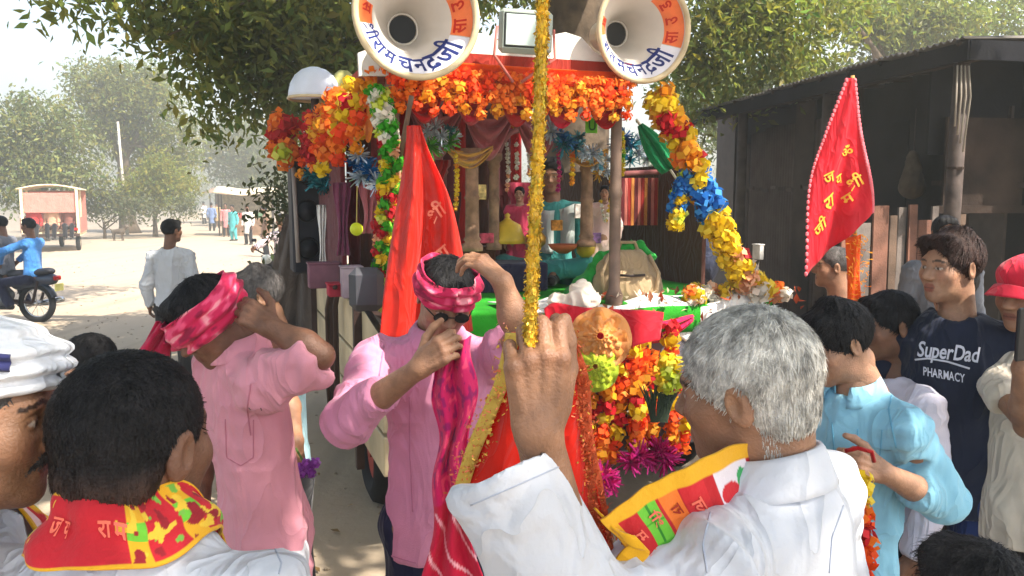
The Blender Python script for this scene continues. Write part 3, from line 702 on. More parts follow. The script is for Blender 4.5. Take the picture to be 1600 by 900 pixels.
# ------------------------------------------------------------------ trees
BARK = mat('bark', (92, 78, 64), rough=0.95, var=0.35, scale=6, bump=0.9, bscale=18)
def leafm(name, rgb, tr=0.45): return mat(name, rgb, rough=0.5, var=0.18, scale=1.2, trans=tr, attr=True, spec=0.35)
SUNSPOTS = []           # gaps in the crown that let sun through: (point, radius)
def leaves(clumps, n, size, rng, droop=0.35, hue=0.22, spots=True, narrow=0.42):
    """clumps: list of (centre, radii); many small folded leaves gathered on twigs"""
    ar = np.array([max(r[0]*r[1]+r[1]*r[2]+r[0]*r[2], 0.01) for c, r in clumps]); cnt = np.maximum((n*ar/ar.sum()).astype(int), 20)
    Ps = []; Cs = []
    for (c, r), m in zip(clumps, cnt):
        nt_ = max(6, m//14); d = rng.normal(size=(nt_, 3)); d /= np.linalg.norm(d, axis=1, keepdims=True)
        tw = d*(rng.random((nt_, 1))**0.40)*np.array(r); k = rng.integers(0, nt_, m)
        p = np.asarray(c) + tw[k] + rng.normal(0, 1, (m, 3))*(0.10+0.9*size)*np.array([1, 1, 0.7]); Ps.append(p)
        tc_ = 0.72+0.56*rng.random(nt_); Cs.append(np.stack([tc_[k], (0.6+0.8*rng.random(nt_))[k]], 1))
    p = np.vstack(Ps); cc = np.vstack(Cs)
    if spots and SUNSPOTS:
        keep = np.ones(len(p), bool)
        for q, rad in SUNSPOTS:
            w_ = p-np.asarray(q); t = w_ @ SUN; dist = np.linalg.norm(w_ - t[:, None]*SUN, axis=1)
            keep &= ~((t > 1.2) & (dist < rad*(0.75+0.5*rng.random(len(p)))))
        p = p[keep]; cc = cc[keep]
    m = len(p); ax = rng.normal(size=(m, 3)); ax[:, 2] -= droop*1.6; ax /= np.linalg.norm(ax, axis=1, keepdims=True)
    nn = rng.normal(size=(m, 3)); nn[:, 2] += 0.8; nn -= ax*(nn*ax).sum(1, keepdims=True); nn /= np.linalg.norm(nn, axis=1, keepdims=True)
    b = np.cross(ax, nn); s = size*(0.45+1.0*rng.random((m, 1)))
    V = np.stack([p, p+ax*s*0.45+b*s*narrow*0.5+nn*s*0.10, p+ax*s-nn*s*0.06, p+ax*s*0.45-b*s*narrow*0.5+nn*s*0.10], 1).reshape(-1, 3)
    k = np.arange(m)[:, None]*4; F = np.vstack([k+np.array([0, 1, 2]), k+np.array([0, 2, 3])])
    br = cc[:, 0]*(0.8+0.4*rng.random(m)); hu = (cc[:, 1]-1)*hue + hue*0.6*rng.normal(size=m)
    col = np.stack([br*(1+np.clip(hu, -0.4, 0.9)), br, br*(1-np.clip(hu, -.5, .6)*0.7)], 1)
    return V, F, np.repeat(np.clip(col, 0.15, 2.2), 4, 0)
def tree(name, label, base, r0, top, clumps, n, size, lm, limbs=None, cat='tree', group=None, rng=None, **kw):
    rng = rng or np.random.default_rng(abs(hash(label)) % 10000 if False else len(label)*31)
    base = np.asarray(base, float); top = np.asarray(top, float); root = thing(name, label, cat, base, 0, group)
    T = MB(); h = np.linspace(0, 1, 9); f = curve([base-(0, 0, 0.1), base*0.6+top*0.4 + rng.normal(0, r0*0.5, 3)*(1, 1, 0), top])
    T.tube(f(h), r0*(1.25-0.65*h**0.7 + 0.35*np.exp(-h*14)), 12)
    for c, r in (limbs if limbs is not None else clumps):
        c = np.asarray(c, float); k = rng.uniform(0.55, 1.0); st = f(np.array([k]))[0]; L = np.linalg.norm(c-st)
        g = curve([st, st*0.55+c*0.45+rng.normal(0, L*0.06, 3)+(0, 0, L*0.05), c]); q = np.linspace(0, 1, 8)
        T.tube(g(q), np.maximum(r0*0.42*(1-q*0.85), 0.012), 7)
    T.obj('trunk', BARK, root, smooth=True)
    V, F, c = leaves(clumps, n, size, rng, **kw)
    mk('crown', V, F, lm, root, smooth=False, col=c, kind='stuff')
    return root
# ------------------------------------------------------------------ the trees of the place
def F0(px, py, d, r, asp=0.85): q = P(px, py, d); return (q, (r, r, r*asp))
SUNSPOTS += [((-0.9, 4.6, 2.4), 0.75), ((0.2, 4.2, 2.35), 0.6), ((1.4, 4.4, 1.8), 0.50), (P(1310, 300, 4.4), 0.45), ((0.8, 3.9, 1.4), 0.30),
             (P(1240, 690, 1.3), 0.16), (P(1400, 640, 2.4), 0.20), (P(1540, 470, 2.7), 0.2), (P(600, 545, 2.35), 0.14), (P(880, 480, 1.1), 0.14), (P(40, 560, 1.0), 0.12),
             (P(400, 720, 2.4), 0.10), (P(1200, 500, 1.2), 0.05), ((-7.5, 12.6, 0), 0.5), ((-4.0, 12.0, 0), 0.35), ((-1.5, 3.4, 0), 0.25), ((-6.2, 9.5, 0), 0.3), (P(660, 380, 3.7), 0.40), (P(1490, 380, 2.75), .18), (P(265, 400, 7.8), .5), (P(430, 60, 10.5), 1.0), (P(480, 150, 10.5), 1.0), (P(360, 110, 10.2), .7), (P(540, 60, 10.6), 1.0)]
G_dark = leafm('leaf_neem', (0.20, 0.228, 0.048), 0.68); G_yel = leafm('leaf_lit', (0.21, 0.235, 0.035), 0.6)
G_far = leafm('leaf_far', (0.22, 0.235, 0.05), 0.55)
vis = [F0(430, 60, 10.5, 1.05), F0(365, 120, 10.2, .62), F0(480, 150, 10.5, .85), F0(345, 30, 10, .7), F0(540, 50, 10.6, 1.1), F0(450, 10, 10.2, .9),
       F0(505, 95, 10, .8), F0(325, 150, 10.4, .28), F0(300, 100, 10.1, .25), F0(390, 20, 9.8, .7), F0(545, 160, 11, .8), F0(340, 190, 10.6, .25),
       F0(265, 12, 9.2, .34), F0(190, 4, 9.0, .26), F0(225, 42, 9.0, .17, 1.1), F0(120, 4, 9.0, .20), F0(85, 12, 9, .15), F0(305, 18, 9.5, .5), F0(245, 62, 9, .10), F0(290, 50, 9.2, .22), F0(155, 20, 9, .12),
       F0(640, 10, 11.5, .9), F0(575, -10, 11.5, .7), F0(745, -10, 11.5, .45), F0(990, -10, 11, .55), F0(860, -40, 11, .6)]
visr = [F0(1120, 40, 11, .62), F0(1205, 85, 11.5, .55), F0(1100, 110, 11, .42), F0(1180, 5, 11, .7), F0(1285, 15, 12, .55), F0(1150, 145, 11.6, .32), F0(1055, 90, 11.4, .4),
        F0(1075, 160, 11.8, .3), F0(1240, 120, 12, .34), F0(1200, 40, 11, .5), F0(1110, 70, 10.6, .4), F0(1290, 100, 12.2, .22)]
over = []
rr = np.random.default_rng(12)
while len(over) < 125:
    x, y = rr.uniform(-9.5, 8.5), rr.uniform(-7, 13.5); r = rr.uniform(0.7, 1.35)
    if (y > 8.5 and x > 3.5) or (y > 7.0 and x > -3.5): continue
    z = rr.uniform(5.0, 7.4) + r
    if z - r*1.0 > CAMZ + 0.25*y + 0.35 or y < 0: over.append((V3(x, y, z), (r*1.25, r*1.25, r*0.6)))
rt_ = np.random.default_rng(3)
base = V3(0.62, 10.2, 0); topp = V3(0.75, 10.1, 6.2)
root_tree = thing('neem_tree', 'huge spreading tree behind the decorated float whose dense crown overhangs the whole crowd', 'tree', base)
T = MB(); h = np.linspace(0, 1, 10); f = curve([base-(0, 0, .2), base*.5+topp*.5+V3(.12, 0, 0), topp]); T.tube(f(h), 0.42*(1.3-0.55*h**.7+0.4*np.exp(-h*14)), 14)
for c, r in vis[::3] + visr[::3] + [q for q in over if q[0][1] < 12][::4]:
    st = f(np.array([rt_.uniform(.72, 1)]))[0]; L = np.linalg.norm(c-st); up = V3(0, 0, max(0, c[2]-st[2])*0.35 + 0.25)
    g = curve([st, st*.55+c*.45+rt_.normal(0, L*.05, 3)+up, c]); q = np.linspace(0, 1, 9); T.tube(g(q), np.maximum((.17 if c[2] > 5 else .06)*(1-q*.9), .012), 7)
T.obj('trunk', BARK, root_tree, smooth=True)
V1, F1, c1 = leaves(vis, 17000, 0.145, rt_, spots=False); mk('crown', V1, F1, G_dark, root_tree, smooth=False, col=c1, kind='stuff')
V1, F1, c1 = leaves(visr, 8500, 0.125, rt_, spots=False); mk('crown', V1, F1, G_yel, root_tree, smooth=False, col=c1, kind='stuff')
V1, F1, c1 = leaves(over, 82000, 0.20, rt_, narrow=0.55); mk('crown', V1, F1, G_dark, root_tree, smooth=False, col=c1, kind='stuff')
def ground_at(px, d): q = P(px, 310, d); return V3(q[0], d, 0)
def simple_tree(name, label, px, d, h, blobs, n, size, lm, r0=0.3, **kw):
    b = ground_at(px, d); cl = [(P(x, y, dd), (r, r, r*.85)) for x, y, dd, r in blobs]
    return tree(name, label, b, r0, b+V3(0, 0, h), cl, n, size, lm, spots=False, **kw)
simple_tree('broad_tree', 'tall hazy round-topped tree on the far left, beyond the leaning utility pole', 200, 44, 5.5,
    [(190, 150, 44, 2.1), (140, 130, 43, 1.5), (240, 150, 44, 1.7), (270, 205, 44, 1.4), (200, 215, 45, 2.0), (150, 190, 44, 1.4), (255, 260, 45, 1.5), (185, 120, 44, 1.0), (230, 120, 44, 1.0), (290, 240, 44, .8)], 15000, 0.26, G_far, 0.4)
simple_tree('bushy_tree', 'grey-green bushy tree at the left edge behind the passenger tempo', 60, 36, 3.2,
    [(60, 190, 36, 1.5), (20, 210, 36, 1.4), (110, 220, 37, 1.4), (70, 260, 36, 1.6), (0, 260, 36, 1.6), (130, 270, 37, 1.3), (30, 165, 36, .7), (95, 175, 36, .7), (-50, 230, 36, 1.6), (40, 300, 36, 1.2)], 13000, 0.22, leafm('leaf_grey', (0.20, 0.22, 0.06)), 0.25)
simple_tree('young_tree', 'bright yellow-green bush beside the road, right of the leaning utility pole', 240, 40, 1.4,
    [(240, 285, 40, 1.2), (270, 300, 40, 1.0), (215, 300, 40, 1.0), (290, 285, 41, .8), (250, 260, 40, .8)], 6000, 0.20, leafm('leaf_bright', (0.27, 0.28, 0.04), .6), 0.12)
simple_tree('low_bush', 'low dusty bush at the roadside in front of the utility pole', 160, 38, 0.8,
    [(160, 315, 38, .9), (190, 325, 38, .7), (125, 318, 38, .7), (225, 328, 38, .6), (285, 325, 39, .7)], 3600, 0.18, leafm('leaf_dusty', (0.13, 0.14, 0.05), .5), 0.08, cat='bush')
simple_tree('hazy_tree', 'grey hazy tree where the road vanishes, left of the black loudspeaker tower', 385, 62, 5,
    [(380, 230, 62, 2.6), (350, 255, 62, 2.0), (420, 250, 62, 2.6), (400, 285, 62, 2.4), (340, 215, 62, 1.2), (440, 290, 60, 2.2), (370, 205, 62, 1.4)], 9000, 0.34, leafm('leaf_haze', (0.16, 0.175, 0.06)), 0.4)
simple_tree('canopy_tree', 'sunny yellow-green tree rising beyond the shed roof at the upper right', 1430, 19, 4.6,
    [(1400, 60, 19, .8), (1450, 40, 19, .8), (1365, 40, 18.5, .6), (1500, 30, 19, .7), (1420, 15, 19, .9), (1350, 5, 18, .8), (1570, 20, 20, .7), (1395, 100, 19, .45), (1300, -10, 17, .6), (1590, 60, 20, .5)], 12000, 0.15, leafm('leaf_sunny', (0.19, 0.225, 0.035), .6), 0.3)
simple_tree('leafy_tree', 'green tree between the right loudspeaker horn and the shed roof, low behind the garland', 1240, 21, 3.2,
    [(1200, 130, 21, .8), (1270, 120, 21, .7), (1150, 165, 21, .8), (1320, 105, 21, .4), (1230, 90, 21, .5), (1080, 150, 21, .9), (1120, 190, 21, 1)], 6500, 0.16, leafm('leaf_mid', (0.15, 0.18, 0.035), .55), 0.2)
rb = np.random.default_rng(5); belt = []
for k in range(70):
    x = rb.uniform(-190, 150); y = rb.uniform(120, 170) + abs(x)*0.1
    if abs(x + 0.35*y) < 5: continue
    r = rb.uniform(3, 5.5); belt.append((V3(x, y, r*0.8), (r*1.3, r, r)))
V1, F1, c1 = leaves(belt, 22000, 0.9, rb, spots=False); mk('distant_woodland', V1, F1, G_far, None, smooth=False, col=c1, kind='stuff')
# utility pole, slightly leaning
b = ground_at(196, 42); t_ = thing('utility_pole', 'pale concrete utility pole leaning left among the far trees', 'pole', b)
q = P(184, 190, 42); MB().tube([b, q], [0.085, 0.055], 10).obj('pole', mat('concrete', (190, 184, 172), var=.15, bump=.3), t_, smooth=True)

# ------------------------------------------------------------------ the dark shed on the right
EC = V3(3.80, 6.9, 0); ED = unit(V3(2.77-3.80, 12.9-6.9, 0)); ER = V3(ED[1], -ED[0], 0)     # along the eave, and inwards
def S_(l, r, z): return EC + ED*l + ER*r + V3(0, 0, z)
RS = np.stack([ED, -ER, V3(0, 0, 1)], 1)
shed = thing('shed', 'long dark open-fronted timber shed with a low corrugated roof on the right', 'shed', EC)
DK = mat('dark_timber', (60, 48, 42), var=.5, scale=2.2, bump=.5, bscale=25, spec=.1); SHADE_BD = mat('shade_dark_board', (27, 27, 33), var=.5, scale=1.6, bump=.4, bscale=20, spec=.1)  # the near-black boards carry the shed's deep shade in their colour
# corrugated roof in separate sheets
for k in range(8):
    l0, l1 = -0.1+k*0.85, -0.1+(k+1)*0.85+0.05
    def rf(u, v, l0=l0, l1=l1, k=k):
        l = l0+(l1-l0)*u; r = -0.10 + 5.2*v; z = 3.22 + 0.03*r + 0.014*np.sin(l*2*math.pi/0.085) + 0.004*(k % 2) + 0.012*np.sin(r*1.3+k)
        return EC + np.outer(l, ED) + np.outer(r, ER) + np.outer(z, V3(0, 0, 1))
    v, f, uv = sheet(rf, 61, 6, 0.004); mk('roof_sheet', v, f, mat('tin', (128, 122, 116), rough=.55, var=.25, scale=2.5, metal=.3), shed)
for k in range(12):
    MB().cyl(S_(-0.02+k*0.53, -0.10, 3.185), S_(-0.02+k*0.53, 4.9, 3.33), 0.028, n=7).obj('rafter', DK, shed, smooth=True)
MB().box(S_(3.3, 0.05, 3.10), (6.7, .08, .12), RS).obj('eave_beam', DK, shed)
MB().box(S_(-0.06, 2.5, 3.10), (.05, 5.0, .10), RS).obj('end_beam', DK, shed)
for l in (0.15, 2.2, 4.3, 6.4):
    MB().tube([S_(l, 0.07, -.05), S_(l+.02, .09, 1.6), S_(l-.02, .07, 3.08)], [.085, .07, .065], 9).obj('post', mat('grey_post', (80, 68, 63), var=.3, bump=.5, bscale=22), shed, smooth=True)
rs = random.Random(4); l = 0.5
while l < 6.6:      # boards closing the long side, under the eave
    wd = rs.uniform(.32, .95); top = rs.choice([2.75, 2.95, 3.25, 2.9]); mt = rs.choice([DK, SHADE_BD, SHADE_BD, mat('tarp_dark', (66, 56, 52), rough=.6, var=.2)])
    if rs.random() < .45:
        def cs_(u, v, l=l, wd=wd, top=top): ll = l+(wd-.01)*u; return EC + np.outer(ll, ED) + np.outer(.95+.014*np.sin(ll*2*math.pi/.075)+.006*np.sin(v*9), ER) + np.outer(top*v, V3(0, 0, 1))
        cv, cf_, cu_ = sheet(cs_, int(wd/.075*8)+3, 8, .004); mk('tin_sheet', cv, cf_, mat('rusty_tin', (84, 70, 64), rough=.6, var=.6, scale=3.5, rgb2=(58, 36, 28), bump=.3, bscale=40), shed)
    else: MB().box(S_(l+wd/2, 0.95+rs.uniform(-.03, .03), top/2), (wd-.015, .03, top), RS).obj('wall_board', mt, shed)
    l += wd
MB().box(S_(3.3, 5.0, 1.62), (6.6, .04, 3.24), RS).obj('back_wall', SHADE_BD, shed); MB().box(S_(3.3, 1.04, 1.6), (6.5, .02, 3.36), RS).obj('shade_lining', SHADE_BD, shed)  # near-black sheets added so the shed interior reads as shade
MB().box(S_(3.3, -.07, 3.11), (6.9, .025, .15), RS).obj('fascia', SHADE_BD, shed); MB().box(S_(-.13, 2.4, 3.11), (.025, 5.0, .16), RS).obj('fascia', SHADE_BD, shed); MB().box(S_(.56, 2.5, 2.75), (.03, 4.8, .9), RS).obj('gable_board', SHADE_BD, shed)  # the gable sheet fills the shaded gap under the roof with near-black
MB().box(S_(6.6, 3.0, 1.6), (.04, 4.0, 3.2), RS).obj('end_wall', SHADE_BD, shed)
# near end: dark boards above, a paling of upright planks below
r = 0.2
while r < 4.8:
    wd = rs.uniform(.55, 1.0); MB().box(S_(.48+rs.uniform(-.02, .02), r+wd/2, 2.2), (.03, wd-.02, .86), RS).obj('upper_board', rs.choice([DK, mat('brown_board', (98, 82, 72), var=.25, scale=3, bump=.3)]), shed); r += wd
MB().box(S_(.42, 2.5, 1.80), (.06, 4.8, .07), RS).obj('rail', DK, shed)
pm = [mat('plank_red', (128, 88, 72), var=.3, scale=5, bump=.4), mat('plank_brown', (104, 84, 70), var=.3, scale=5, bump=.4), mat('plank_grey', (110, 100, 94), var=.3, scale=5, bump=.4), mat('plank_dark', (66, 54, 48), var=.3, scale=5, bump=.4)]
r = -0.85; k = 0
while r < 4.6:
    wd = rs.uniform(.07, .17); hgt = rs.uniform(1.68, 1.86); mt = rs.choice(pm)
    if 1.0 < r < 1.45: mt = mat('plank_yellow', (140, 116, 58), var=.25, scale=4, bump=.3); hgt = 1.93
    if not 0.28 < r < 0.9: MB().box(S_(.36+rs.uniform(-.02, .02), r+wd/2, hgt/2), (.025, wd-.012, hgt), RS @ rotx(rs.uniform(-.02, .02))).obj('plank', mt, shed)
    r += wd + rs.uniform(0, .02)
hm2 = mat('hung_sack', (92, 80, 66), var=.3, bump=.4)
for l, z in ((.9, 2.2), (1.7, 2.35), (3.1, 2.1)):
    q = S_(l, .80, z); v, f = nets([cone(q, q-V3(0, 0, .32), .05, .12, .04)], .016); v = folds(v, vnorm(v, f), .015, int(l*10)); t2 = thing('hung_sack', {.9: 'dusty sack hanging near the front of the dark shed wall', 1.7: 'dusty sack hanging high in the middle of the dark shed wall', 3.1: 'dusty sack hanging low at the far part of the shed wall'}[l], 'sack', q); mk('sack', v, f, hm2, t2); MB().cyl(q+V3(0, 0, .04), q+V3(0, 0, .5), .006, n=5).obj('cord', MATS['tarp_dark'] if 'tarp_dark' in MATS else DK, t2)
for k in range(9):
    z = .35+k*.30; MB().cyl(S_(.12, .05, 0)+V3(0, 0, z), S_(.12, .05, 0)+V3(.0, 0, z+.02), .076, n=9).obj('wire_binding', DK, shed) if k % 3 == 0 else None
for k in range(26):
    l = .3+k*.235; MB().box(S_(l, .93, 2.02+.02*(k % 3)), (.16, .02, .05), RS).obj('batten', MATS.get('grey_post', DK) if k % 4 == 0 else DK, shed)
b = S_(5.9, -.35, 0); t_ = thing('notice_board', 'pale blank sheet leaning by the far corner of the shed, behind the bright garland', 'board', b)
MB().box(S_(5.9, -.35, 2.25), (.05, .72, 1.3), RS, .01).obj('sheet', mat('pale_sheet', (200, 205, 190), var=.15), t_)
for dr in (-.3, .3): MB().box(S_(5.93, -.35+dr, 1.45), (.05, .05, 2.9), RS).obj('leg', DK, t_)
t_ = thing('hanging_rope', 'frayed pale rope strands hanging from the shed post near the roof corner', 'rope', S_(-.03, .05, 3.0))
for k in range(4): MB().tube([S_(-.03, -.10+k*.035, 3.0), S_(-.05, -.11+k*.045, 2.75), S_(-.03, -.09+k*.03, 2.5-.07*k)], .008, 5).obj('strand', mat('rope', (150, 140, 128)), t_, smooth=True)
# ------------------------------------------------------------------ the decorated float (a trailer with a shrine under a canopy)
FO = V3(-0.63, 4.0, 0); FA = math.radians(20); FU = V3(math.cos(FA), math.sin(FA), 0); FV = V3(-math.sin(FA), math.cos(FA), 0)
RF = np.stack([FU, FV, V3(0, 0, 1)], 1); ZD = 1.30
def FL(a, b, z): return FO + FU*a + FV*b + V3(0, 0, z)
def FP(px, py, b): return onplane(px, py, FO + FV*b, FV)
cream = mat('cream_paint', (196, 178, 144), rough=.6, var=.22, scale=2.5, bump=.15, bscale=30); steel = mat('brown_steel', (62, 44, 40), rough=.55, var=.3)
greyp = mat('grey_paint', (96, 92, 98), rough=.6, var=.25, scale=3); wht = mat('white_paint', (226, 222, 214), rough=.45, var=.08)
flt = thing('float_trailer', 'decorated procession trailer with cream sides, green carpeted deck and flower-hung shrine canopy', 'float', FL(1.15, 1.7, 0), FA)
D = MB(); D.box(FL(1.17, 1.75, 1.24), (2.38, 3.5, .10), RF); D.obj('deck', steel, flt)
for z, hh_ in ((1.12, .30), (.83, .26), (.58, .22)):
    MB().box(FL(-.005, 1.75, z), (.045, 3.5, hh_-.012), RF, .006).obj('side_board', cream, flt)
    MB().box(FL(2.345, 1.75, z), (.045, 3.5, hh_-.012), RF, .006).obj('side_board', cream, flt)
    MB().box(FL(1.17, -.005, z), (2.30, .045, hh_-.012), RF, .006).obj('tail_board', greyp, flt)
    MB().box(FL(1.17, 3.505, z), (2.30, .045, hh_-.012), RF, .006).obj('front_board', cream, flt)
for b in (.62, 1.75, 2.9):
    B_ = MB(); B_.box(FL(-.05, b, .82), (.045, .06, .98), RF); B_.box(FL(-.02, b, 1.325), (.11, .06, .035), RF); B_.obj('stake', steel, flt)
B_ = MB(); B_.tube([FL(-.075, 1.35, .45), FL(-.075, 1.35, 1.20), FL(-.075, 1.15, 1.36), FL(-.075, .85, 1.40)], .018, 8); B_.tube([FL(-.13, 1.35, .5), FL(-.13, 1.35, 1.18), FL(-.13, 1.15, 1.33), FL(-.13, .9, 1.37)], .014, 8); B_.obj('hand_rail', steel, flt, smooth=True)
rub = mat('tyre_rubber', (34, 33, 33), rough=.85, var=.2, bump=.3); rimm = mat('wheel_rim', (150, 60, 48), rough=.5)
for a in (.12, 2.2):
    for b in (.9, 2.6):
        w_ = MB(); w_.torus(FL(a, b, .36), .27, .09, FU, 26, 8); o = w_.obj('wheel', rub, flt, smooth=True)
        q = MB(); q.cyl(FL(a-.05, b, .36), FL(a+.05, b, .36), .20, n=18); q.cyl(FL(a-.07, b, .36), FL(a+.07, b, .36), .06, n=10); q.obj('rim', rimm, o)
MB().box(FL(1.17, 1.75, .62), (.5, 3.3, .14), RF).obj('chassis', steel, flt)
MB().cyl(FL(.1, .9, .36), FL(2.2, .9, .36), .035).obj('axle', steel, flt); MB().cyl(FL(.1, 2.6, .36), FL(2.2, 2.6, .36), .035).obj('axle', steel, flt)
gcar = mat('green_carpet', (36, 140, 30), rough=.95, var=.2, scale=6, bump=.6, bscale=120)
def carpet(u, v):
    a = .03 + 2.27*u; t = v*3.65; b = np.where(t < .2, -.045, t-.22); z = np.where(t < .2, 1.14+t*.8, 1.303+.004*np.sin(a*9+t*7))
    return FO + np.outer(a, FU) + np.outer(b, FV) + np.outer(z, V3(0, 0, 1))
v, f, uv = sheet(carpet, 40, 60, .008); mk('carpet', v, f, gcar, flt)
# posts and roof of the shrine canopy
pst = mat('bronze_post', (120, 98, 84), rough=.55, var=.25, bump=.2)
AX1 = 1.30
for (a, b) in ((.06, .05), (AX1, .05), (.06, 2.7), (AX1, 2.7)):
    p_ = MB(); zt = 2.58; p_.lathe([(.05, 1.30), (.05, 1.36), (.032, 1.40), (.032, 1.9), (.04, 1.93), (.032, 1.96), (.030, 2.40), (.046, 2.44), (.036, 2.48), (.036, zt)], FL(a, b, 0), n=12); p_.obj('post', pst, flt, smooth=True)
MB().box(FL(.68, 1.37, 2.60), (1.36, 2.75, .05), RF).obj('canopy_roof', cloth('canopy_cloth', (150, 46, 34)), flt)
redc = cloth('red_cloth', (186, 30, 32), rough=.7, trans=.25); sat = cloth('red_satin', (240, 48, 26), rough=.36, trans=.48, var=.15, spec=.5); orc = cloth('orange_cloth', (240, 92, 22), trans=.25)
mar = cloth('maroon_cloth', (96, 34, 40)); pnk = cloth('dusty_pink_cloth', (168, 92, 98)); teal = cloth('teal_cloth', (70, 150, 144)); whc = cloth('white_cotton', (232, 230, 226), bump=.2)
# back wall of the shrine: pleated strips of cloth
for k in range(15):
    mt = [mar, cloth('brown_cloth', (84, 50, 42)), pnk, mar, redc][k % 5]
    def bw(u, v, k=k):
        a = .06+k*.0853+.083*u; b = 1.62+.018*np.sin(u*math.pi*2+v); z = 1.32+1.22*v
        return FO + np.outer(a, FU) + np.outer(b, FV) + np.outer(z, V3(0, 0, 1))
    v, f, uv = sheet(bw, 7, 6, .004); mk('back_curtain', v, f, mt, flt)
def swag(name, p, q, dip, wd, m, parent, seed=0, n=7, back=0.0, **kw):
    """cloth gathered between two points, hanging in a curve"""
    p = np.asarray(p); q = np.asarray(q)
    def fn(u, v):
        e = np.sin(math.pi*u); base = np.outer(1-u, p) + np.outer(u, q)
        w_ = wd*(.30+.70*e); z = -dip*e*(.45+.55*v) - w_*v
        off = .022*np.sin(v*n*2+u*3+seed)*(0.4+e) + back*v
        return base + np.outer(z, V3(0, 0, 1)) - np.outer(off, FV)
    v, f, uv = sheet(fn, 22, 16, .004); return mk(name, v, f, m, parent, **kw)
# valance cloth at the front
swag('valance', FL(.0, -.03, 2.575), FL(AX1+.06, -.03, 2.575), .02, .15, orc, flt, 1, 3)
for k in range(5):
    swag('red_swag', FL(.08+k*.25, .0, 2.50), FL(.08+(k+1)*.25, .0, 2.50), .10, .13, redc if k % 2 == 0 else cloth('crimson_cloth', (170, 28, 48)), flt, k)
for k in range(3):
    swag('pink_swag', FL(.30+k*.33, .75, 2.45), FL(.30+(k+1)*.33, .75, 2.45), .16, .16, pnk, flt, k)
# left side cloth under the flowers
for k in range(5):
    swag('side_swag', FL(-.02, .05+k*.53, 2.56), FL(-.02, .05+(k+1)*.53, 2.56), .12, .25, orc if k % 2 else cloth('amber_cloth', (236, 140, 30)), flt, k)
def column(px, y0, y1, b, r, m, nm='column'):
    t = FP(px, y0, b); q = FP(px, y1, b); H = t[2]-q[2]; pr = [(r*1.5, 0), (r*1.5, .05*H), (r, .09*H)]
    pr += [(r*1.25, .11*H), (r*1.0, .14*H), (r*.92, .5*H), (r*1.12, .52*H), (r*.92, .55*H), (r*.9, .84*H), (r*1.2, .87*H)]
    pr += [(r, .9*H), (r*1.55, .94*H), (r*1.55, H)]
    MB().lathe(pr, V3(q[0], q[1], q[2]), n=14).obj(nm, m, flt, smooth=True)
sand = mat('carved_sandstone', (150, 116, 92), rough=.8, var=.3, scale=14, bump=.5, bscale=60)
column(738, 232, 392, .55, .042, sand); column(916, 246, 385, .75, .042, sand); column(772, 240, 390, .95, .035, sand); column(690, 250, 395, .9, .04, mat('rose_plaster', (140, 80, 78), var=.3))
# shrine altar steps
MB().box(FL(.70, 1.15, 1.40), (1.0, .75, .18), RF, .01).obj('altar', cloth('dark_blue_cloth', (38, 36, 60)), flt)
MB().box(FL(.62, 1.30, 1.53), (.66, .46, .10), RF, .01).obj('altar', cloth('brown_velvet', (90, 56, 36)), flt)
ar = MB(); c_ = FP(812, 262, 1.35); th = np.linspace(0, math.pi, 15)
ar.tube([c_ + FU*.17*math.cos(t) + V3(0, 0, .26*math.sin(t)) for t in th], .022, 8); ar.tube([c_+FU*.17, c_+FU*.17-V3(0, 0, .40)], .022, 8); ar.tube([c_-FU*.17, c_-FU*.17-V3(0, 0, .40)], .022, 8)
ar.obj('arch', mat('rose_plaster', (140, 80, 78)), flt, smooth=True)
for (x0, x1, y0, y1, b, m) in ((520, 548, 285, 400, 1.2, cloth('plum_cloth', (116, 58, 82))), (560, 596, 285, 365, .55, pnk), (495, 510, 320, 415, 2.2, whc), (668, 700, 250, 300, .8, redc), (790, 835, 285, 350, 1.25, cloth('rose_cloth', (176, 60, 84))), (700, 720, 300, 400, 1.0, mar)):
    def dr(u, v, x0=x0, x1=x1, y0=y0, y1=y1, b=b):
        A = FP(x0, y0, b); B = FP(x1, y0, b); z1 = FP(x0, y1, b)[2]
        w_ = .75+.25*np.cos(v*5); uu = .5+(u-.5)*w_
        return np.outer(1-uu, A) + np.outer(uu, B) + np.outer((z1-A[2])*v, V3(0, 0, 1)) + np.outer(.015*np.sin(u*16+v*4), FV)
    v, f, uv = sheet(dr, 18, 14, .004); mk('drape', v, f, m, flt)
# striped fringe on the right of the shrine
fr = [cloth('fringe_red', (150, 40, 36)), cloth('fringe_gold', (190, 120, 60)), mar, cloth('fringe_pink', (180, 100, 90))]
for k in range(17):
    A = FP(962+k*5.2, 278, 1.3); B = FP(962+k*5.2, 352, 1.3)
    MB().box((A+B)/2, (.024, .012, A[2]-B[2]), RF).obj('fringe_strip', fr[k % 4], flt)
A = FP(958, 272, 1.3); B = FP(1052, 268, 1.3); MB().cyl(A, B, .02).obj('fringe_rail', mat('rose_plaster', (140, 80, 78)), flt)
MB().box(FL(-.0, 2.05, 1.80), (.03, 1.3, 1.0), RF).obj('added_side_panel', mar, flt); MB().box(FL(2.31, 2.05, 1.72), (.03, 2.7, .84), RF).obj('added_dark_board', cloth('brown_cloth', (84, 50, 42)), flt)  # added dark panels that shut out the bright background behind the shrine
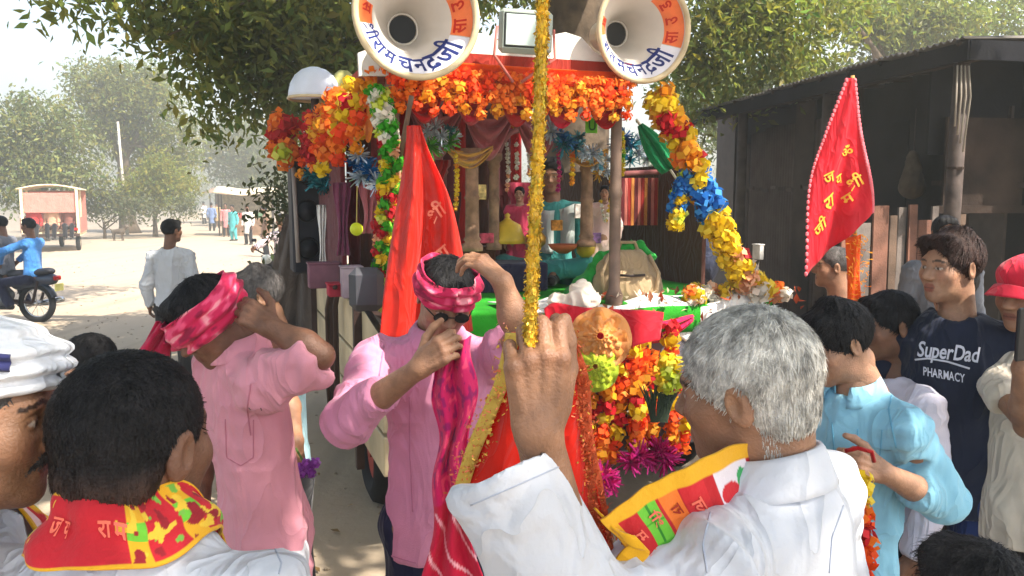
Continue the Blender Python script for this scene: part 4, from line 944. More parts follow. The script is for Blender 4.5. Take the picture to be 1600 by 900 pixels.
# sign board with a scalloped top
def board(name, pix, b, dp, m, parent):
    pts = [FP(x, y, b) for x, y in pix]; p0 = pts[0]
    poly = [(np.dot(p-p0, FU), p[2]-p0[2]) for p in pts]
    return MB().prism(poly, p0, FU, V3(0, 0, 1), dp).obj(name, m, parent)
brd = board('sign_board', [(985, 120), (560, 120), (558, 84), (575, 78), (600, 66), (640, 60), (742, 62), (752, 52), (770, 62), (790, 72), (820, 60), (850, 58), (880, 52), (905, 60), (925, 82), (950, 96), (985, 104)], .035, .03, wht, flt)
board('red_panel', [(938, 118), (748, 118), (762, 96), (752, 78), (772, 76), (800, 92), (860, 88), (900, 92), (930, 104)], .030, .006, mat('sign_red', (176, 54, 48), rough=.5, var=.15), brd)
board('green_border', [(738, 118), (732, 118), (744, 96), (734, 66), (741, 64), (752, 96)], .029, .006, mat('sign_green', (46, 110, 66), rough=.5), brd)
board('white_panel', [(938, 108), (868, 108), (862, 90), (875, 70), (900, 74), (920, 94)], .022, .004, wht, brd)
def print_at(name, txt, px, py, hpx, b, m, parent, rot=0.0):
    x = 0; p0 = FP(px, py, b); k = hpx*np.linalg.norm(FP(px, py-10, b)-p0)/10
    for ch in txt:
        gv, gf, wd = glyph(ch); V = [(p + (x, 0))*k for p in gv]; F = gf; x += wd+.04
        c, s_ = math.cos(rot), math.sin(rot)
        W = [p0 + FU*(p[0]*c-p[1]*s_) + V3(0, 0, p[0]*s_+p[1]*c) for p in V]
        mk(name, W, F, m, parent, smooth=False)
print_at('lettering', ['फ', 'ला', 'हा', 'री'], 872, 106, 20, .015, mat('ink_red', (170, 36, 40), rough=.5), brd, -.02)
print_at('lettering', ['बा', 'बा'], 690, 112, 26, .026, MATS['ink_red'], brd)
print_at('lettering', ['श्री'], 600, 108, 28, .026, MATS['ink_red'], brd)

# ---- flowers
ICO = np.array([unit(q) for g in (1.618,) for a in (-1, 1) for b in (-1, 1) for q in ((0, a, b*g), (a, b*g, 0), (b*g, 0, a))])
ICOF = [(i, j, k) for i in range(12) for j in range(i+1, 12) for k in range(j+1, 12) if max(np.linalg.norm(ICO[i]-ICO[j]), np.linalg.norm(ICO[j]-ICO[k]), np.linalg.norm(ICO[i]-ICO[k])) < 1.1]
ICOF = [q if np.dot(np.cross(ICO[q[1]]-ICO[q[0]], ICO[q[2]]-ICO[q[0]]), ICO[q[0]]) > 0 else q[::-1] for q in ICOF]
def flower_mesh(name, rgb, rgb2=None, petals=15, seed=0):
    r = np.random.default_rng(seed); V = [q*.66 for q in ICO]; F = list(ICOF); n = 12; col = [np.array(lin(rgb))*.85]*12
    c = np.array(lin(rgb)); c2 = np.array(lin(rgb2 or rgb))
    for i in range(petals):
        z = 1-2*(i+.5)/petals; a = i*2.39996; d = V3(math.sqrt(1-z*z)*math.cos(a), math.sqrt(1-z*z)*math.sin(a), z)
        t = unit(np.cross(d, V3(.3, .2, 1))); b = np.cross(d, t); a2 = r.random()*6.28; t, b = t*math.cos(a2)+b*math.sin(a2), b*math.cos(a2)-t*math.sin(a2)
        w_ = .40+.10*r.random(); q = [d*.60-t*.34, d*.80+b*w_+t*.05, d*(.98+.10*r.random())+t*.40, d*.80-b*w_+t*.05]
        V += q; F += [(n, n+1, n+2), (n, n+2, n+3)]; n += 4; k = r.random(); cc = (c if k < .75 else c2)*(.8+.4*r.random()); col += [cc]*4
    return mesh_only(name, V, F, mat('petal_cloth', (1.0, 1.0, 1.0), rough=.65, var=.05, attr=True, trans=.42, spec=.2), smooth=False, col=np.clip(np.array(col), 0, 1))
FM = {k: flower_mesh('flower_'+k, a, b, seed=i) for i, (k, (a, b)) in enumerate({'orange': ((250, 128, 40), (252, 156, 70)), 'flame': ((246, 92, 34), (244, 76, 36)), 'yellow': ((240, 205, 36), (250, 225, 80)), 'amber': ((240, 160, 36), (246, 190, 60)),
      'red': ((196, 30, 40), (220, 50, 60)), 'pink': ((216, 60, 120), (230, 110, 150)), 'blue': ((36, 110, 190), (70, 150, 220)), 'white': ((236, 232, 220), (250, 236, 220)), 'green': ((70, 170, 40), (130, 200, 60)), 'lime': ((200, 214, 60), (220, 226, 110)),
      'peach': ((244, 176, 130), (250, 200, 170)), 'magenta': ((190, 30, 120), (220, 60, 150)), 'navy': ((40, 60, 110), (90, 110, 160)), 'sky': ((110, 180, 200), (70, 150, 190))}.items())}
def rrot(): return rotz(random.random()*6.28) @ rotx(random.random()*6.28)
strm = mat('garland_string', (180, 160, 90))
def garland(label, path, n, size, cols, ring=0.0, nr=1, group=None, jit=.2, name='garland', parts='flower', string=True, cat='garland', root=None):
    """flowers threaded on a string; cols: function t -> colour key"""
    q = path(np.linspace(0, 1, 24)); fr_ = root
    if root is None: root = thing(name, label, cat, q[-1] if q[-1][2] < q[0][2] else q[0], 0, group)
    if string: so_ = MB().tube(q, .003, 5).obj('string' if fr_ is None else 'flower_string', strm, root, smooth=True)
    for i in range(n):
        t = (i+.5)/n; p = path(np.array([t]))[0]; tg = unit(path(np.array([min(1, t+.02)]))[0]-path(np.array([max(0, t-.02)]))[0]); x = unit(np.cross(tg, V3(.2, -1, .3))); y = np.cross(tg, x)
        for k in range(nr):
            a = 2*math.pi*(k+.5*(i % 2))/nr + random.uniform(-.3, .3); o = ring*(math.cos(a)*x+math.sin(a)*y) if nr > 1 else 0
            fo_ = inst(parts, FM[cols(t)], p+o+np.random.normal(0, size*jit*.3, 3), rrot(), size*random.uniform(.85, 1.15), root)
            if fr_ is not None: fo_.parent = so_
    return root
np.random.seed(3)
pick = lambda *a: random.choice(a)
def rightcol(t):
    if t < .10: return pick('yellow', 'yellow', 'amber')
    if t < .22: return pick('red', 'red', 'amber')
    if t < .38: return pick('amber', 'amber', 'yellow', 'orange', 'red')
    if t < .60: return pick('blue', 'yellow', 'yellow', 'blue', 'amber')
    if t < .76: return pick('yellow', 'yellow', 'yellow', 'peach')
    if t < .82: return pick('red', 'yellow')
    return pick('yellow', 'white', 'peach', 'yellow')
garland('thick yellow, blue and red flower garland sloping down to the right deck corner', curve([P(1026, 145, 4.45), P(1055, 205, 4.45), P(1085, 268, 4.5), P(1118, 345, 4.55), P(1150, 410, 4.6), P(1192, 462, 4.7)]), 27, .058, rightcol, .050, 3)
garland('short blue and yellow flower garland hanging down inside the sloping right garland', curve([P(1080, 262, 4.5), P(1064, 290, 4.5), P(1060, 320, 4.5), P(1056, 356, 4.5)]), 12, .036, lambda t: pick('yellow') if t > .9 else pick('blue', 'yellow', 'lime', 'blue'), .024, 3)
garland('thick green, yellow and white flower garland hanging down the left front canopy post', curve([P(588, 138, 3.9), P(602, 190, 3.9), P(612, 250, 3.92), P(604, 330, 3.92), P(600, 400, 3.95), P(600, 480, 3.97)]), 34, .036, lambda t: pick('green', 'lime', 'white', 'green') if t < .3 else pick('yellow', 'lime', 'red', 'green', 'yellow', 'peach'), .032, 3)
def strand_group(label, spots, name='flower_fringe', group=None):
    root = thing(name, label, 'garland', spots[0][0])
    for k, (p, n, size, cols, sway) in enumerate(spots):
        garland(None, curve([p, p+V3(sway*.5, 0, -n*size*.8), p+V3(sway, 0, -n*size*1.6)]), n, size, cols, jit=.25, root=root)
sp = []
for k in range(32):
    a = .03+k*.0410; sp.append((FL(a, -.085+.02*(k % 2), 2.495-.012*(k % 3)), 2+(k % 2), .036, (lambda t: pick('orange', 'orange', 'flame', 'orange', 'amber') if t < .85 else pick('amber', 'lime', 'orange')), 0))
strand_group('fringe of short orange marigold strings hanging along the front edge of the canopy', sp)
garland('straight row of bright orange marigolds along the top of the canopy front edge', curve([FL(-.02, -.075, 2.515), FL(.66, -.08, 2.505), FL(AX1+.04, -.075, 2.51)]), 40, .032, lambda t: pick('flame', 'orange'))
sp = []
for k in range(24):
    b = .03+k*.104; sp.append((FL(-.05-.04*(k % 3), b, 2.54-.05*(k % 4)), 3+(k % 2), .040+.007*(k % 3), (lambda t: pick('orange', 'flame', 'orange', 'amber', 'red', 'yellow')), -.03))
strand_group('thick fringe of orange and red cloth flowers hanging along the left side of the canopy', sp)
garland('fat red and orange flower bunch at the far left end of the canopy', curve([P(450, 185, 6.3), P(440, 215, 6.3), P(452, 250, 6.2)]), 6, .075, lambda t: pick('red', 'orange', 'red', 'lime'), .06, 3)
# tinsel clusters: spiky blue foil
def tinsel_mesh(name, rgb, n=60, seed=1):
    r = np.random.default_rng(seed); d = r.normal(size=(n, 3)); d /= np.linalg.norm(d, axis=1, keepdims=True); s = np.cross(d, r.normal(size=(n, 3))); s /= np.linalg.norm(s, axis=1, keepdims=True)
    L = .55+.55*r.random((n, 1)); V = np.stack([s*.07, -s*.07, d*L+s*.05, d*L-s*.05], 1).reshape(-1, 3); k = np.arange(n)[:, None]*4
    return mesh_only(name, V, k+np.array([0, 1, 3, 2]), mat('foil_'+name, rgb, rough=.3, metal=.55, var=.3, scale=30), smooth=False)
TM = {'blue': tinsel_mesh('blue_tinsel', (40, 110, 170)), 'silver': tinsel_mesh('silver_tinsel', (190, 200, 210)), 'teal': tinsel_mesh('teal_tinsel', (50, 130, 140)), 'magenta': tinsel_mesh('magenta_tinsel', (200, 40, 130), 90), 'green': tinsel_mesh('green_tinsel', (80, 150, 50)), 'gold': tinsel_mesh('gold_tinsel', (220, 170, 50))}
def tinsel(label, pix, size, keys, group=None):
    root = thing('tinsel_garland', label, 'tinsel', FP(pix[0][0], pix[0][1], pix[0][2]), 0, group)
    for x, y, b in pix: inst('tinsel_tuft', TM[random.choice(keys)], FP(x, y, b), rrot(), size*random.uniform(.8, 1.25), root)
tinsel('blue tinsel hanging on the far left side under the orange flowers', [(485, 268, 2.2), (500, 275, 2.1), (515, 270, 2), (528, 280, 1.9), (505, 290, 2.1), (495, 283, 2.2), (520, 292, 2)], .10, ['blue', 'blue', 'teal'])
tinsel('blue and teal tinsel beside the left front garland', [(560, 242, .5), (568, 258, .5), (580, 270, .45), (590, 285, .4), (565, 275, .5), (555, 255, .55), (598, 288, .4)], .075, ['blue', 'teal', 'silver', 'blue'])
tinsel('green and white tinsel under the canopy near the left post', [(668, 205, .3), (680, 200, .3), (690, 212, .3), (702, 205, .35), (685, 225, .35), (672, 228, .3), (700, 222, .35), (712, 214, .4)], .065, ['green', 'silver', 'teal'])
tinsel('blue tinsel swag under the canopy to the right of the gold pole', [(862, 205, .4), (875, 212, .4), (888, 220, .4), (900, 230, .45), (912, 238, .45), (925, 240, .5), (880, 225, .4), (905, 215, .5)], .07, ['blue', 'silver', 'teal', 'blue'])
tinsel('teal tinsel by the right post above the striped fringe', [(975, 215, .6), (985, 228, .6), (998, 240, .65), (970, 240, .6), (1000, 222, .65), (985, 250, .6), (1012, 248, .7), (960, 225, .6)], .075, ['teal', 'blue', 'silver'])
# strings of beads and gold foil that fill the shrine
def beads(label, px, y0, y1, b, keys, n, size): garland(label, curve([FP(px, y0, b), FP(px+2, (y0+y1)/2, b), FP(px, y1, b)]), n, size, lambda t: pick(*keys), name='bead_string', parts='bead', jit=.1, cat='bead string')
beads('white bead string hanging right of the left carved column', 792, 222, 300, .9, ('white', 'white', 'peach'), 11, .017)
beads('yellow bead string hanging beside the left carved column', 712, 240, 330, .45, ('yellow', 'amber'), 12, .017)
beads('red and white bead string hanging left of the gold pole', 806, 215, 280, .7, ('red', 'white'), 9, .018)
beads('pink bead string hanging right of the gold pole', 872, 230, 300, .6, ('pink', 'magenta'), 10, .017)
beads('amber bead string hanging left of the right carved column', 893, 225, 290, .5, ('amber', 'yellow', 'orange'), 9, .018)
beads('peach bead string hanging over the idol in rose cloth', 826, 232, 275, .8, ('peach', 'white'), 7, .018)
beads('long green and yellow bead string hanging by the right canopy post', 972, 205, 275, .3, ('lime', 'green', 'yellow'), 10, .019)
beads('short silver-blue bead string over the right carved column', 938, 232, 272, .5, ('sky', 'white'), 7, .018)
tinsel('gold foil tufts along the top of the arch left of the gold pole', [(775, 205, .9), (788, 196, .9), (802, 192, .9), (816, 192, .9), (830, 198, .9)], .05, ['gold', 'magenta', 'gold'])
tinsel('mixed green and gold foil tufts over the right carved column', [(930, 262, .6), (940, 255, .6), (950, 250, .6), (935, 272, .6), (948, 268, .6)], .05, ['green', 'gold', 'silver'])
swag('gold_swag', FP(700, 232, .5), FP(770, 228, .5), .05, .07, cloth('gold_brocade', (190, 140, 60), rough=.5), flt, 3); swag('gold_swag', FP(880, 228, .6), FP(950, 232, .6), .05, .07, cloth('gold_brocade', (190, 140, 60)), flt, 4)
for (x, y, w_, h_, b, rgb) in ((676, 285, .10, .13, .9, (200, 60, 50)), (752, 300, .06, .09, .7, (220, 190, 120)), (870, 352, .08, .07, .95, (220, 150, 60)), (905, 330, .07, .10, 1.1, (200, 190, 180)), (760, 372, .09, .06, .6, (170, 60, 80)), (930, 372, .08, .07, .8, (150, 110, 160))):
    MB().box(FP(x, y, b), (w_, .02, h_), RF, .004).obj('picture_frame' if h_ > .08 else 'offering_box', mat('shrine_%d' % x, rgb, var=.5, scale=26), flt)
# small green card with a white letter
cg = thing('green_card', 'small bright green card with a dark letter U under the right of the canopy', 'sign', FP(924, 196, .2))
c_ = FP(924, 196, .2); MB().box(c_, (.075, .008, .085), RF, .004).obj('card', mat('card_green', (110, 196, 40), rough=.4), cg)
gv, gf, wd = glyph('U'); mk('letter', [c_ - FV*.008 + FU*(p[0]-.33)*.07 + V3(0, 0, (p[1]-.36)*.075) for p in gv], gf, mat('ink_green', (20, 80, 20)), cg, smooth=False)
# ---- horn loudspeakers with lettering painted inside the bell
HPROF = [(.262, .000), (.255, .018), (.235, .040), (.205, .072), (.175, .110), (.145, .155), (.118, .205), (.096, .260), (.080, .310), (.066, .345)]
hr_ = np.array([q[0] for q in HPROF][::-1]); hz_ = np.array([q[1] for q in HPROF][::-1])
hornm = mat('horn_enamel', (206, 198, 188), rough=.42, var=.10, scale=4, spec=.4); horno = mat('horn_rim', (206, 186, 150), rough=.5, var=.15); blk = mat('black_plastic', (22, 21, 24), rough=.5, var=.2)
inkb = mat('ink_blue', (36, 50, 112), rough=.5); inkr = mat('ink_vermilion', (196, 40, 24), rough=.5); patch = mat('horn_patch', (236, 120, 66), rough=.5, var=.15)
wpat = mat('horn_white', (228, 226, 234), rough=.45, var=.06)
def horn(label, c, rear, words, rword, k=1.0, patchang=(-18, 62)):
    A = -unit(rear); X = unit(np.cross(V3(0, 0, 1), A)); Y = np.cross(A, X); R = np.stack([X, Y, A], 1); c = np.asarray(c, float)
    root = thing('horn_speaker', label, 'loudspeaker', c)
    def at(r, phi, off=0.0): z = -np.interp(r/k, hr_, hz_)*k + off; return c + X*r*math.cos(phi) + Y*r*math.sin(phi) + A*z
    prof = [(r*k, -z*k) for r, z in HPROF]; outer = [((r+.006)*k, (-z-.004)*k) for r, z in HPROF[::-1]]
    MB().lathe(prof+outer, c, R, 40, False).obj('bell', hornm, root, smooth=True)
    MB().torus(c, .264*k, .015*k, A, 44, 8).obj('rim', horno, root, smooth=True)
    d = MB(); d.cyl(c-A*.346*k, c-A*.40*k, .072*k, n=18); d.cyl(c-A*.40*k, c-A*.50*k, .095*k, .085*k, 18); d.obj('driver', horno, root, smooth=False)
    MB().cyl(c-A*.335*k, c-A*.347*k, .063*k, n=20).obj('throat', blk, root)
    MB().torus(c-A*.330*k, .070*k, .006*k, A, 24, 6).obj('throat_ring', hornm, root, smooth=True)
    def band(name, p0, p1, r0, r1, m, off):
        n = 26; V = []; F = []
        for i in range(n+1):
            for j in range(5): V.append(at((r0+(r1-r0)*j/4)*k, math.radians(p0+(p1-p0)*i/n), off))
        F = [(i*5+j, (i+1)*5+j, (i+1)*5+j+1, i*5+j+1) for i in range(n) for j in range(4)]
        return mk(name, V, F, m, root)
    band('white_band', -170, patchang[0]-1, .178, .252, wpat, .0022); band('orange_patch', patchang[0], patchang[1], .178, .252, patch, .0022); band('orange_patch', 165, 262-72, .178, .252, patch, .0022)
    # letters along the arc
    for ch, ph, sc, dr in words:
        gv, gf, wd = glyph(ch); V = []
        for (x, y) in gv: V.append(at((.200 - (y-.35)*sc*.098+dr)*k, math.radians(ph) + (x-wd/2)*sc*.098/.205, .0045))
        mk('lettering', V, gf, inkb, root, smooth=False)
    for ch, ph, sc, dr in rword:
        gv, gf, wd = glyph(ch); V = []
        for (x, y) in gv: V.append(at((.205 - (y-.35)*sc*.075+dr)*k, math.radians(ph) + (x-wd/2)*sc*.075/.205, .0045))
        mk('lettering', V, gf, inkr, root, smooth=False)
    return root, A
W_ = [('श्री', -160, .8, 0), ('रा', -140, .9, 0), ('म', -122, .9, 0), ('च', -101, 1.1, 0), ('न', -83, .95, 0), ('द्र', -66, 1.2, 0), ('जी', -42, 1.15, 0)]
W2 = [('स', -152, .8, 0), ('त', -134, .8, 0), ('म', -115, .95, 0), ('च', -96, 1, 0), ('न', -80, .85, 0), ('द्र', -64, 1.05, 0), ('जी', -42, 1.1, 0)]
RW = [('सा', -6, .9, 0), ('उ', 18, .9, 0), ('ड', 42, .9, 0), ('स', 172, .8, 0)]
c_ = P(652, 22, 3.55); horn('left big white horn loudspeaker with blue and red painted lettering, above the red flag', c_, (-.11, .33, .0), W_, RW)
h2 = MB(); h2.tube([c_+V3(-.14, .42, -.02), c_+V3(-.06, .44, -.28), FL(.06, .06, 2.55)], .014, 7)
c_ = P(1007, 46, 4.35); horn('right big white horn loudspeaker with blue and red painted lettering, above the sloping garland', c_, (-.12, .33, .04), W2, RW)
h2.tube([c_+V3(-.14, .40, .02), c_+V3(-.10, .38, -.22), FL(AX1, .06, 2.55)], .014, 7); h2.obj('horn_bracket', steel, flt, smooth=True)
c_ = P(492, 150, 6.1); dm = thing('horn_speaker', 'small pale blue-white domed loudspeaker at the far left end of the canopy', 'loudspeaker', c_)
dr_ = Rhead(-20, 0, 0); MB().lathe([(.195, -.02), (.19, .03), (.175, .09), (.14, .15), (.09, .19), (.03, .21), (.0, .212)], c_, rotx(.05), 24).obj('dome', mat('dome_white', (214, 220, 236), rough=.35, var=.06), dm, smooth=True)
MB().torus(c_-V3(0, 0, .02), .192, .012, (0, 0, 1), 28, 6).obj('rim', horno, dm, smooth=True)
MB().lathe([(.17, -.20), (.17, .02), (.10, .16), (.04, .22)], c_+V3(.19, .12, -.02), None, 16).obj('driver_cover', mat('olive_cover', (176, 172, 110), rough=.7), dm, smooth=True)
MB().cyl(c_-V3(0, 0, .02), c_-V3(.02, 0, .5), .03).obj('stand', steel, dm)
# flood light
c_ = P(821, 50, 4.05); fl_ = thing('flood_light', 'square pale LED flood lamp standing on the sign board between the two horns', 'lamp', c_-V3(0, 0, .12))
RT = rotz(.12) @ rotx(-.06) @ roty(.04)
MB().box(c_, (.265, .05, .215), RT, .02).obj('housing', mat('lamp_grey', (150, 160, 150), rough=.4, spec=.4), fl_)
MB().box(c_ + RT @ V3(0, -.027, 0), (.215, .006, .165), RT, .003).obj('gasket', blk, fl_)
MB().box(c_ + RT @ V3(0, -.031, 0), (.20, .006, .15), RT, .003).obj('glass', mat('lamp_glass', (190, 205, 198), rough=.18, var=.05, spec=.5), fl_)
B_ = MB(); B_.tube([c_+RT @ V3(-.14, 0, .02), c_+RT @ V3(-.15, 0, -.12), c_+V3(-.06, .01, -.24)], .008, 6); B_.tube([c_+RT @ V3(.14, 0, .02), c_+RT @ V3(.15, 0, -.12), c_+V3(-.02, .01, -.24)], .008, 6); B_.obj('bracket', mat('rose_metal', (190, 110, 100), rough=.5), fl_, smooth=True)
# ------------------------------------------------------------------ things on and hung from the float
def print_on(name, items, fn, m, parent, off):
    """letters on a sheet fn(u,v): items (char, u, v, size_u, size_v, rot)"""
    for ch, u0, v0, su, sv, rot in items:
        gv, gf, wd = glyph(ch); c, s_ = math.cos(rot), math.sin(rot)
        q = np.array([((p[0]-wd/2), (p[1]-.35)) for p in gv]); q = np.stack([q[:, 0]*c-q[:, 1]*s_, q[:, 0]*s_+q[:, 1]*c], 1)
        u, v = np.clip(u0+q[:, 0]*su, 0, 1), np.clip(v0-q[:, 1]*sv, 0, 1); e = 2e-3
        p = fn(u, v); nn = np.cross(fn(np.clip(u+e, 0, 1), v)-fn(np.clip(u-e, 0, 1), v), fn(u, np.clip(v+e, 0, 1))-fn(u, np.clip(v-e, 0, 1)))
        nn /= np.maximum(np.linalg.norm(nn, axis=1, keepdims=True), 1e-12); nn *= np.where((nn*(p-V3(0, 0, CAMZ))).sum(1, keepdims=True) > 0, -1, 1)
        mk(name, p+nn*off, gf, m, parent, smooth=False)
def flagfn(Lp, Rp, d0, folds_=(.05, 9, 3), dv=0.0, drape=0.0):
    Lc, Rc = curve([P(x, y, d0) for x, y in Lp]), curve([P(x, y, d0) for x, y in Rp])
    def fn(u, v):
        a, b = Lc(v), Rc(v); w_ = np.linalg.norm(a-b, axis=1)
        p = a*(1-u)[:, None] + b*u[:, None]; r = V3(0, 1, 0)
        off = folds_[0]*w_*np.sin(u*folds_[1]+v*folds_[2]) + .35*folds_[0]*w_*np.sin(u*folds_[1]*2.3+v*5+1) + dv*v
        return p + np.outer(off, r)
    return fn
# red satin flag tied to the left post
t_ = thing('cloth_flag', 'shiny orange-red cloth flag hanging from the left front post of the float', 'flag', P(650, 520, 3.75))
fn = flagfn([(636, 196), (632, 240), (618, 325), (604, 430), (596, 530)], [(656, 196), (672, 240), (704, 310), (724, 400), (738, 520)], 3.72, (.16, 9, 4))
v, f, uv = sheet(fn, 46, 60, .004); mk('cloth', v, f, sat, t_, uv=uv)
for it_ in (('श्री', .72, .55, .35, .09, .5), ('रा', .75, .72, .3, .08, .5)): print_on('faded_print', [it_], fn, mat('pale_print', (246, 150, 120)), t_, .005)
MB().tube([P(643, 150, 3.72), P(641, 160, 3.73), FL(.06, .0, 2.0)], .012, 7).obj('tie_stick', pst, t_, smooth=True)
# red flag on a pole on the right
t_ = thing('pole_flag', 'bright red pennant with yellow print on a pole in front of the dark shed', 'flag', P(1336, 470, 4.4))
fn = flagfn([(1324, 122), (1291, 212), (1263, 300), (1255, 432)], [(1336, 122), (1346, 212), (1357, 282), (1364, 332)], 4.4, (.07, 8, 5), .0)
v, f, uv = sheet(fn, 40, 50, .004); mk('cloth', v, f, cloth('flag_red', (240, 36, 58), rough=.55, trans=.5, spec=.3), t_, uv=uv)
yp = mat('yellow_print', (240, 176, 60), rough=.6); 
for it_ in (('ज', .30, .60, .22, .10, .35), ('य', .52, .62, .22, .10, .35), ('श्री', .78, .66, .26, .12, .35), ('रा', .36, .74, .24, .12, .4), ('म', .66, .76, .2, .1, .4), ('जी', .22, .84, .18, .08, .4), ('ॐ', .62, .44, .34, .09, .2)): print_on('yellow_print', [it_], fn, yp, t_, .006)
edge = MB()
for q in ((0, ), (1, )):
    for k in range(40):
        p = fn(np.array([float(q[0])]), np.array([(k+.5)/40]))[0]; edge.ball(p, (.011, .008, .014), 6, 4)
edge.obj('lace_edge', cloth('lace_pink', (240, 120, 130)), t_, kind='stuff')
MB().tube([P(1332, 118, 4.42), P(1338, 300, 4.43), P(1330, 520, 4.43), P(1328, 700, 4.43)], .011, 7).obj('pole', mat('bamboo', (176, 140, 84), bump=.3), t_, smooth=True)
fn2 = flagfn([(1322, 372), (1325, 430), (1322, 486)], [(1346, 366), (1344, 430), (1346, 488)], 4.38, (.15, 7, 4))
v, f, uv = sheet(fn2, 12, 20, .004); mk('streamer', v, f, orc, t_)
tf = MB()
for k in range(160):
    y = random.uniform(365, 490); p = P(1340+random.uniform(-12, 14), y, 4.36); d = unit(np.random.normal(size=3))*.035; tf.add([p, p+d, p+d*.8+V3(.006, 0, .006)], [(0, 1, 2)])
tf.obj('tinsel_fringe', mat('foil_amber', (240, 150, 40), rough=.35, metal=.4), t_, kind='stuff')
# backpack on the deck
c_ = P(980, 432, 4.75); base = V3(c_[0], c_[1], 1.308)
t_ = thing('backpack', 'beige cloth backpack with a front pocket standing on the green deck', 'bag', base); bgm = cloth('khaki_bag', (176, 150, 116), bump=.5)
v, f = nets([ell(base+(0, .02, .13), (.185, .13, .165), .06), ell(base+(0, 0, .05), (.195, .13, .09), .08), cut(base, (0, 0, -1))], .012); v = folds(v, vnorm(v, f), .012, 3); mk('bag_body', v, f, bgm, t_)
v, f = nets([ell(base+(0, -.105, .09), (.13, .05, .095), .03)], .010); v = folds(v, vnorm(v, f), .006, 5); mk('front_pocket', v, f, bgm, t_)
MB().tube([base+(-.08, -.155, .155), base+(0, -.162, .150), base+(.08, -.155, .155)], .008, 6).obj('zip', mat('zip_dark', (44, 34, 32)), t_, smooth=True)
MB().tube([base+(-.06, 0, .285), base+(-.04, -.01, .335), base+(.04, -.01, .335), base+(.06, 0, .285)], .011, 7).obj('handle', bgm, t_, smooth=True)
for sx in (-1, 1): MB().tube([base+(sx*.12, -.05, .26), base+(sx*.165, -.115, .16), base+(sx*.155, -.10, .02)], .013, 7).obj('strap', bgm, t_, smooth=True)
t_ = thing('green_cloth', 'crumpled green cloth lying over and beside the beige backpack', 'cloth', base+(-.2, 0, 0)); grc = cloth('green_cloth', (44, 150, 60))
v, f = nets([cone(base+(-.30, .02, .02), base+(-.17, .03, .20), .06, .03, .03), cone(base+(-.17, .03, .24), base+(.08, .02, .325), .026, .02, .03), cone(base+(.08, .02, .325), base+(.15, .03, .25), .02, .014, .02), cut(base, (0, 0, -1))], .011)
v = folds(v, vnorm(v, f), .018, 9, (20, 20, 14)); mk('cloth', v, f, grc, t_)
# white packet
c_ = P(902, 466, 4.18); t_ = thing('paper_packet', 'crumpled white paper packet lying on the front edge of the deck', 'packet', V3(c_[0], c_[1], 1.31))
v, f = nets([cone(c_+(-.10, 0, -.02), c_+(.06, 0, -.01), .038, .045, .02), cone(c_+(-.02, 0, 0), c_+(.03, .02, .05), .04, .03, .03)], .010); v = folds(v, vnorm(v, f), .022, 4, (24, 24, 24)); mk('packet', v, f, mat('paper', (236, 222, 205), var=.08), t_, smooth=False)
# white and printed cloth draped along the front edge of the deck
def drape(u, v):
    a = .62 + 1.66*u; t = v*.62; b = np.where(t < .30, .26-t, -.045-.02*np.sin(a*7)); z = np.where(t < .30, 1.318+.012*np.sin(a*8+t*9), 1.32-(t-.30)*(.55+.35*np.sin(a*4.1)**2))
    return FO + np.outer(a, FU) + np.outer(b, FV) + np.outer(z+.02*np.sin(a*13), V3(0, 0, 1))
t_ = thing('deck_cloth', 'white cloth draped over the front edge of the green deck', 'cloth', FL(1.6, 0, 1.3)); v, f, uv = sheet(drape, 70, 24, .005); mk('cloth', v, f, whc, t_)
pr = MB()
petc = {'brown': mat('dry_petal', (140, 84, 56), var=.3), 'cream': mat('cream_petal', (238, 220, 190), var=.15), 'rust': mat('rust_petal', (196, 84, 44), var=.25)}
for kx, (nm, mt) in enumerate(petc.items()):
    pr = MB()
    for k in range(60):
        a = random.uniform(1.05, 2.55); t = random.random(); p = FL(a, random.uniform(-.09, .25), 1.345+random.uniform(0, .03)) if t < .75 else FL(a, -.085, random.uniform(1.12, 1.34))
        R = rrot(); l = random.uniform(.03, .07); q = np.array([(0, -.5, 0), (.28, 0, .12), (0, .5, 0), (-.28, 0, .12)])*l; pr.add(q @ R.T + p, [(0, 1, 2), (0, 2, 3)])
    pr.obj('loose_petals', mt, None, kind='stuff')
garland('white, peach and yellow flower garland lying along the right front edge of the deck', curve([FL(1.75, -.03, 1.34), FL(1.85, .0, 1.35), FL(2.2, .02, 1.36), FL(2.42, -.02, 1.33)]), 16, .045, lambda t: pick('white', 'peach', 'yellow', 'white', 'orange'), .03, 2)
# strings of square-ish marigolds over the tail board
cols6 = lambda t: pick('orange', 'flame', 'amber', 'red', 'amber')
mf_ = thing('flower_fringe', 'strings of orange, red and amber marigolds hanging down the grey tail board', 'garland', FL(1.3, -.1, 1.3))
for k, (a, z0, z1, bb) in enumerate(((1.06, 1.25, .50, -.10), (1.14, 1.16, .48, -.13), (1.235, 1.28, .46, -.11), (1.32, 1.24, .44, -.14), (1.40, 1.15, .50, -.10), (1.48, 1.05, .5, -.10), (1.57, 1.22, .45, -.12), (1.66, .95, .45, -.12))):
    nfl = int((z0-z1)/.066)
    garland(None, curve([FL(a, bb, z0), FL(a+.02*math.sin(k), bb-.03, (z0+z1)/2), FL(a+.03*math.cos(k*2), bb, z1)]), nfl, .054, lambda t, k=k: ('orange', 'amber', 'red', 'yellow', 'flame')[int(t*nfl+k*2) % 5], jit=.15, root=mf_)
t_ = thing('red_cloth', 'red cloth lying across the left of the deck front edge, behind the orange rosette', 'cloth', P(940, 520, 3.95))
ta, tb = curve([P(850, 482, 4.05), P(880, 476, 4.05), P(958, 481, 4.1), P(1036, 491, 4.15)]), curve([P(862, 560, 3.93), P(900, 566, 3.93), P(965, 548, 3.98), P(1030, 528, 4.05)])
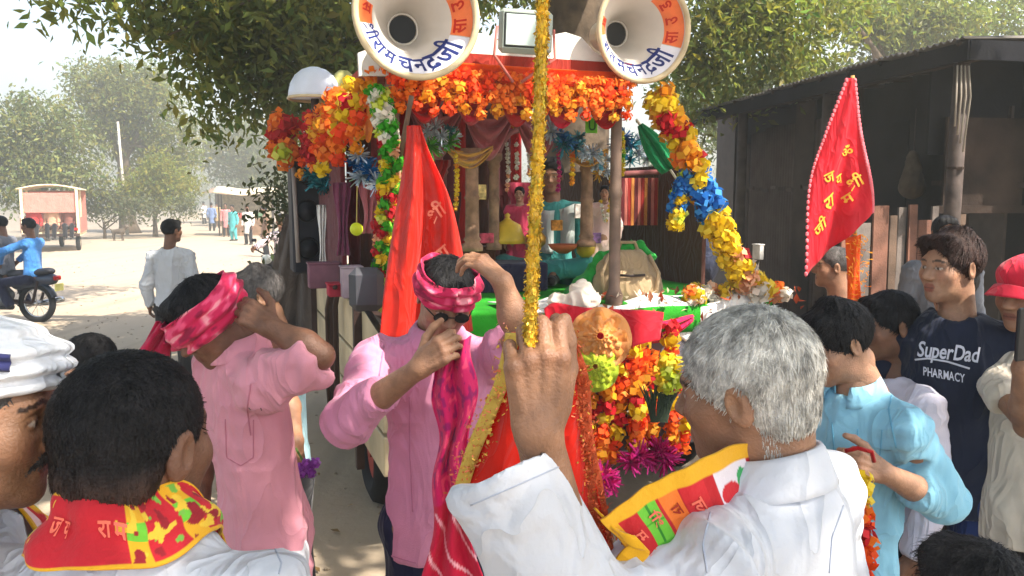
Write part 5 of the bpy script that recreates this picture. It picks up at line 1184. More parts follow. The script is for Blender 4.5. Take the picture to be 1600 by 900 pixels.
def rc(u, v): return ta(u)*(1-v)[:, None] + tb(u)*v[:, None] + np.outer(.02*np.sin(u*11+v*3)-.04*v, V3(0, 1, 0)) + np.outer(.012*np.sin(u*8+v*2), V3(0, 0, 1))
v, f, uv = sheet(rc, 40, 14, .004); mk('cloth', v, f, cloth('flag_crimson', (206, 26, 46), rough=.6, trans=.3), t_)
def swirl(label, px, py, d, r, rgb, rgb2, name='rosette'):
    """a big cloth rosette: overlapping ruffled rings"""
    c = P(px, py, d); root = thing('cloth_rosette', label, 'rosette', c); n_ = unit(V3(0, 0, CAMZ)-c+V3(0, 0, .5)); x = unit(np.cross(n_, V3(0, 0, 1))); y = np.cross(n_, x)
    for k in range(6):
        rr_ = r*(1-k*.15)
        def fn(u, v, rr_=rr_, k=k):
            th = u*2*math.pi; q = rr_*(.45+.55*v); h_ = (.015+.03*k)*r*3 + .16*r*np.sin(th*(7+k)+k)*v**2 - .20*r*v
            return c + np.outer(q*np.cos(th), x) + np.outer(q*np.sin(th), y) + np.outer(h_, n_)
        v, f, uv = sheet(fn, 60, 6, .003); mk('ruffle', v, f, cloth('ruffle_%d_%d_%d' % (rgb if k % 2 else rgb2), rgb if k % 2 else rgb2, trans=.2), root)
swirl('large peach-orange ruffled rosette at the top of the tail board', 938, 528, 3.9, .155, (244, 158, 80), (246, 172, 104))
swirl('yellow-green ruffled rosette under the orange one on the tail board', 930, 575, 3.85, .115, (206, 214, 60), (186, 206, 56))
garland('small bunch of bright yellow-lime flowers beside the grey-haired man face', curve([P(1052, 560, 3.8), P(1046, 585, 3.8), P(1048, 608, 3.8)]), 4, .045, lambda t: pick('yellow', 'lime'), .035, 3)
tinsel('magenta foil pom-poms at the bottom of the tail board', [(945, 742, -.22), (932, 752, -.22), (1000, 712, -.2), (1015, 718, -.2), (1030, 706, -.2), (985, 722, -.2), (1040, 716, -.2), (955, 755, -.22)], .085, ['magenta'])
swag('pink_cloth', FL(1.25, -.06, 1.27), FL(1.75, -.06, 1.24), .05, .12, cloth('hot_pink', (214, 30, 84)), flt, 2)
t_ = thing('tied_plant', 'dark grey-green leafy plant tied in front of the tail board beside the yellow flowers', 'plant', P(1030, 620, 3.85)); L_ = MB()
for k in range(40):
    a = random.uniform(-1, 1); p = P(1030+random.uniform(-14, 14), 660, 3.85); L_.tube([p, p+V3(a*.03, 0, .10), p+V3(a*.08, random.uniform(-.04, .04), .16+random.random()*.06)], [.004, .006, .001], 4)
L_.obj('leaves', mat('dark_leaf', (70, 84, 66), var=.3), t_)
# dark grey box with rounded corners (mirror-like) on the left front
c_ = P(573, 452, 3.9); t_ = thing('wing_mirror', 'dark grey rounded wing mirror standing out from the left front of the float', 'mirror', c_-V3(0, 0, .1))
MB().box(c_, (.17, .09, .215), rotz(.15), .035).obj('housing', mat('mirror_grey', (70, 70, 76), rough=.5), t_, smooth=False)
MB().tube([c_-V3(-.0, 0, .10), c_+V3(.03, .02, -.16), FL(0.0, .1, 1.2)], .016, 7).obj('arm', blk, t_, smooth=True)
# black loudspeaker tower at the far left
c_ = P(477, 330, 6.6); t_ = thing('speaker_tower', 'tall black loudspeaker box at the far left corner of the float', 'loudspeaker', V3(c_[0], c_[1], 1.3))
MB().box(V3(c_[0], c_[1], 1.80), (.24, .34, 1.0), RF, .015).obj('cabinet', mat('black_cabinet', (34, 34, 42), rough=.6, var=.2), t_)
for z in (1.50, 1.80, 2.10):
    q = V3(c_[0], c_[1], z)-FV*.172; g = MB(); g.torus(q, .085, .008, FV, 22, 6); g.obj('speaker_ring', blk, t_, smooth=True)
    MB().lathe([(.082, 0), (.05, .02), (.02, .03), (0, .02)], q, np.stack([FU, V3(0, 0, 1), FV], 1), 18).obj('speaker_cone', mat('cone_grey', (52, 52, 58)), t_, smooth=True)
MB().tube([P(458, 262, 6.4), P(462, 330, 6.4), P(466, 410, 6.4)], .018, 7).obj('edge_strip', mat('pale_strip', (160, 150, 144)), t_, smooth=True)
# weathered tarpaulin hanging from the rear corner
t_ = thing('tarpaulin', 'dusty grey-brown tarpaulin hanging behind the float beside the road', 'tarpaulin', P(440, 560, 7.0))
tf_ = flagfn([(446, 335), (428, 390), (412, 450), (398, 530)], [(470, 340), (478, 400), (482, 460), (486, 545)], 7.0, (.10, 10, 2), .15)
v, f, uv = sheet(tf_, 40, 30, .01); mk('cloth', v, f, cloth('dusty_tarp', (98, 88, 82), var=.3, scale=3, bump=.5), t_)
# shrine offerings
def pot(label, px, py, b, prof, m, name='brass_pot', cat='pot'):
    c = FP(px, py, b); t = thing(name, label, cat, c); MB().lathe(prof, c, n=16).obj('vessel', m, t, smooth=True); return t
brass = mat('brass', (190, 148, 60), rough=.35, metal=.7); 
pot('yellow dome-shaped offering cover on the altar left of the gold pole', 793, 380, 1.0, [(.12, 0), (.12, .03), (.10, .07), (.085, .12), (.03, .15), (.012, .17), (.02, .185), (0, .20)], mat('yellow_dome', (206, 170, 50), rough=.4, var=.2), 'offering_dome')
pot('small brass pot beside the seated figure', 838, 388, .9, [(.03, 0), (.06, .03), (.065, .07), (.035, .11), (.05, .13)], brass)
pot('orange clay bowl at the feet of the seated figure', 880, 396, .8, [(.03, 0), (.08, .03), (.10, .06), (.09, .06), (.05, .03)], mat('clay', (180, 92, 50), rough=.7))
pot('tiny yellow pot left of the backpack', 915, 402, .85, [(.03, 0), (.06, .03), (.065, .08), (.04, .12)], mat('yellow_dome', (206, 170, 50)))
t_ = thing('paper_ball', 'bright yellow round paper ball hanging by the left side of the shrine', 'ball', FP(557, 358, .3)); MB().ball(FP(557, 358, .3), .035, 14, 9).obj('ball', mat('ball_yellow', (214, 220, 40), rough=.5), t_, smooth=True); MB().cyl(FP(557, 350, .3), FP(558, 290, .3), .003, n=5).obj('thread', strm, t_)
for k, (x, y, b, w_, h_, rgb, lab) in enumerate(((505, 410, 1.5, .20, .16, (120, 80, 92), 'mauve cardboard box on the left side of the deck'), (548, 392, .9, .12, .18, (160, 140, 150), 'pale grey carton by the left side of the shrine'), (532, 428, 1.0, .16, .07, (170, 40, 60), 'small red box on the left edge of the deck'), (1098, 398, 1.2, .22, .34, (50, 54, 72), 'dark blue-grey bag standing right of the fringe'), (1060, 390, 1.35, .18, .30, (26, 26, 30), 'black bag standing behind the backpack'), (1185, 380, 2.6, .05, .14, (220, 215, 208), 'small white carton behind the sloping garland'))):
    c = FP(x, y, b); c[2] = 1.305+h_/2; t = thing('carton' if k not in (3, 4) else 'shoulder_bag', lab, 'box' if k not in (3, 4) else 'bag', c-V3(0, 0, h_/2))
    if k in (3, 4):
        v, f = nets([cone(c-V3(0, 0, h_*.28), c+V3(0, 0, h_*.2), w_*.52, w_*.36, .05)], .014); v = folds(v, vnorm(v, f), .02, k); mk('bag_body', v, f, cloth('bag_%d' % k, rgb), t); MB().tube([c+V3(-.05, 0, h_*.35), c+V3(0, 0, h_*.62), c+V3(.05, 0, h_*.35)], .008, 6).obj('strap', blk, t, smooth=True)
    else:
        MB().box(c, (w_, .12, h_), RF, .006).obj('box', mat('card_%d' % k, rgb, var=.2), t); MB().box(c+V3(0, 0, h_/2+.006), (w_+.012, .13, .012), RF, .003).obj('lid', mat('card_%d' % k, rgb), t)
# green umbrella folded in the right corner
A, B = P(1000, 195, 4.75), P(1052, 272, 4.75); t_ = thing('umbrella', 'folded green umbrella slanting under the right of the canopy', 'umbrella', B)
ax_ = unit(B-A); x_ = unit(np.cross(ax_, V3(0, 1, 0))); y_ = np.cross(ax_, x_)
def um(u, v): th = u*2*math.pi; r = (.012+.040*np.sin(v*math.pi*.75))*(1+.35*np.sin(th*6)); return A + np.outer(v*.9*np.linalg.norm(B-A), ax_) + np.outer(r*np.cos(th), x_) + np.outer(r*np.sin(th), y_)
v, f, uv = sheet(um, 49, 14, .003); mk('canopy', v, f, cloth('umbrella_green', (30, 130, 80)), t_); MB().cyl(A-ax_*.04, B+ax_*.05, .008, n=7).obj('shaft', mat('shaft_pale', (220, 210, 190)), t_)

# ------------------------------------------------------------------ gold tinsel pole held up by the grey-haired man
HB = P(830, 575, .93)
pa, pb, pc_ = P(852, -130, .99), P(842, 200, .965), P(829, 500, .935); pd_ = P(826, 690, .93)
t_ = thing('tinsel_pole', 'thin pole wrapped in golden tinsel, held upright in the raised fist', 'pole', pd_); pl = curve([pa, pb, pc_, pd_])
MB().tube(pl(np.linspace(0, 1, 24)), .0066, 10).obj('pole', mat('pole_gold', (206, 160, 50), rough=.45, var=.2, scale=30), t_, smooth=True)
rn = np.random.default_rng(8)
for key, rgb, n, seed in (('gold', (232, 186, 60), 4200, 1), ('olive', (190, 168, 60), 1600, 2)):
    t = rn.random(n)*.80; p = pl(t); a = rn.random(n)*6.283; tg = unit(pc_-pa); x_ = unit(np.cross(tg, V3(0, 1, 0))); y_ = np.cross(tg, x_)
    d = np.cos(a)[:, None]*x_ + np.sin(a)[:, None]*y_; s_ = np.cross(d, tg)
    L_ = .0008+.0042*rn.random((n, 1))**2.5; q = p+d*.0058; e = q+d*L_+tg*(rn.normal(0, .005, (n, 1))); wv = (tg*.5+s_*rn.normal(0, 1, (n, 1)))*.0016
    V = np.stack([q-wv, q+wv, e+wv*.7, e-wv*.7], 1).reshape(-1, 3); k = np.arange(n)[:, None]*4
    mk('tinsel', V, k+np.array([0, 1, 2, 3]), mat('foil_pole_'+key, rgb, rough=.32, metal=.5, var=.25, scale=60), t_, smooth=False, kind='stuff')
# the red flag bunched under the fist: a wing to the right and a tail hanging behind the sleeve
t_ = thing('hand_flag', 'red flag with yellow and rust tinsel borders hanging below the raised fist', 'flag', pd_)
tail = flagfn([(800, 520), (784, 590), (760, 648), (735, 705), (714, 768)], [(880, 520), (905, 590), (915, 680), (935, 770), (955, 880)], 1.06, (.10, 13, 2))
v, f, uv = sheet(tail, 40, 40, .003); mk('cloth_tail', v, f, cloth('flag_orange_red', (226, 42, 26), rough=.6, trans=.3), t_)
def border(edge_u, w_, nm, m, off):
    def fn(u, v): q = tail(np.clip(np.full_like(u, edge_u) + (u-.5)*w_, 0, 1) if False else np.full_like(u, edge_u), v); dx = tail(np.full_like(u, 1.0), v)-tail(np.full_like(u, 0.0), v); dx /= np.linalg.norm(dx, axis=1, keepdims=True); return q + dx*((u-.5)*w_)[:, None] + V3(0, off, 0)
    v, f, uv = sheet(fn, 6, 40, .003); return mk(nm, v, f, m, t_), fn
border(.02, .020, 'border', cloth('border_yellow', (206, 176, 84)), -.005)
_, bf = border(.97, .032, 'border', cloth('border_rust', (190, 84, 50), var=.3, scale=60), -.005)
for edge_u, keys, n in ((.0, ('orange_foil', (240, 130, 90)), 300), (.97, ('rust_foil', (216, 104, 60)), 1800), (.94, ('gold_foil', (226, 180, 80)), 120), (.03, ('gold_foil', (226, 180, 80)), 420)):
    vv = rn.random(n); p = tail(np.full(n, edge_u), vv) + rn.normal(0, .009, (n, 3)) - V3(0, .008, 0); d = rn.normal(size=(n, 3)); d /= np.linalg.norm(d, axis=1, keepdims=True); s_ = np.cross(d, rn.normal(size=(n, 3)))*.0007
    e = p+d*(.002+.005*rn.random((n, 1))); V = np.stack([p-s_, p+s_, e+s_, e-s_], 1).reshape(-1, 3); k = np.arange(n)[:, None]*4
    mk('border_tinsel', V, k+np.array([0, 1, 2, 3]), mat(keys[0], keys[1], rough=.4, metal=.3, var=.3, scale=80), t_, smooth=False, kind='stuff')
# ------------------------------------------------------------------ clothing for the people
white_k = cloth('white_kurta', (198, 200, 208), bump=.25, bscale=60, var=.05); white_s = cloth('white_shirt', (196, 198, 204), var=.06)
pink_k = cloth('pink_kurta', (216, 146, 160), var=.07, bump=.3); pink_s = cloth('pink_shirt', (208, 136, 166), var=.07, bump=.3)
blue_s = cloth('sky_blue_shirt', (140, 194, 216), var=.07); navy_t = cloth('navy_tshirt', (32, 37, 54), var=.12); lav_s = cloth('lavender_shirt', (206, 200, 214), var=.06)
mint_s = cloth('mint_shirt', (186, 226, 214), var=.2, scale=14); cyan_s = cloth('pale_cyan_shirt', (176, 214, 222), var=.1); navy_p = cloth('navy_trousers', (32, 34, 58)); black_p = cloth('black_trousers', (30, 29, 33))
jean = cloth('blue_jeans', (40, 54, 96), var=.2, scale=12); red_turb = cloth('crimson_gauze', (200, 36, 78), var=.25, scale=10, bump=.5); prn = mat('print_cloth', (1.0, 1.0, 1.0), rough=.85, var=.06, scale=10, bump=.3, bscale=90, attr=True, sheen=.1)
def S(c): return np.array(lin(c))
def printed(name, fn, colf, nu, nv, parent, thick=.004):
    v, f, uv = sheet(fn, nu, nv, thick); return mk(name, v, f, prn, parent, col=colf(uv[:, 0], uv[:, 1]), uv=uv)
YEL, RED_, GRN, ORG, WHT_ = S((228, 168, 36)), S((196, 34, 46)), S((110, 190, 56)), S((236, 120, 44)), S((226, 214, 220))
def neckscarf(pd, cols, width=.085, hang=.34, r=.098, tilt=.55, nu=160, lift=.0, skew=0.0, nar=1.0, xs=1.0):
    rt, fw, nb = pd['rt'], pd['fw'], pd['nb']; up = V3(0, 0, 1)
    loc = [(-.10, .135, -hang), (-.115, .13, -.16), (-.118, .055, .0+lift-skew), (-.075, -.055, .035+lift), (0, -r*.92, .045+lift), (.075, -.055, .035+lift), (.118, .055, .0+lift+skew), (.115*nar, .12, -.16), (.09*nar, .125, -hang)]
    c = curve([nb + rt*a*xs + fw*b + up*z for a, b, z in loc])
    def fn(u, v):
        p = c(u); e = np.clip((np.abs(u-.5)-.22)/.2, 0, 1)
        out = p-nb; out[:, 2] = 0; out /= np.maximum(np.linalg.norm(out, axis=1, keepdims=True), 1e-9)
        wv = (np.outer(1-e, up)*(1-tilt*.45) - out*(tilt*(1-e))[:, None]) + np.outer(e, rt)*1.1
        return p + wv*((v-.5)*width)[:, None] + out*(.005*np.sin(v*9+u*14)+.003*np.sin(u*60+v*3))[:, None] + np.outer(.003*np.sin(u*37), up)
    return printed('scarf', fn, cols, nu, 56, pd['root']), fn
def bordered(base, b=.13):
    def f(u, v):
        c = base(u, v); m = (v < b) | (v > 1-b); c[m] = YEL; return c
    return f
# ------------------------------------------------------------------ the people close to the camera
# grey-haired man with the raised fist
eln = P(915, 1030, 1.0); wrn = P(840, 668, .93); slv = P(797, 735, .945)
ax_ = unit(P(792, 700, .945)-P(850, 880, .97))
cn_ = V3(ax_[0]-.12, ax_[1], ax_[2]); rv_ = unit(slv-V3(0, 0, CAMZ)); cn_ = cn_ - rv_*(np.dot(cn_, rv_)-.06)
gm_ = person('grey-haired man in a white kurta raising his fist round the golden tinsel pole', P(1162, 490, 1.2), 50, look=58, hp=-9, hr=-4, skin='mid', hair=('grey', 'grey'), shirt=white_k, hem=.36, pants=white_s,
    neck=-.045, h=.0068, hh=.0034, fold=.012, nstr=6500, seed=2, wide=1.06,
    arms={'L': dict(el=eln, wr=wrn, hd=P(838, 570, .925)-wrn, pn=V3(-.10, 1, -.05), curl=[.44, .52, .58, .66], thumb='up', h=.0032, sleeve='custom',
                    prims=[cone(P(1075, 885, 1.12), eln, .078, .090, .05), cone(eln, slv, .092, .070, .04), cut(slv, cn_, .16)])}, collar=white_k)
nb = gm_['nb']
# chest scarf of the grey-haired man: printed blocks with a yellow border
c00, c10, c01, c11 = P(1205, 690, 1.17), P(938, 803, 1.03), P(1235, 820, 1.2), P(1018, 915, 1.04)
ct = curve([c00, P(1110, 712, 1.10), P(1020, 757, 1.06), c10]); cb = curve([c01, P(1170, 860, 1.15), P(1090, 890, 1.08), c11])
def gsf(u, v): return ct(u)*(1-v)[:, None] + cb(u)*v[:, None] + np.outer(.006*np.sin(u*11+v*3)+.005*np.sin(v*8+u*5)+.0015*np.sin(u*37-v*6), V3(.15, 1, .3))
def gsc(u, v):
    c = np.tile(S((190, 34, 40)), (len(u), 1))
    for a, b, k in ((.94, 1.1, YEL), (.70, .815, GRN), (.565, .68, ORG), (.42, .555, S((206, 40, 46))), (.17, .36, WHT_)): c[(u >= a) & (u < b)] = k
    c[(u > .755) & (u < .77)] = S((50, 130, 40)); c[(np.abs(v % .24-.12) < .012) & (u > .70) & (u < .815)] = S((70, 150, 40))
    fl_ = ((u-.30)/.055)**2 + ((v-.36)/.10)**2 < 1; c[fl_] = S((206, 40, 48)); lf = ((u-.215)/.035)**2+((v-.33)/.13)**2 < 1; c[lf] = S((60, 160, 90)); ln_ = (np.abs(v-.62-.3*(u-.3)) < .015) & (u > .25) & (u < .41); c[ln_] = S((70, 60, 60))
    c[v < .145] = YEL; return c
printed('scarf', gsf, gsc, 260, 60, gm_['root'])
tl_ = curve([P(940, 806, 1.025), P(972, 838, 1.02), P(1003, 852, 1.02), P(975, 885, 1.02), P(962, 915, 1.02)])
def fold_(u, v): p = tl_(u); return p + np.outer((v-.5)*.030, unit(V3(.55, 0, -.6))) + np.outer(.003*np.sin(u*12), V3(0, 1, 0))
v, f, uv = sheet(fold_, 40, 8, .004); mk('scarf_end', v, f, cloth('border_gold', (226, 166, 36)), gm_['root'])
print_on('scarf_print', [('रा', .62, .34, .085, .20, 1.45), ('म', .62, .58, .085, .20, 1.45), ('श्री', .62, .82, .085, .18, 1.45)], gsf, mat('print_rust', (170, 50, 30)), gm_['root'], .004)
print_on('scarf_print', [('ज', .49, .36, .095, .22, 1.45), ('य', .49, .60, .095, .22, 1.45), ('रा', .49, .84, .09, .2, 1.45), ('म', .87, .40, .08, .2, 1.45), ('म', .86, .66, .08, .2, 1.45), ('श्री', .75, .33, .08, .2, 1.45)], gsf, mat('print_salmon', (250, 120, 96)), gm_['root'], .004)
# magenta piping across the back yoke
bx = gm_; pts = []
for t in np.linspace(0, 1, 14):
    q = P(1176+102*t, 770-28*t**.7, 1.2); d = unit(q-V3(0, 0, CAMZ)); r_ = bx['bvh'].ray_cast(Vector((0, 0, CAMZ)), Vector(d.tolist()))
    if r_[0] is not None: pts.append(np.array(r_[0])-d*.002)
if len(pts) > 3: MB().tube(pts, .0028, 6).obj('piping', cloth('magenta_piping', (196, 60, 150)), gm_['root'], smooth=True)
# man with close-cropped black hair, back to the camera
dm_ = person('man with cropped black hair seen from behind, red printed scarf round his neck', P(198, 557, 1.0), -4, look=-15, hp=-3, skin='dark', hair=('close', 'black'), shirt=white_k, pants=black_p, neck=-.066, h=.0070, hh=.0034, fold=.010, nstr=7000, seed=3, wide=1.0, hem=.2)
def dcol(u, v):
    c = np.tile(RED_, (len(u), 1)); n = vnoise(np.stack([u*85, v*7, u*0], 1), 3); n2 = vnoise(np.stack([u*70, v*6, u*0+4], 1), 8)
    for a in (.16, .24, .32, .60, .68, .76, .84):
        m = (u > a) & (u < a+.030); c[m] = YEL; m = m & (v > .36) & (v < .64); c[m] = GRN
    m = ((u < .42) | (u > .58)) & (n > .42); c[m] = S((232, 190, 60)); m = ((u < .40) | (u > .60)) & (n2 > .38); c[m] = S((150, 30, 40)); m = ((u < .36) | (u > .64)) & (n2 < -.62); c[m] = S((120, 180, 70)); return c
_, sf_ = neckscarf(dm_, bordered(dcol, .05), nu=460, width=.092, r=.092, lift=.010, skew=.014, nar=.6, xs=.82)
print_on('scarf_print', [('ज', .445, .55, .035, -.42, 0), ('य', .475, .52, .035, -.42, 0), ('रा', .56, .5, .035, -.42, 0), ('म', .59, .5, .035, -.42, 0)], sf_, mat('print_salmon', (250, 120, 96)), dm_['root'], .004)
# man in a white turban, profile at the left edge
cm_ = person('moustached man in a white turban in profile at the left edge of the crowd', P(-61, 508, 1.0), -72, look=-76, hp=-6, skin='mid', hair=('crop', 'dgrey'), mous='dgrey', shirt=white_k, pants=white_s, neck=-.03, h=.009, hh=.0032, fold=.012, nstr=500, seed=4, hem=.3, stubble=.22)
tc_ = cloth('turban_white', (236, 236, 240), bump=.5, bscale=50, var=.05)
hwrap(cm_, 'turban', .026, .121, .085, .105, tc_, bulge=.013, nf=8, tilt=.018, top=True, seed=1, rip=.0065)
v, f, uv = sheet(lambda u, v: xf(np.stack([(.088+.012+.004*np.sin(v*9))*np.sin(.85+u*1.3), -.012+(.104+.014)*np.cos(.85+u*1.3), .088+.020*(v-.5)+.02*u], 1), cm_['hc'], cm_['Rh']), 50, 8, .003); mk('turban_band', v, f, cloth('indigo_band', (60, 62, 110)), cm_['root'])
def ccol(u, v):
    c = np.tile(RED_, (len(u), 1)); n = vnoise(np.stack([u*55, v*6, u*0], 1), 6); c[n > .2] = YEL; c[n > .5] = GRN; c[n < -.45] = S((240, 200, 200)); return c
neckscarf(cm_, bordered(ccol, .12), width=.10, r=.10, hang=.42)
# ------------------------------------------------------------------ the men dressing beside the float
def turbc(u, v):
    c = np.tile(S((196, 32, 78)), (len(u), 1)); n = vnoise(np.stack([u*26, v*9+u*6, 0*u], 1), 2); c[n > .28] = S((222, 74, 112)); c[n > .62] = S((240, 150, 160)); c[n < -.42] = S((140, 20, 56)); return c
p1 = person('bowed man in a long pink kurta tying a crimson cloth round his forehead', P(288, 446, 2.2), 124, look=136, hp=-36, hr=8, skin='dark', hair=('short', 'black'), shirt=pink_k, hem=.60, pants=white_s, h=.0075, hh=.0042, fold=.014, seed=5, neck=-.055,
    arms={'L': dict(el=P(500, 556, 2.12), wr=P(424, 512, 2.12), hd=P(374, 482, 2.14)-P(424, 512, 2.12), pn=V3(-.2, .9, -.3), curl=.5, sleeve='short', frac=.93, sr=1.12),
          'R': dict(el=P(308, 705, 2.42), wr=P(314, 800, 2.34), sleeve='short', sr=1.15)}, collar=pink_k, lean=(-.05, -.02, 0))
hwrap(p1, 'headband', -.026, .074, .087, .109, prn, bulge=.018, nf=6, seed=3, rip=.006, tilt=-.006, colf=turbc)
q0 = P(262, 500, 2.5); v, f, uv = sheet(lambda u, v: np.outer(1-u, P(258, 505, 2.2)) + np.outer(u, P(226, 585, 2.22)) + np.outer((v-.5)*(.05+.06*u), V3(.8, .4, -.25)) + np.outer(.012*np.sin(v*12+u*4), V3(0, 1, 0)), 18, 16, .004); mk('headband_tail', v, f, red_turb, p1['root'])
# pocket slit and button band seen on the chest
for x, y, w_ in ((384, 652, 16), ): decal(p1, 'pocket_slit', [(-.018, -.005), (.018, -.003), (.018, .006), (-.018, .005)], [(0, 1, 2, 3)], P(x, y, 2.0), V3(1, 0, 0), V3(0, 0, 1), cloth('dark_trim', (50, 30, 36)), p1['root'])
p2 = person('man in dark glasses and a pink shirt with both arms raised to his crimson turban', P(706, 412, 2.4), 186, look=196, hp=-30, hr=-6, skin='mid', hair=('short', 'black'), shirt=pink_s, hem=.14, pants=navy_p, h=.0075, hh=.0042, fold=.011, seed=6, neck=-.02, wide=1.08,
    arms={'R': dict(el=P(545, 655, 2.22), wr=P(655, 575, 2.05), hd=P(712, 530, 2.02)-P(655, 575, 2.05), pn=V3(.4, .9, -.1), curl=.55, sleeve='roll', frac=.5, sr=1.08),
          'L': dict(el=P(812, 520, 2.22), wr=P(785, 440, 2.2), hd=P(735, 395, 2.22)-P(785, 440, 2.2), pn=V3(-.7, .5, -.6), curl=.4, sleeve='short', sr=1.05)}, collar=pink_s)
hwrap(p2, 'turban', .004, .092, .084, .105, prn, bulge=.014, nf=6, seed=5, rip=.006, tilt=.006, colf=turbc)
g_ = MB()
for sx in (-1, 1):
    pts = [xf([(sx*.032+.021*math.cos(a), .104, .003+.015*math.sin(a))], p2['hc'], p2['Rh'])[0] for a in np.linspace(0, 2*math.pi, 15)]; g_.tube(pts, .0022, 5, False)
    g_.tube([xf([q], p2['hc'], p2['Rh'])[0] for q in ((sx*.052, .103, .006), (sx*.074, .06, .008), (sx*.080, -.005, .006))], .002, 5)
g_.tube([xf([q], p2['hc'], p2['Rh'])[0] for q in ((-.011, .107, .006), (0, .111, .009), (.011, .107, .006))], .002, 5); lz = MB()
for sx in (-1, 1): lz.add(np.array([xf([(sx*.032+.021*math.cos(a), .1045, .003+.015*math.sin(a))], p2['hc'], p2['Rh'])[0] for a in np.linspace(0, 2*math.pi, 15)[:-1]]), [tuple(range(14))])
lz.obj('dark_lens', mat('dark_lens', (26, 24, 30), rough=.15, spec=.6), p2['root'])
g_.obj('spectacles', blk, p2['root'], smooth=True)
# crimson stole hanging from his neck, striped at the lower end
sa = curve([P(672, 545, 2.12), P(678, 620, 2.05), P(682, 700, 2.0), P(678, 790, 1.95), P(664, 900, 1.9), P(655, 960, 1.88)]); sb = curve([P(735, 525, 2.1), P(742, 600, 2.04), P(735, 690, 1.98), P(726, 770, 1.94), P(752, 900, 1.88), P(765, 960, 1.86)])
def stole(u, v): return sa(v)*(1-u)[:, None] + sb(v)*u[:, None] + np.outer(.022*np.sin(u*13+v*5)*(1-.4*v), V3(0, 1, 0)) + np.outer(.008*np.sin(v*21+u*3), V3(1, 0, 0))
def stc(u, v):
    c = np.tile(S((206, 26, 92)), (len(u), 1)); c[v > .60] = S((204, 24, 62)); s_ = v*9 + u*-2.2; m = (np.abs(s_ % 1 - .5) < .06) & (v > .62); c[m] = S((250, 180, 190)); n = vnoise(np.stack([u*18, v*34, u*0], 1), 2); c[(n > .45) & (v < .6)] = S((236, 70, 110)); c[(n < -.5) & (v < .55)] = S((150, 20, 90)); return c
printed('stole', stole, stc, 60, 140, p2['root'])
p3 = person('greying man in a pale cyan shirt half hidden behind the man in the pink kurta', P(397, 420, 3.4), 150, look=110, hp=-12, skin='mid', hair=('side', 'dgrey'), shirt=cyan_s, pants=black_p, h=.012, hh=.005, seed=7,
    arms={'L': dict(el=P(445, 610, 2.95), wr=P(462, 690, 2.75), hd=V3(.1, -.1, -1), curl=.6, sleeve='short')})
t_ = thing('flower_bunch', 'small bunch of purple flowers held low in the cyan-shirted man hand', 'flowers', P(480, 735, 2.7))
FMP = flower_mesh('flower_purple', (170, 90, 190), (200, 130, 210), 14, 40)
for k in range(9): inst('flower', FMP, P(466+random.random()*34, 720+random.random()*26, 2.68), rrot(), .02, t_)
MB().tube([P(462, 700, 2.70), P(474, 722, 2.68), P(484, 742, 2.68)], .004, 5).obj('stem', mat('stem', (80, 110, 50)), t_)
b_ = person('boy with short black hair standing far down behind the turbaned man, head only visible', P(135, 526, 2.9), 120, hp=-5, skin='tan', hair=('boy', 'black'), shirt=cloth('faded_pink', (200, 150, 150)), pants=jean, h=.014, hh=.005, seed=8, s=.88)
# ------------------------------------------------------------------ the group on the right
p4 = person('young man in a sky-blue shirt looking down at the garland in his hands', P(1296, 478, 2.4), 118, look=100, hp=-22, skin='tan', hair=('side', 'black'), shirt=blue_s, hem=.12, pants=navy_p, h=.0075, hh=.0040, fold=.012, seed=9, neck=-.01, wide=1.05,
    arms={'L': dict(el=P(1472, 785, 2.28), wr=P(1380, 738, 2.12), hd=P(1325, 722, 2.05)-P(1385, 738, 2.08), pn=V3(.1, .9, -.3), curl=.6, sleeve='roll', frac=.48, sr=1.0),
          'R': dict(el=P(1262, 780, 2.55), wr=P(1290, 738, 2.3), hd=P(1325, 725, 2.15)-P(1290, 738, 2.3), pn=V3(.6, .2, -.4), curl=.6, sleeve='roll')}, collar=blue_s)
MB().tube([P(1320, 705, 2.06), P(1340, 700, 2.05), P(1362, 706, 2.05), P(1366, 722, 2.05)], .006, 7).obj('red_thread', redc, p4['root'], smooth=True)
garland('yellow and red flower garland hanging from the blue-shirted young man hands', curve([P(1338, 745, 2.04), P(1342, 800, 2.03), P(1345, 860, 2.02), P(1348, 930, 2.02)]), 11, .034, lambda t: 'yellow' if t < .25 else pick('red', 'flame', 'orange'), .012, 2)
p5 = person('black-haired man in a lavender-white shirt behind the blue-shirted young man', P(1386, 458, 2.85), 92, look=98, hp=-10, skin='dark', hair=('short', 'black'), shirt=lav_s, pants=black_p, h=.012, hh=.005, seed=10, hem=.2)
p6 = person('tall brown-haired man in a navy printed T-shirt looking over the crowd', P(1492, 364, 2.75), 150, look=108, hp=-2, skin='tan', hair=('side', 'brown'), shirt=navy_t, hem=.12, sleeve='short', pants=jean, h=.0075, hh=.0040, fold=.009, seed=11, wide=1.16, neck=-.005,
    arms={'L': dict(el=P(1604, 690, 2.82), wr=P(1610, 800, 2.82), sleeve='short', sr=1.1)})
rt6 = p6['rt']; wp = mat('print_white', (200, 200, 212), rough=.6)
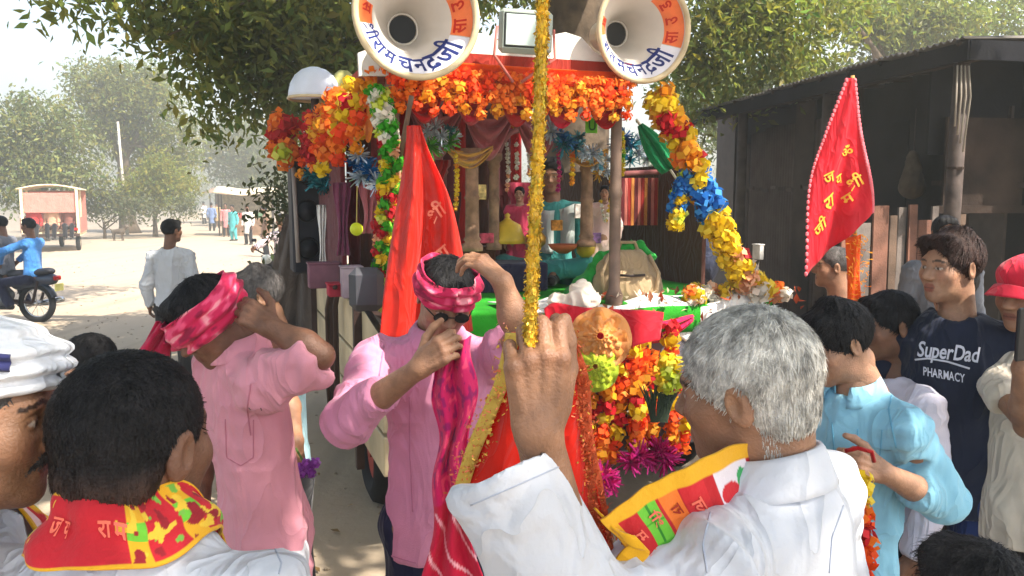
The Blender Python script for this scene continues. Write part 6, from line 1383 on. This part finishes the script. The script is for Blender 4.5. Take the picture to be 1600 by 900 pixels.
def shirt_words(pd, txt, pix, hpx, slant, m, gap=.03, name='lettering'):
    """letters printed on the garment along the line pix (two photograph points)"""
    (x0, y0), (x1, y1) = pix; L_ = sum(glyph(c)[2]+gap for c in txt); x = 0; C0 = Vector((0, 0, CAMZ))
    for ch in txt:
        gv, gf, wd = glyph(ch); V = []; hit = []
        for p in gv:
            t = (x+p[0]+p[1]*slant)/L_; d = unit(ray(x0+(x1-x0)*t, y0+(y1-y0)*t-p[1]*hpx)); r_ = pd['bvh'].ray_cast(C0, Vector(d.tolist()))
            hit.append(r_[0] is not None); V.append(np.array(r_[0])-d*.004 if r_[0] is not None else C0)
        x += wd+gap; F = [q for q in gf if all(hit[i] for i in q)]
        if F: mk(name, V, F, m, pd['root'], smooth=False)
shirt_words(p6, 'SuperDad', ((1432, 556), (1528, 566)), 34, .25, wp, .0); shirt_words(p6, 'PHARMACY', ((1442, 586), (1508, 598)), 19, 0, wp, .03)
seam(p6, [(1430, 562), (1450, 560), (1480, 565), (1515, 576)], .0035, wp, 'underline')
p7 = person('man in a red cap at the right edge holding up a phone', P(1612, 402, 2.6), 126, look=112, hp=-6, skin='mid', hair=('crop', 'black'), shirt=cloth('cream_shirt', (206, 194, 178)), sleeve='short', pants=black_p, h=.011, hh=.0045, seed=12, neck=0,
    arms={'R': dict(el=P(1606, 665, 2.4), wr=P(1598, 575, 2.28), hd=V3(.05, .05, 1), pn=V3(.5, -.7, 0), curl=.55, sleeve='short', sr=.9), 'L': dict(el=P(1680, 700, 2.5), wr=P(1680, 800, 2.45), sleeve='short', sr=.9)})
hwrap(p7, 'cap', .030, .128, .083, .104, cloth('red_cap', (206, 40, 62)), bulge=.006, nf=2, top=True, rip=.001, seed=4)
v, f, uv = sheet(lambda u, v: xf(np.stack([(.066+.016*v)*np.sin((u-.5)*2.6), .062+(.045+.045*v)*np.cos((u-.5)*2.6), .046-.030*v-.02*((u-.5)*2)**2], 1), p7['hc'], p7['Rh']), 20, 8, .005); mk('cap_peak', v, f, cloth('red_cap', (206, 40, 62)), p7['root'])
t_ = thing('mobile_phone', 'dark mobile phone held up by the man in the red cap', 'phone', P(1600, 525, 2.2)); MB().box(P(1603, 522, 2.2), (.075, .009, .15), rotz(.4), .004).obj('case', blk, t_); MB().box(P(1603, 522, 2.2)+V3(-.002, .0062, 0), (.066, .002, .135), rotz(.4)).obj('screen', mat('screen', (30, 34, 44), rough=.1), t_)
person('sunburnt man with shaven head standing behind the red pennant', P(1306, 386, 4.7), 70, look=80, skin='mid', hair=('crop', 'dgrey'), shirt=cloth('rust_shirt', (170, 90, 84)), pants=black_p, h=.014, hh=.006, seed=13, nstr=400,
    arms={'L': dict(el=P(1345, 560, 4.55), wr=P(1331, 500, 4.42), hd=V3(0, 0, 1), pn=V3(-.3, 0, 0)+V3(0, .6, 0), curl=.8, thumb='closed')})
person('man with a mint-green patterned shirt hidden behind the tall navy T-shirt man', P(1496, 408, 3.5), 120, skin='mid', hair=('short', 'black'), shirt=mint_s, pants=black_p, h=.014, hh=.006, seed=14, nstr=300, wide=1.15)
person('man standing in front of the plank paling with only black hair showing', P(1478, 338, 5.4), 165, skin='mid', hair=('short', 'black'), shirt=cloth('grey_shirt', (110, 112, 120)), pants=black_p, h=.016, hh=.007, seed=15, nstr=300)
person('onlooker in a dark green shirt standing in the shade of the shed front', P(1215, 360, 6.6), 120, skin='dark', hair=('short', 'black'), shirt=cloth('bottle_shirt', (40, 62, 56)), pants=black_p, h=.018, hh=.008, seed=25, nstr=200) if False else None
# stitched lines, button bands and pockets
st1 = cloth('pink_stitch', (196, 120, 138)); st2 = cloth('pink_stitch_dark', (186, 112, 142)); stw = cloth('white_stitch', (172, 178, 194)); stb = cloth('blue_stitch', (106, 172, 202))
seam(p1, [(300, 640), (312, 700), (322, 780)], .0022, st1, 'button_band'); seam(p1, [(286, 645), (298, 700), (306, 770)], .0022, st1, 'button_band'); seam(p1, [(392, 600), (386, 640), (392, 680)], .0024, st1); seam(p1, [(352, 655), (354, 715), (376, 728), (396, 715), (396, 656)], .0018, st1, 'pocket')
seam(p2, [(600, 540), (590, 600), (604, 660)], .0024, st2); seam(p2, [(640, 620), (640, 700), (645, 800)], .0022, st2, 'button_band'); seam(p2, [(572, 850), (610, 868), (650, 880)], .002, st2)
seam(gm_, [(1110, 800), (1098, 850), (1105, 895)], .0014, stw); seam(gm_, [(1318, 790), (1300, 840), (1296, 895)], .0014, stw); seam(gm_, [(735, 790), (800, 762), (895, 720)], .0009, stw, 'cuff_stitch')
seam(dm_, [(430, 858), (440, 880), (436, 897)], .0012, stw)
seam(p4, [(1398, 600), (1388, 640), (1400, 700)], .0022, stb); seam(p4, [(1300, 660), (1304, 720), (1312, 800), (1320, 860)], .0022, stb, 'button_band'); seam(p4, [(1340, 670), (1342, 712), (1375, 712), (1378, 672)], .0018, stb, 'pocket')
person('child at the bottom right corner with only the top of a dark-haired head showing', P(1528, 852, 1.3), 30, look=40, skin='dark', hair=('short', 'black'), shirt=cloth('slate_shirt', (70, 72, 84)), pants=jean, h=.011, hh=.0039, seed=26, s=.9, nstr=2500)
# figures inside the shrine
A_ = FP(862, 250, 1.28); zs = 1.60
def seated(label, top, yaw, zseat, **kw):
    fw = rotz(math.radians(yaw))[:, 1]; rt = rotz(math.radians(yaw))[:, 0]; pv = V3(top[0], top[1], zseat+.12); s = kw.get('s', 1)
    lg = {q: (pv + (rt*sx*.30+fw*.30)*s + V3(0, 0, .02), pv + (-rt*sx*.06+fw*.34)*s + V3(0, 0, -.02)) for q, sx in (('R', 1), ('L', -1))}
    return person(label, top, yaw, seat=True, legs=lg, ground=zseat, **kw)
sg = seated('young attendant in teal robes seated inside the shrine behind the gold pole', A_, 170, A_[2]-.86, skin='mid', hair=('side', 'black'), shirt=teal, pants=teal, h=.014, hh=.006, seed=16, nstr=300, hp=-8, s=.95)
v, f, uv = sheet(lambda u, v: sg['nb'] + np.outer((u-.5)*.34, sg['rt']) + np.outer(.10+.02*np.sin(u*14), sg['fw']) + np.outer(-.02-.30*v-.05*np.sin(u*math.pi), V3(0, 0, 1)), 20, 10, .004); mk('shawl', v, f, cloth('pale_grey_silk', (190, 196, 190)), sg['root'])
for k, (x, y, b, s_, rgb, lab) in enumerate(((945, 290, .85, .40, (236, 200, 190), 'small pink-white plaster idol standing beside the striped fringe'), (812, 292, 1.15, .42, (190, 60, 90), 'small idol in rose cloth under the arch left of the gold pole'))):
    top = FP(x, y, b); person(lab, top, 170, s=s_, skin='tan', hair=('short', 'black'), shirt=cloth('idol_%d' % k, rgb), hem=.5, pants=cloth('idol_%d' % k, rgb), h=.008, hh=.006, seed=17+k, nstr=0, ground=top[2]-1.68*s_, cat='idol', fold=.004)
garland('tiny white and yellow flower garland on the small pink-white idol', curve([FP(938, 312, .78), FP(946, 345, .76), FP(954, 312, .78)]), 12, .014, lambda t: pick('white', 'yellow'))
garland('narrow yellow flower garland hanging beside the small pink-white idol', curve([FP(955, 275, .7), FP(957, 300, .7), FP(956, 328, .7)]), 9, .020, lambda t: pick('yellow', 'amber'))
# ------------------------------------------------------------------ people and vehicles down the road
ws = person('man in a loose white shirt standing on the road with his back turned', P(266, 343, 8.3), 12, look=-28, skin='dark', hair=('short', 'black'), shirt=white_s, hem=.03, pants=black_p, h=.012, hh=.006, fold=.014, seed=20, nstr=500, wide=1.0)
def motorcycle(label, rear, yaw, rgb, group=None, s=1.0, mirrors=True):
    rear = np.asarray(rear, float); R = rotz(math.radians(yaw)); M = lambda x, y, z: rear + R @ (V3(x, y, z)*s)
    t = thing('motorcycle', label, 'motorcycle', rear, math.radians(yaw), group); pm_ = mat('bike_paint_%d' % rgb[0], rgb, rough=.3, spec=.5, var=.05); chrome = mat('chrome', (190, 190, 192), rough=.25, metal=.9)
    for y in (0, 1.26):
        w_ = MB(); w_.torus(M(0, y, .31), .262*s, .046*s, R @ V3(1, 0, 0), 30, 8); o = w_.obj('wheel', rub, t, smooth=True)
        g = MB(); g.torus(M(0, y, .31), .215*s, .014*s, R @ V3(1, 0, 0), 26, 6); g.cyl(M(-.06, y, .31), M(.06, y, .31), .04*s, n=10); g.obj('rim', chrome, o, smooth=True)
        for k in range(12):
            a = k*math.pi/6; MB().cyl(M(.02*(-1)**k, y+.03*math.cos(a), .31+.03*math.sin(a)), M(0, y+.21*math.cos(a), .31+.21*math.sin(a)), .004*s, n=4).obj('spoke', chrome, o)
        fd = MB(); a_ = np.linspace(.5 if y == 0 else .2, 2.9, 12); fd_in = lambda r: [M(0, y+r*math.cos(a), .31+r*math.sin(a)) for a in a_]
        def fen(u, v, y=y): a = .45+2.4*u; r = .345-.03*np.abs(v-.5)*2; return np.array([M((vv-.5)*.13, y+rr_*math.cos(aa), .31+rr_*math.sin(aa)) for vv, rr_, aa in zip(v, r, a)])
        v, f, uv = sheet(fen, 16, 6, .006); mk('mudguard', v, f, pm_, t)
    v, f = nets([cone(M(0, .52, .74), M(0, .92, .80), .10*s, .13*s, .05), cone(M(0, .92, .80), M(0, 1.0, .78), .12*s, .08*s, .04)], .02); mk('fuel_tank', v, f, pm_, t)
    v, f = nets([cone(M(0, -.22, .80), M(0, .22, .75), .10*s, .11*s, .04, R @ V3(0, 0, 1), .55), cone(M(0, .22, .75), M(0, .55, .76), .11*s, .09*s, .04, R @ V3(0, 0, 1), .6)], .02); mk('seat', v, f, mat('seat_vinyl', (38, 38, 44), rough=.5, bump=.2), t)
    v, f = nets([cone(M(0, -.28, .68), M(0, .30, .62), .085*s, .11*s, .04)], .02); mk('side_panel', v, f, pm_, t)
    g = MB(); g.tube([M(0, 0, .31), M(0, .42, .34), M(0, .75, .30), M(0, .95, .72)], .028*s, 7); g.tube([M(0, -.2, .66), M(0, .5, .64), M(0, .95, .78)], .025*s, 7); g.tube([M(.09, .0, .33), M(.09, -.10, .66)], .022*s, 7); g.tube([M(-.09, .0, .33), M(-.09, -.10, .66)], .022*s, 7); g.obj('frame', steel, t, smooth=True)
    v, f = nets([cone(M(0, .52, .42), M(0, .62, .56), .12*s, .09*s, .03), ell(M(0, .58, .33), (.14*s, .16*s, .12*s), .03)], .02); mk('engine', v, f, mat('engine_grey', (120, 120, 124), rough=.45, metal=.6), t)
    MB().tube([M(.12, .62, .32), M(.14, .35, .26), M(.15, -.05, .30), M(.15, -.32, .36)], [.022*s, .03*s, .048*s, .045*s], 9).obj('exhaust', chrome, t, smooth=True)
    g = MB(); g.tube([M(-.07, 1.26, .31), M(-.07, 1.02, .80)], .024*s, 7); g.tube([M(.07, 1.26, .31), M(.07, 1.02, .80)], .024*s, 7); g.obj('fork', chrome, t, smooth=True)
    MB().tube([M(-.34, .86, 1.02), M(-.18, 1.0, .98), M(0, 1.02, .90), M(.18, 1.0, .98), M(.34, .86, 1.02)], .014*s, 7).obj('handlebar', blk, t, smooth=True)
    MB().lathe([(.085*s, 0), (.08*s, -.06*s), (.04*s, -.13*s)], M(0, 1.16, .86), R @ np.stack([V3(1, 0, 0), V3(0, 0, 1), V3(0, 1, 0)], 1), 14).obj('headlight', mat('lens', (220, 220, 210), rough=.15), t, smooth=True)
    MB().box(M(0, -.36, .70), (.13*s, .06*s, .07*s), R, .015).obj('tail_light', mat('tail_red', (170, 24, 24), rough=.2), t)
    MB().box(M(0, -.385, .56), (.18*s, .012, .11*s), R).obj('number_plate', mat('plate', (220, 210, 120), rough=.5), t)
    for sx in ((-1, 1) if mirrors else ()):
        MB().tube([M(sx*.20, .98, .98), M(sx*.26, 1.0, 1.16)], .006*s, 5).obj('mirror_stalk', blk, t); MB().box(M(sx*.28, 1.0, 1.18), (.09*s, .02*s, .055*s), R, .008).obj('mirror', blk, t)
    return t, M
def rider(label, M, y, yaw, top, mt, hairc='black', reach=False, group=None, **kw):
    lg = {q: (M(sx*.20, y+.42, .62), M(sx*.18, y+.30 if not reach else y+.22, .30)) for q, sx in (('R', 1), ('L', -1))}
    ar = {q: dict(el=M(sx*.30, y+.28, 1.10), wr=M(sx*(.33 if reach else .18), y+(.50 if reach else .42), 1.03 if reach else .92)) for q, sx in (('R', 1), ('L', -1))}
    return person(label, top, yaw, seat=True, legs=lg, arms=ar, shirt=mt, hair=('short', hairc), h=.016, hh=.008, nstr=200, group=group, **kw)
yw = 82; rw = P(58, 470, 12.2); rw[2] = 0.0
_, M1 = motorcycle('dark motorcycle carrying two men at the left edge of the road', rw, yw, (44, 52, 70))
rider('pillion rider in a bright blue shirt on the dark motorcycle', M1, .02, yw, M1(0, .05, 1.60), cloth('royal_shirt', (70, 130, 196)), skin='dark', pants=navy_p, seed=21, hem=.02)
rider('rider in a grey shirt at the front of the dark motorcycle', M1, .42, yw, M1(0, .52, 1.63), cloth('grey_shirt', (150, 156, 172)), skin='dark', pants=black_p, seed=22, reach=True, hem=.02)
rw = ground_at(423, 13.6); _, M2 = motorcycle('motorcycle coming towards the crowd beside the tarpaulin', rw+V3(0, 1.3, 0), 172, (52, 44, 48))
rider('rider in a pale pink shirt on the approaching motorcycle', M2, .40, 172, M2(0, .50, 1.62), cloth('pale_pink_shirt', (226, 204, 204)), skin='mid', pants=black_p, seed=23, reach=True, hem=.02)
for k, (px, py, d, yaw_, mt, lab) in enumerate(((363, 325, 36, 160, cloth('teal_shirt', (80, 176, 176)), 'person in teal clothes standing on the sunlit road far away'), (338, 320, 52, 10, cloth('ochre_shirt', (180, 150, 110)), 'distant person in ochre walking at the far end of the road'), (402, 322, 44, 200, cloth('plum_shirt', (140, 90, 110)), 'distant person in plum clothes beside the roadside stall'), (318, 322, 60, 60, cloth('pale_shirt', (210, 204, 196)), 'distant person in pale clothes near the low bushes'), (352, 322, 40, 190, cloth('rose_far', (200, 130, 130)), 'distant person in rose clothes left of the teal one'), (386, 322, 33, 170, cloth('white_far', (220, 216, 208)), 'distant person in white near the nearer stall'), (330, 322, 47, 20, cloth('blue_far', (110, 130, 170)), 'distant person in blue on the left side of the far road'), (412, 322, 26, 120, cloth('brown_far', (130, 100, 80)), 'person in brown standing by the dusty shrub down the road'))):
    q = P(px, py, d); q[2] = 1.66 if k else 1.62; person(lab, q, yaw_, skin='dark', hair=('short', 'black'), shirt=mt, hem=.35, pants=mt if k == 0 else black_p, h=.03, hh=.014, seed=30+k, nstr=0)
def tempo(label, at, yaw):
    at = np.asarray(at, float); R = rotz(math.radians(yaw)); M = lambda x, y, z: at + R @ V3(x, y, z); t = thing('passenger_tempo', label, 'vehicle', at, math.radians(yaw))
    rose = mat('tempo_rose', (176, 116, 104), rough=.6, var=.15); crm = mat('tempo_cream', (226, 208, 170), rough=.6, var=.1)
    v, f, uv = sheet(lambda u, v: np.array([M((a-.5)*2.0, -1.5+b*3.0, 2.22+.16*math.sin(a*math.pi)) for a, b in zip(u, v)]), 14, 8, .05); mk('roof', v, f, crm, t)
    MB().box(M(0, 1.5, 1.62), (1.9, .05, 1.15), R).obj('front_wall', rose, t); MB().box(M(0, .2, .62), (1.8, 3.2, .14), R).obj('floor', crm, t)
    for sx in (-1, 1):
        MB().box(M(sx*.92, .1, .95), (.05, 3.0, .55), R).obj('side_panel', rose, t); MB().box(M(sx*.86, -1.45, 1.45), (.09, .09, 1.6), R).obj('pillar', crm, t); MB().box(M(sx*.86, 0, 1.6), (.06, .06, 1.3), R).obj('pillar', crm, t)
        MB().box(M(sx*.60, -.2, .92), (.45, 2.2, .12), R, .03).obj('bench', mat('bench_red', (150, 60, 54)), t)
        MB().box(M(sx*.78, -1.53, .80), (.14, .05, .10), R, .02).obj('tail_light', mat('tail_red', (170, 24, 24)), t)
        for y in (-1.0, 1.9):
            if y > 0 and sx > 0: continue
            x = sx*.80 if y < 0 else 0; w_ = MB(); w_.torus(M(x, y, .29), .22, .075, R @ V3(1, 0, 0), 20, 8); o = w_.obj('wheel', rub, t, smooth=True); MB().cyl(M(x-.06, y, .29), M(x+.06, y, .29), .15, n=12).obj('rim', crm, o)
    MB().box(M(0, -1.55, .60), (1.8, .08, .10), R).obj('bumper', steel, t); MB().box(M(0, -1.40, 1.75), (1.6, .03, .7), R).obj('back_curtain', cloth('tempo_curtain', (190, 130, 118)), t)
    MB().box(M(0, 2.0, 1.15), (1.5, 1.0, .9), R, .2).obj('cab', rose, t)
    return t, M
_, MT = tempo('rose and cream passenger tempo full of people driving away on the left', ground_at(84, 30), 24)
for k, (x, mt) in enumerate(((-.55, cloth('red_kurti', (190, 60, 60))), (.0, cloth('tan_kurti', (206, 160, 130))), (.55, cloth('brown_kurti', (140, 90, 80))))):
    lg = {q: (MT(x+sx*.12, -1.55, .95), MT(x+sx*.10, -1.62, .52)) for q, sx in (('R', -1), ('L', 1))}
    person(('passenger in red', 'passenger in tan', 'passenger in brown')[k] + ' sitting on the open back of the passenger tempo', MT(x, -1.22, 1.78), 190, seat=True, legs=lg, skin='dark', hair=('short', 'black'), shirt=mt, pants=black_p, h=.03, hh=.014, seed=40+k, nstr=0, hem=.02)
t_ = thing('street_dog', 'small dark dog on the sunlit road between the motorcycle and the standing man', 'dog', ground_at(182, 36)); q = ground_at(182, 36)
v, f = nets([cone(q+(-.22, 0, .42), q+(.18, 0, .44), .10, .13, .05), cone(q+(.18, 0, .46), q+(.34, 0, .60), .08, .06, .04), ell(q+(.38, 0, .64), (.09, .06, .065), .03), cone(q+(.42, 0, .62), q+(.52, 0, .60), .045, .03, .03)] + [cone(q+(x, y, .40), q+(x-.02, y, .20), .055, .03, .03) for x in (-.20, .18) for y in (-.06, .06)] + [cone(q+(x-.02, y, .20), q+(x+.01, y, .03), .03, .022, .02) for x in (-.20, .18) for y in (-.06, .06)] + [cone(q+(-.24, 0, .46), q+(-.42, 0, .58), .03, .015, .02), cone(q+(.36, -.04, .68), q+(.35, -.05, .76), .025, .008, .01), cone(q+(.36, .04, .68), q+(.35, .05, .76), .025, .008, .01)], .016)
mk('body', v, f, mat('dog_coat', (92, 80, 68), var=.3, scale=9), t_)
def stall(label, at, w_, d_, h_, rgb, yaw, n):
    at = np.asarray(at, float); R = rotz(math.radians(yaw)); M = lambda x, y, z: at + R @ V3(x, y, z); t = thing('roadside_stall', label, 'stall', at, math.radians(yaw))
    for x in (-w_/2, w_/2):
        for y in (-d_/2, d_/2): MB().cyl(M(x, y, 0), M(x, y, h_), .04, n=7).obj('post', DK, t)
    v, f, uv = sheet(lambda u, v: np.array([M((a-.5)*(w_+.5), (b-.5)*(d_+.6), h_+.1+.35*(b)-.12*math.sin(a*math.pi)+.03*math.sin(a*11)) for a, b in zip(u, v)]), 16, 8, .02); mk('awning', v, f, cloth('awning_%d' % n, rgb, var=.3), t)
    MB().box(M(0, -d_/2+.2, .45), (w_*.9, .5, .9), R).obj('counter', mat('counter_wood', (130, 100, 76), var=.3), t); MB().box(M(0, d_/2, h_/2), (w_, .04, h_), R).obj('back_sheet', mat('stall_sheet_%d' % n, tuple(int(c*.8) for c in rgb), var=.3), t)
    for k in range(4): MB().box(M((k-1.5)*w_*.2, -d_/2+.2, 1.0+.03*(k % 2)), (w_*.16, .35, .2+.06*(k % 2)), R, .02).obj('goods', mat('goods_%d' % k, ((190, 150, 90), (160, 70, 60), (210, 200, 180), (90, 120, 90))[k]), t)
stall('nearer roadside stall with a pale awning where the road bends', ground_at(385, 42), 2.6, 1.8, 2.1, (206, 190, 160), 15, 2)
stall('farthest roadside stall with a brown awning', ground_at(368, 56), 3.0, 2.0, 2.2, (150, 120, 96), 10, 3)
t_ = thing('stump_shrub', 'dusty shrub growing beside the float behind the tarpaulin', 'bush', ground_at(448, 9.5)); V1, F1, c1 = leaves([(P(448, 320, 9.6), (.22, .22, .4)), (P(440, 290, 9.7), (.18, .2, .3)), (P(455, 370, 9.6), (.2, .2, .4))], 900, .09, np.random.default_rng(2), spots=False); mk('foliage', V1, F1, leafm('leaf_shrub', (.09, .10, .035)), t_, smooth=False, col=c1, kind='stuff'); MB().tube([ground_at(448, 9.6), P(446, 330, 9.6)], [.05, .02], 7).obj('stem', BARK, t_, smooth=True)
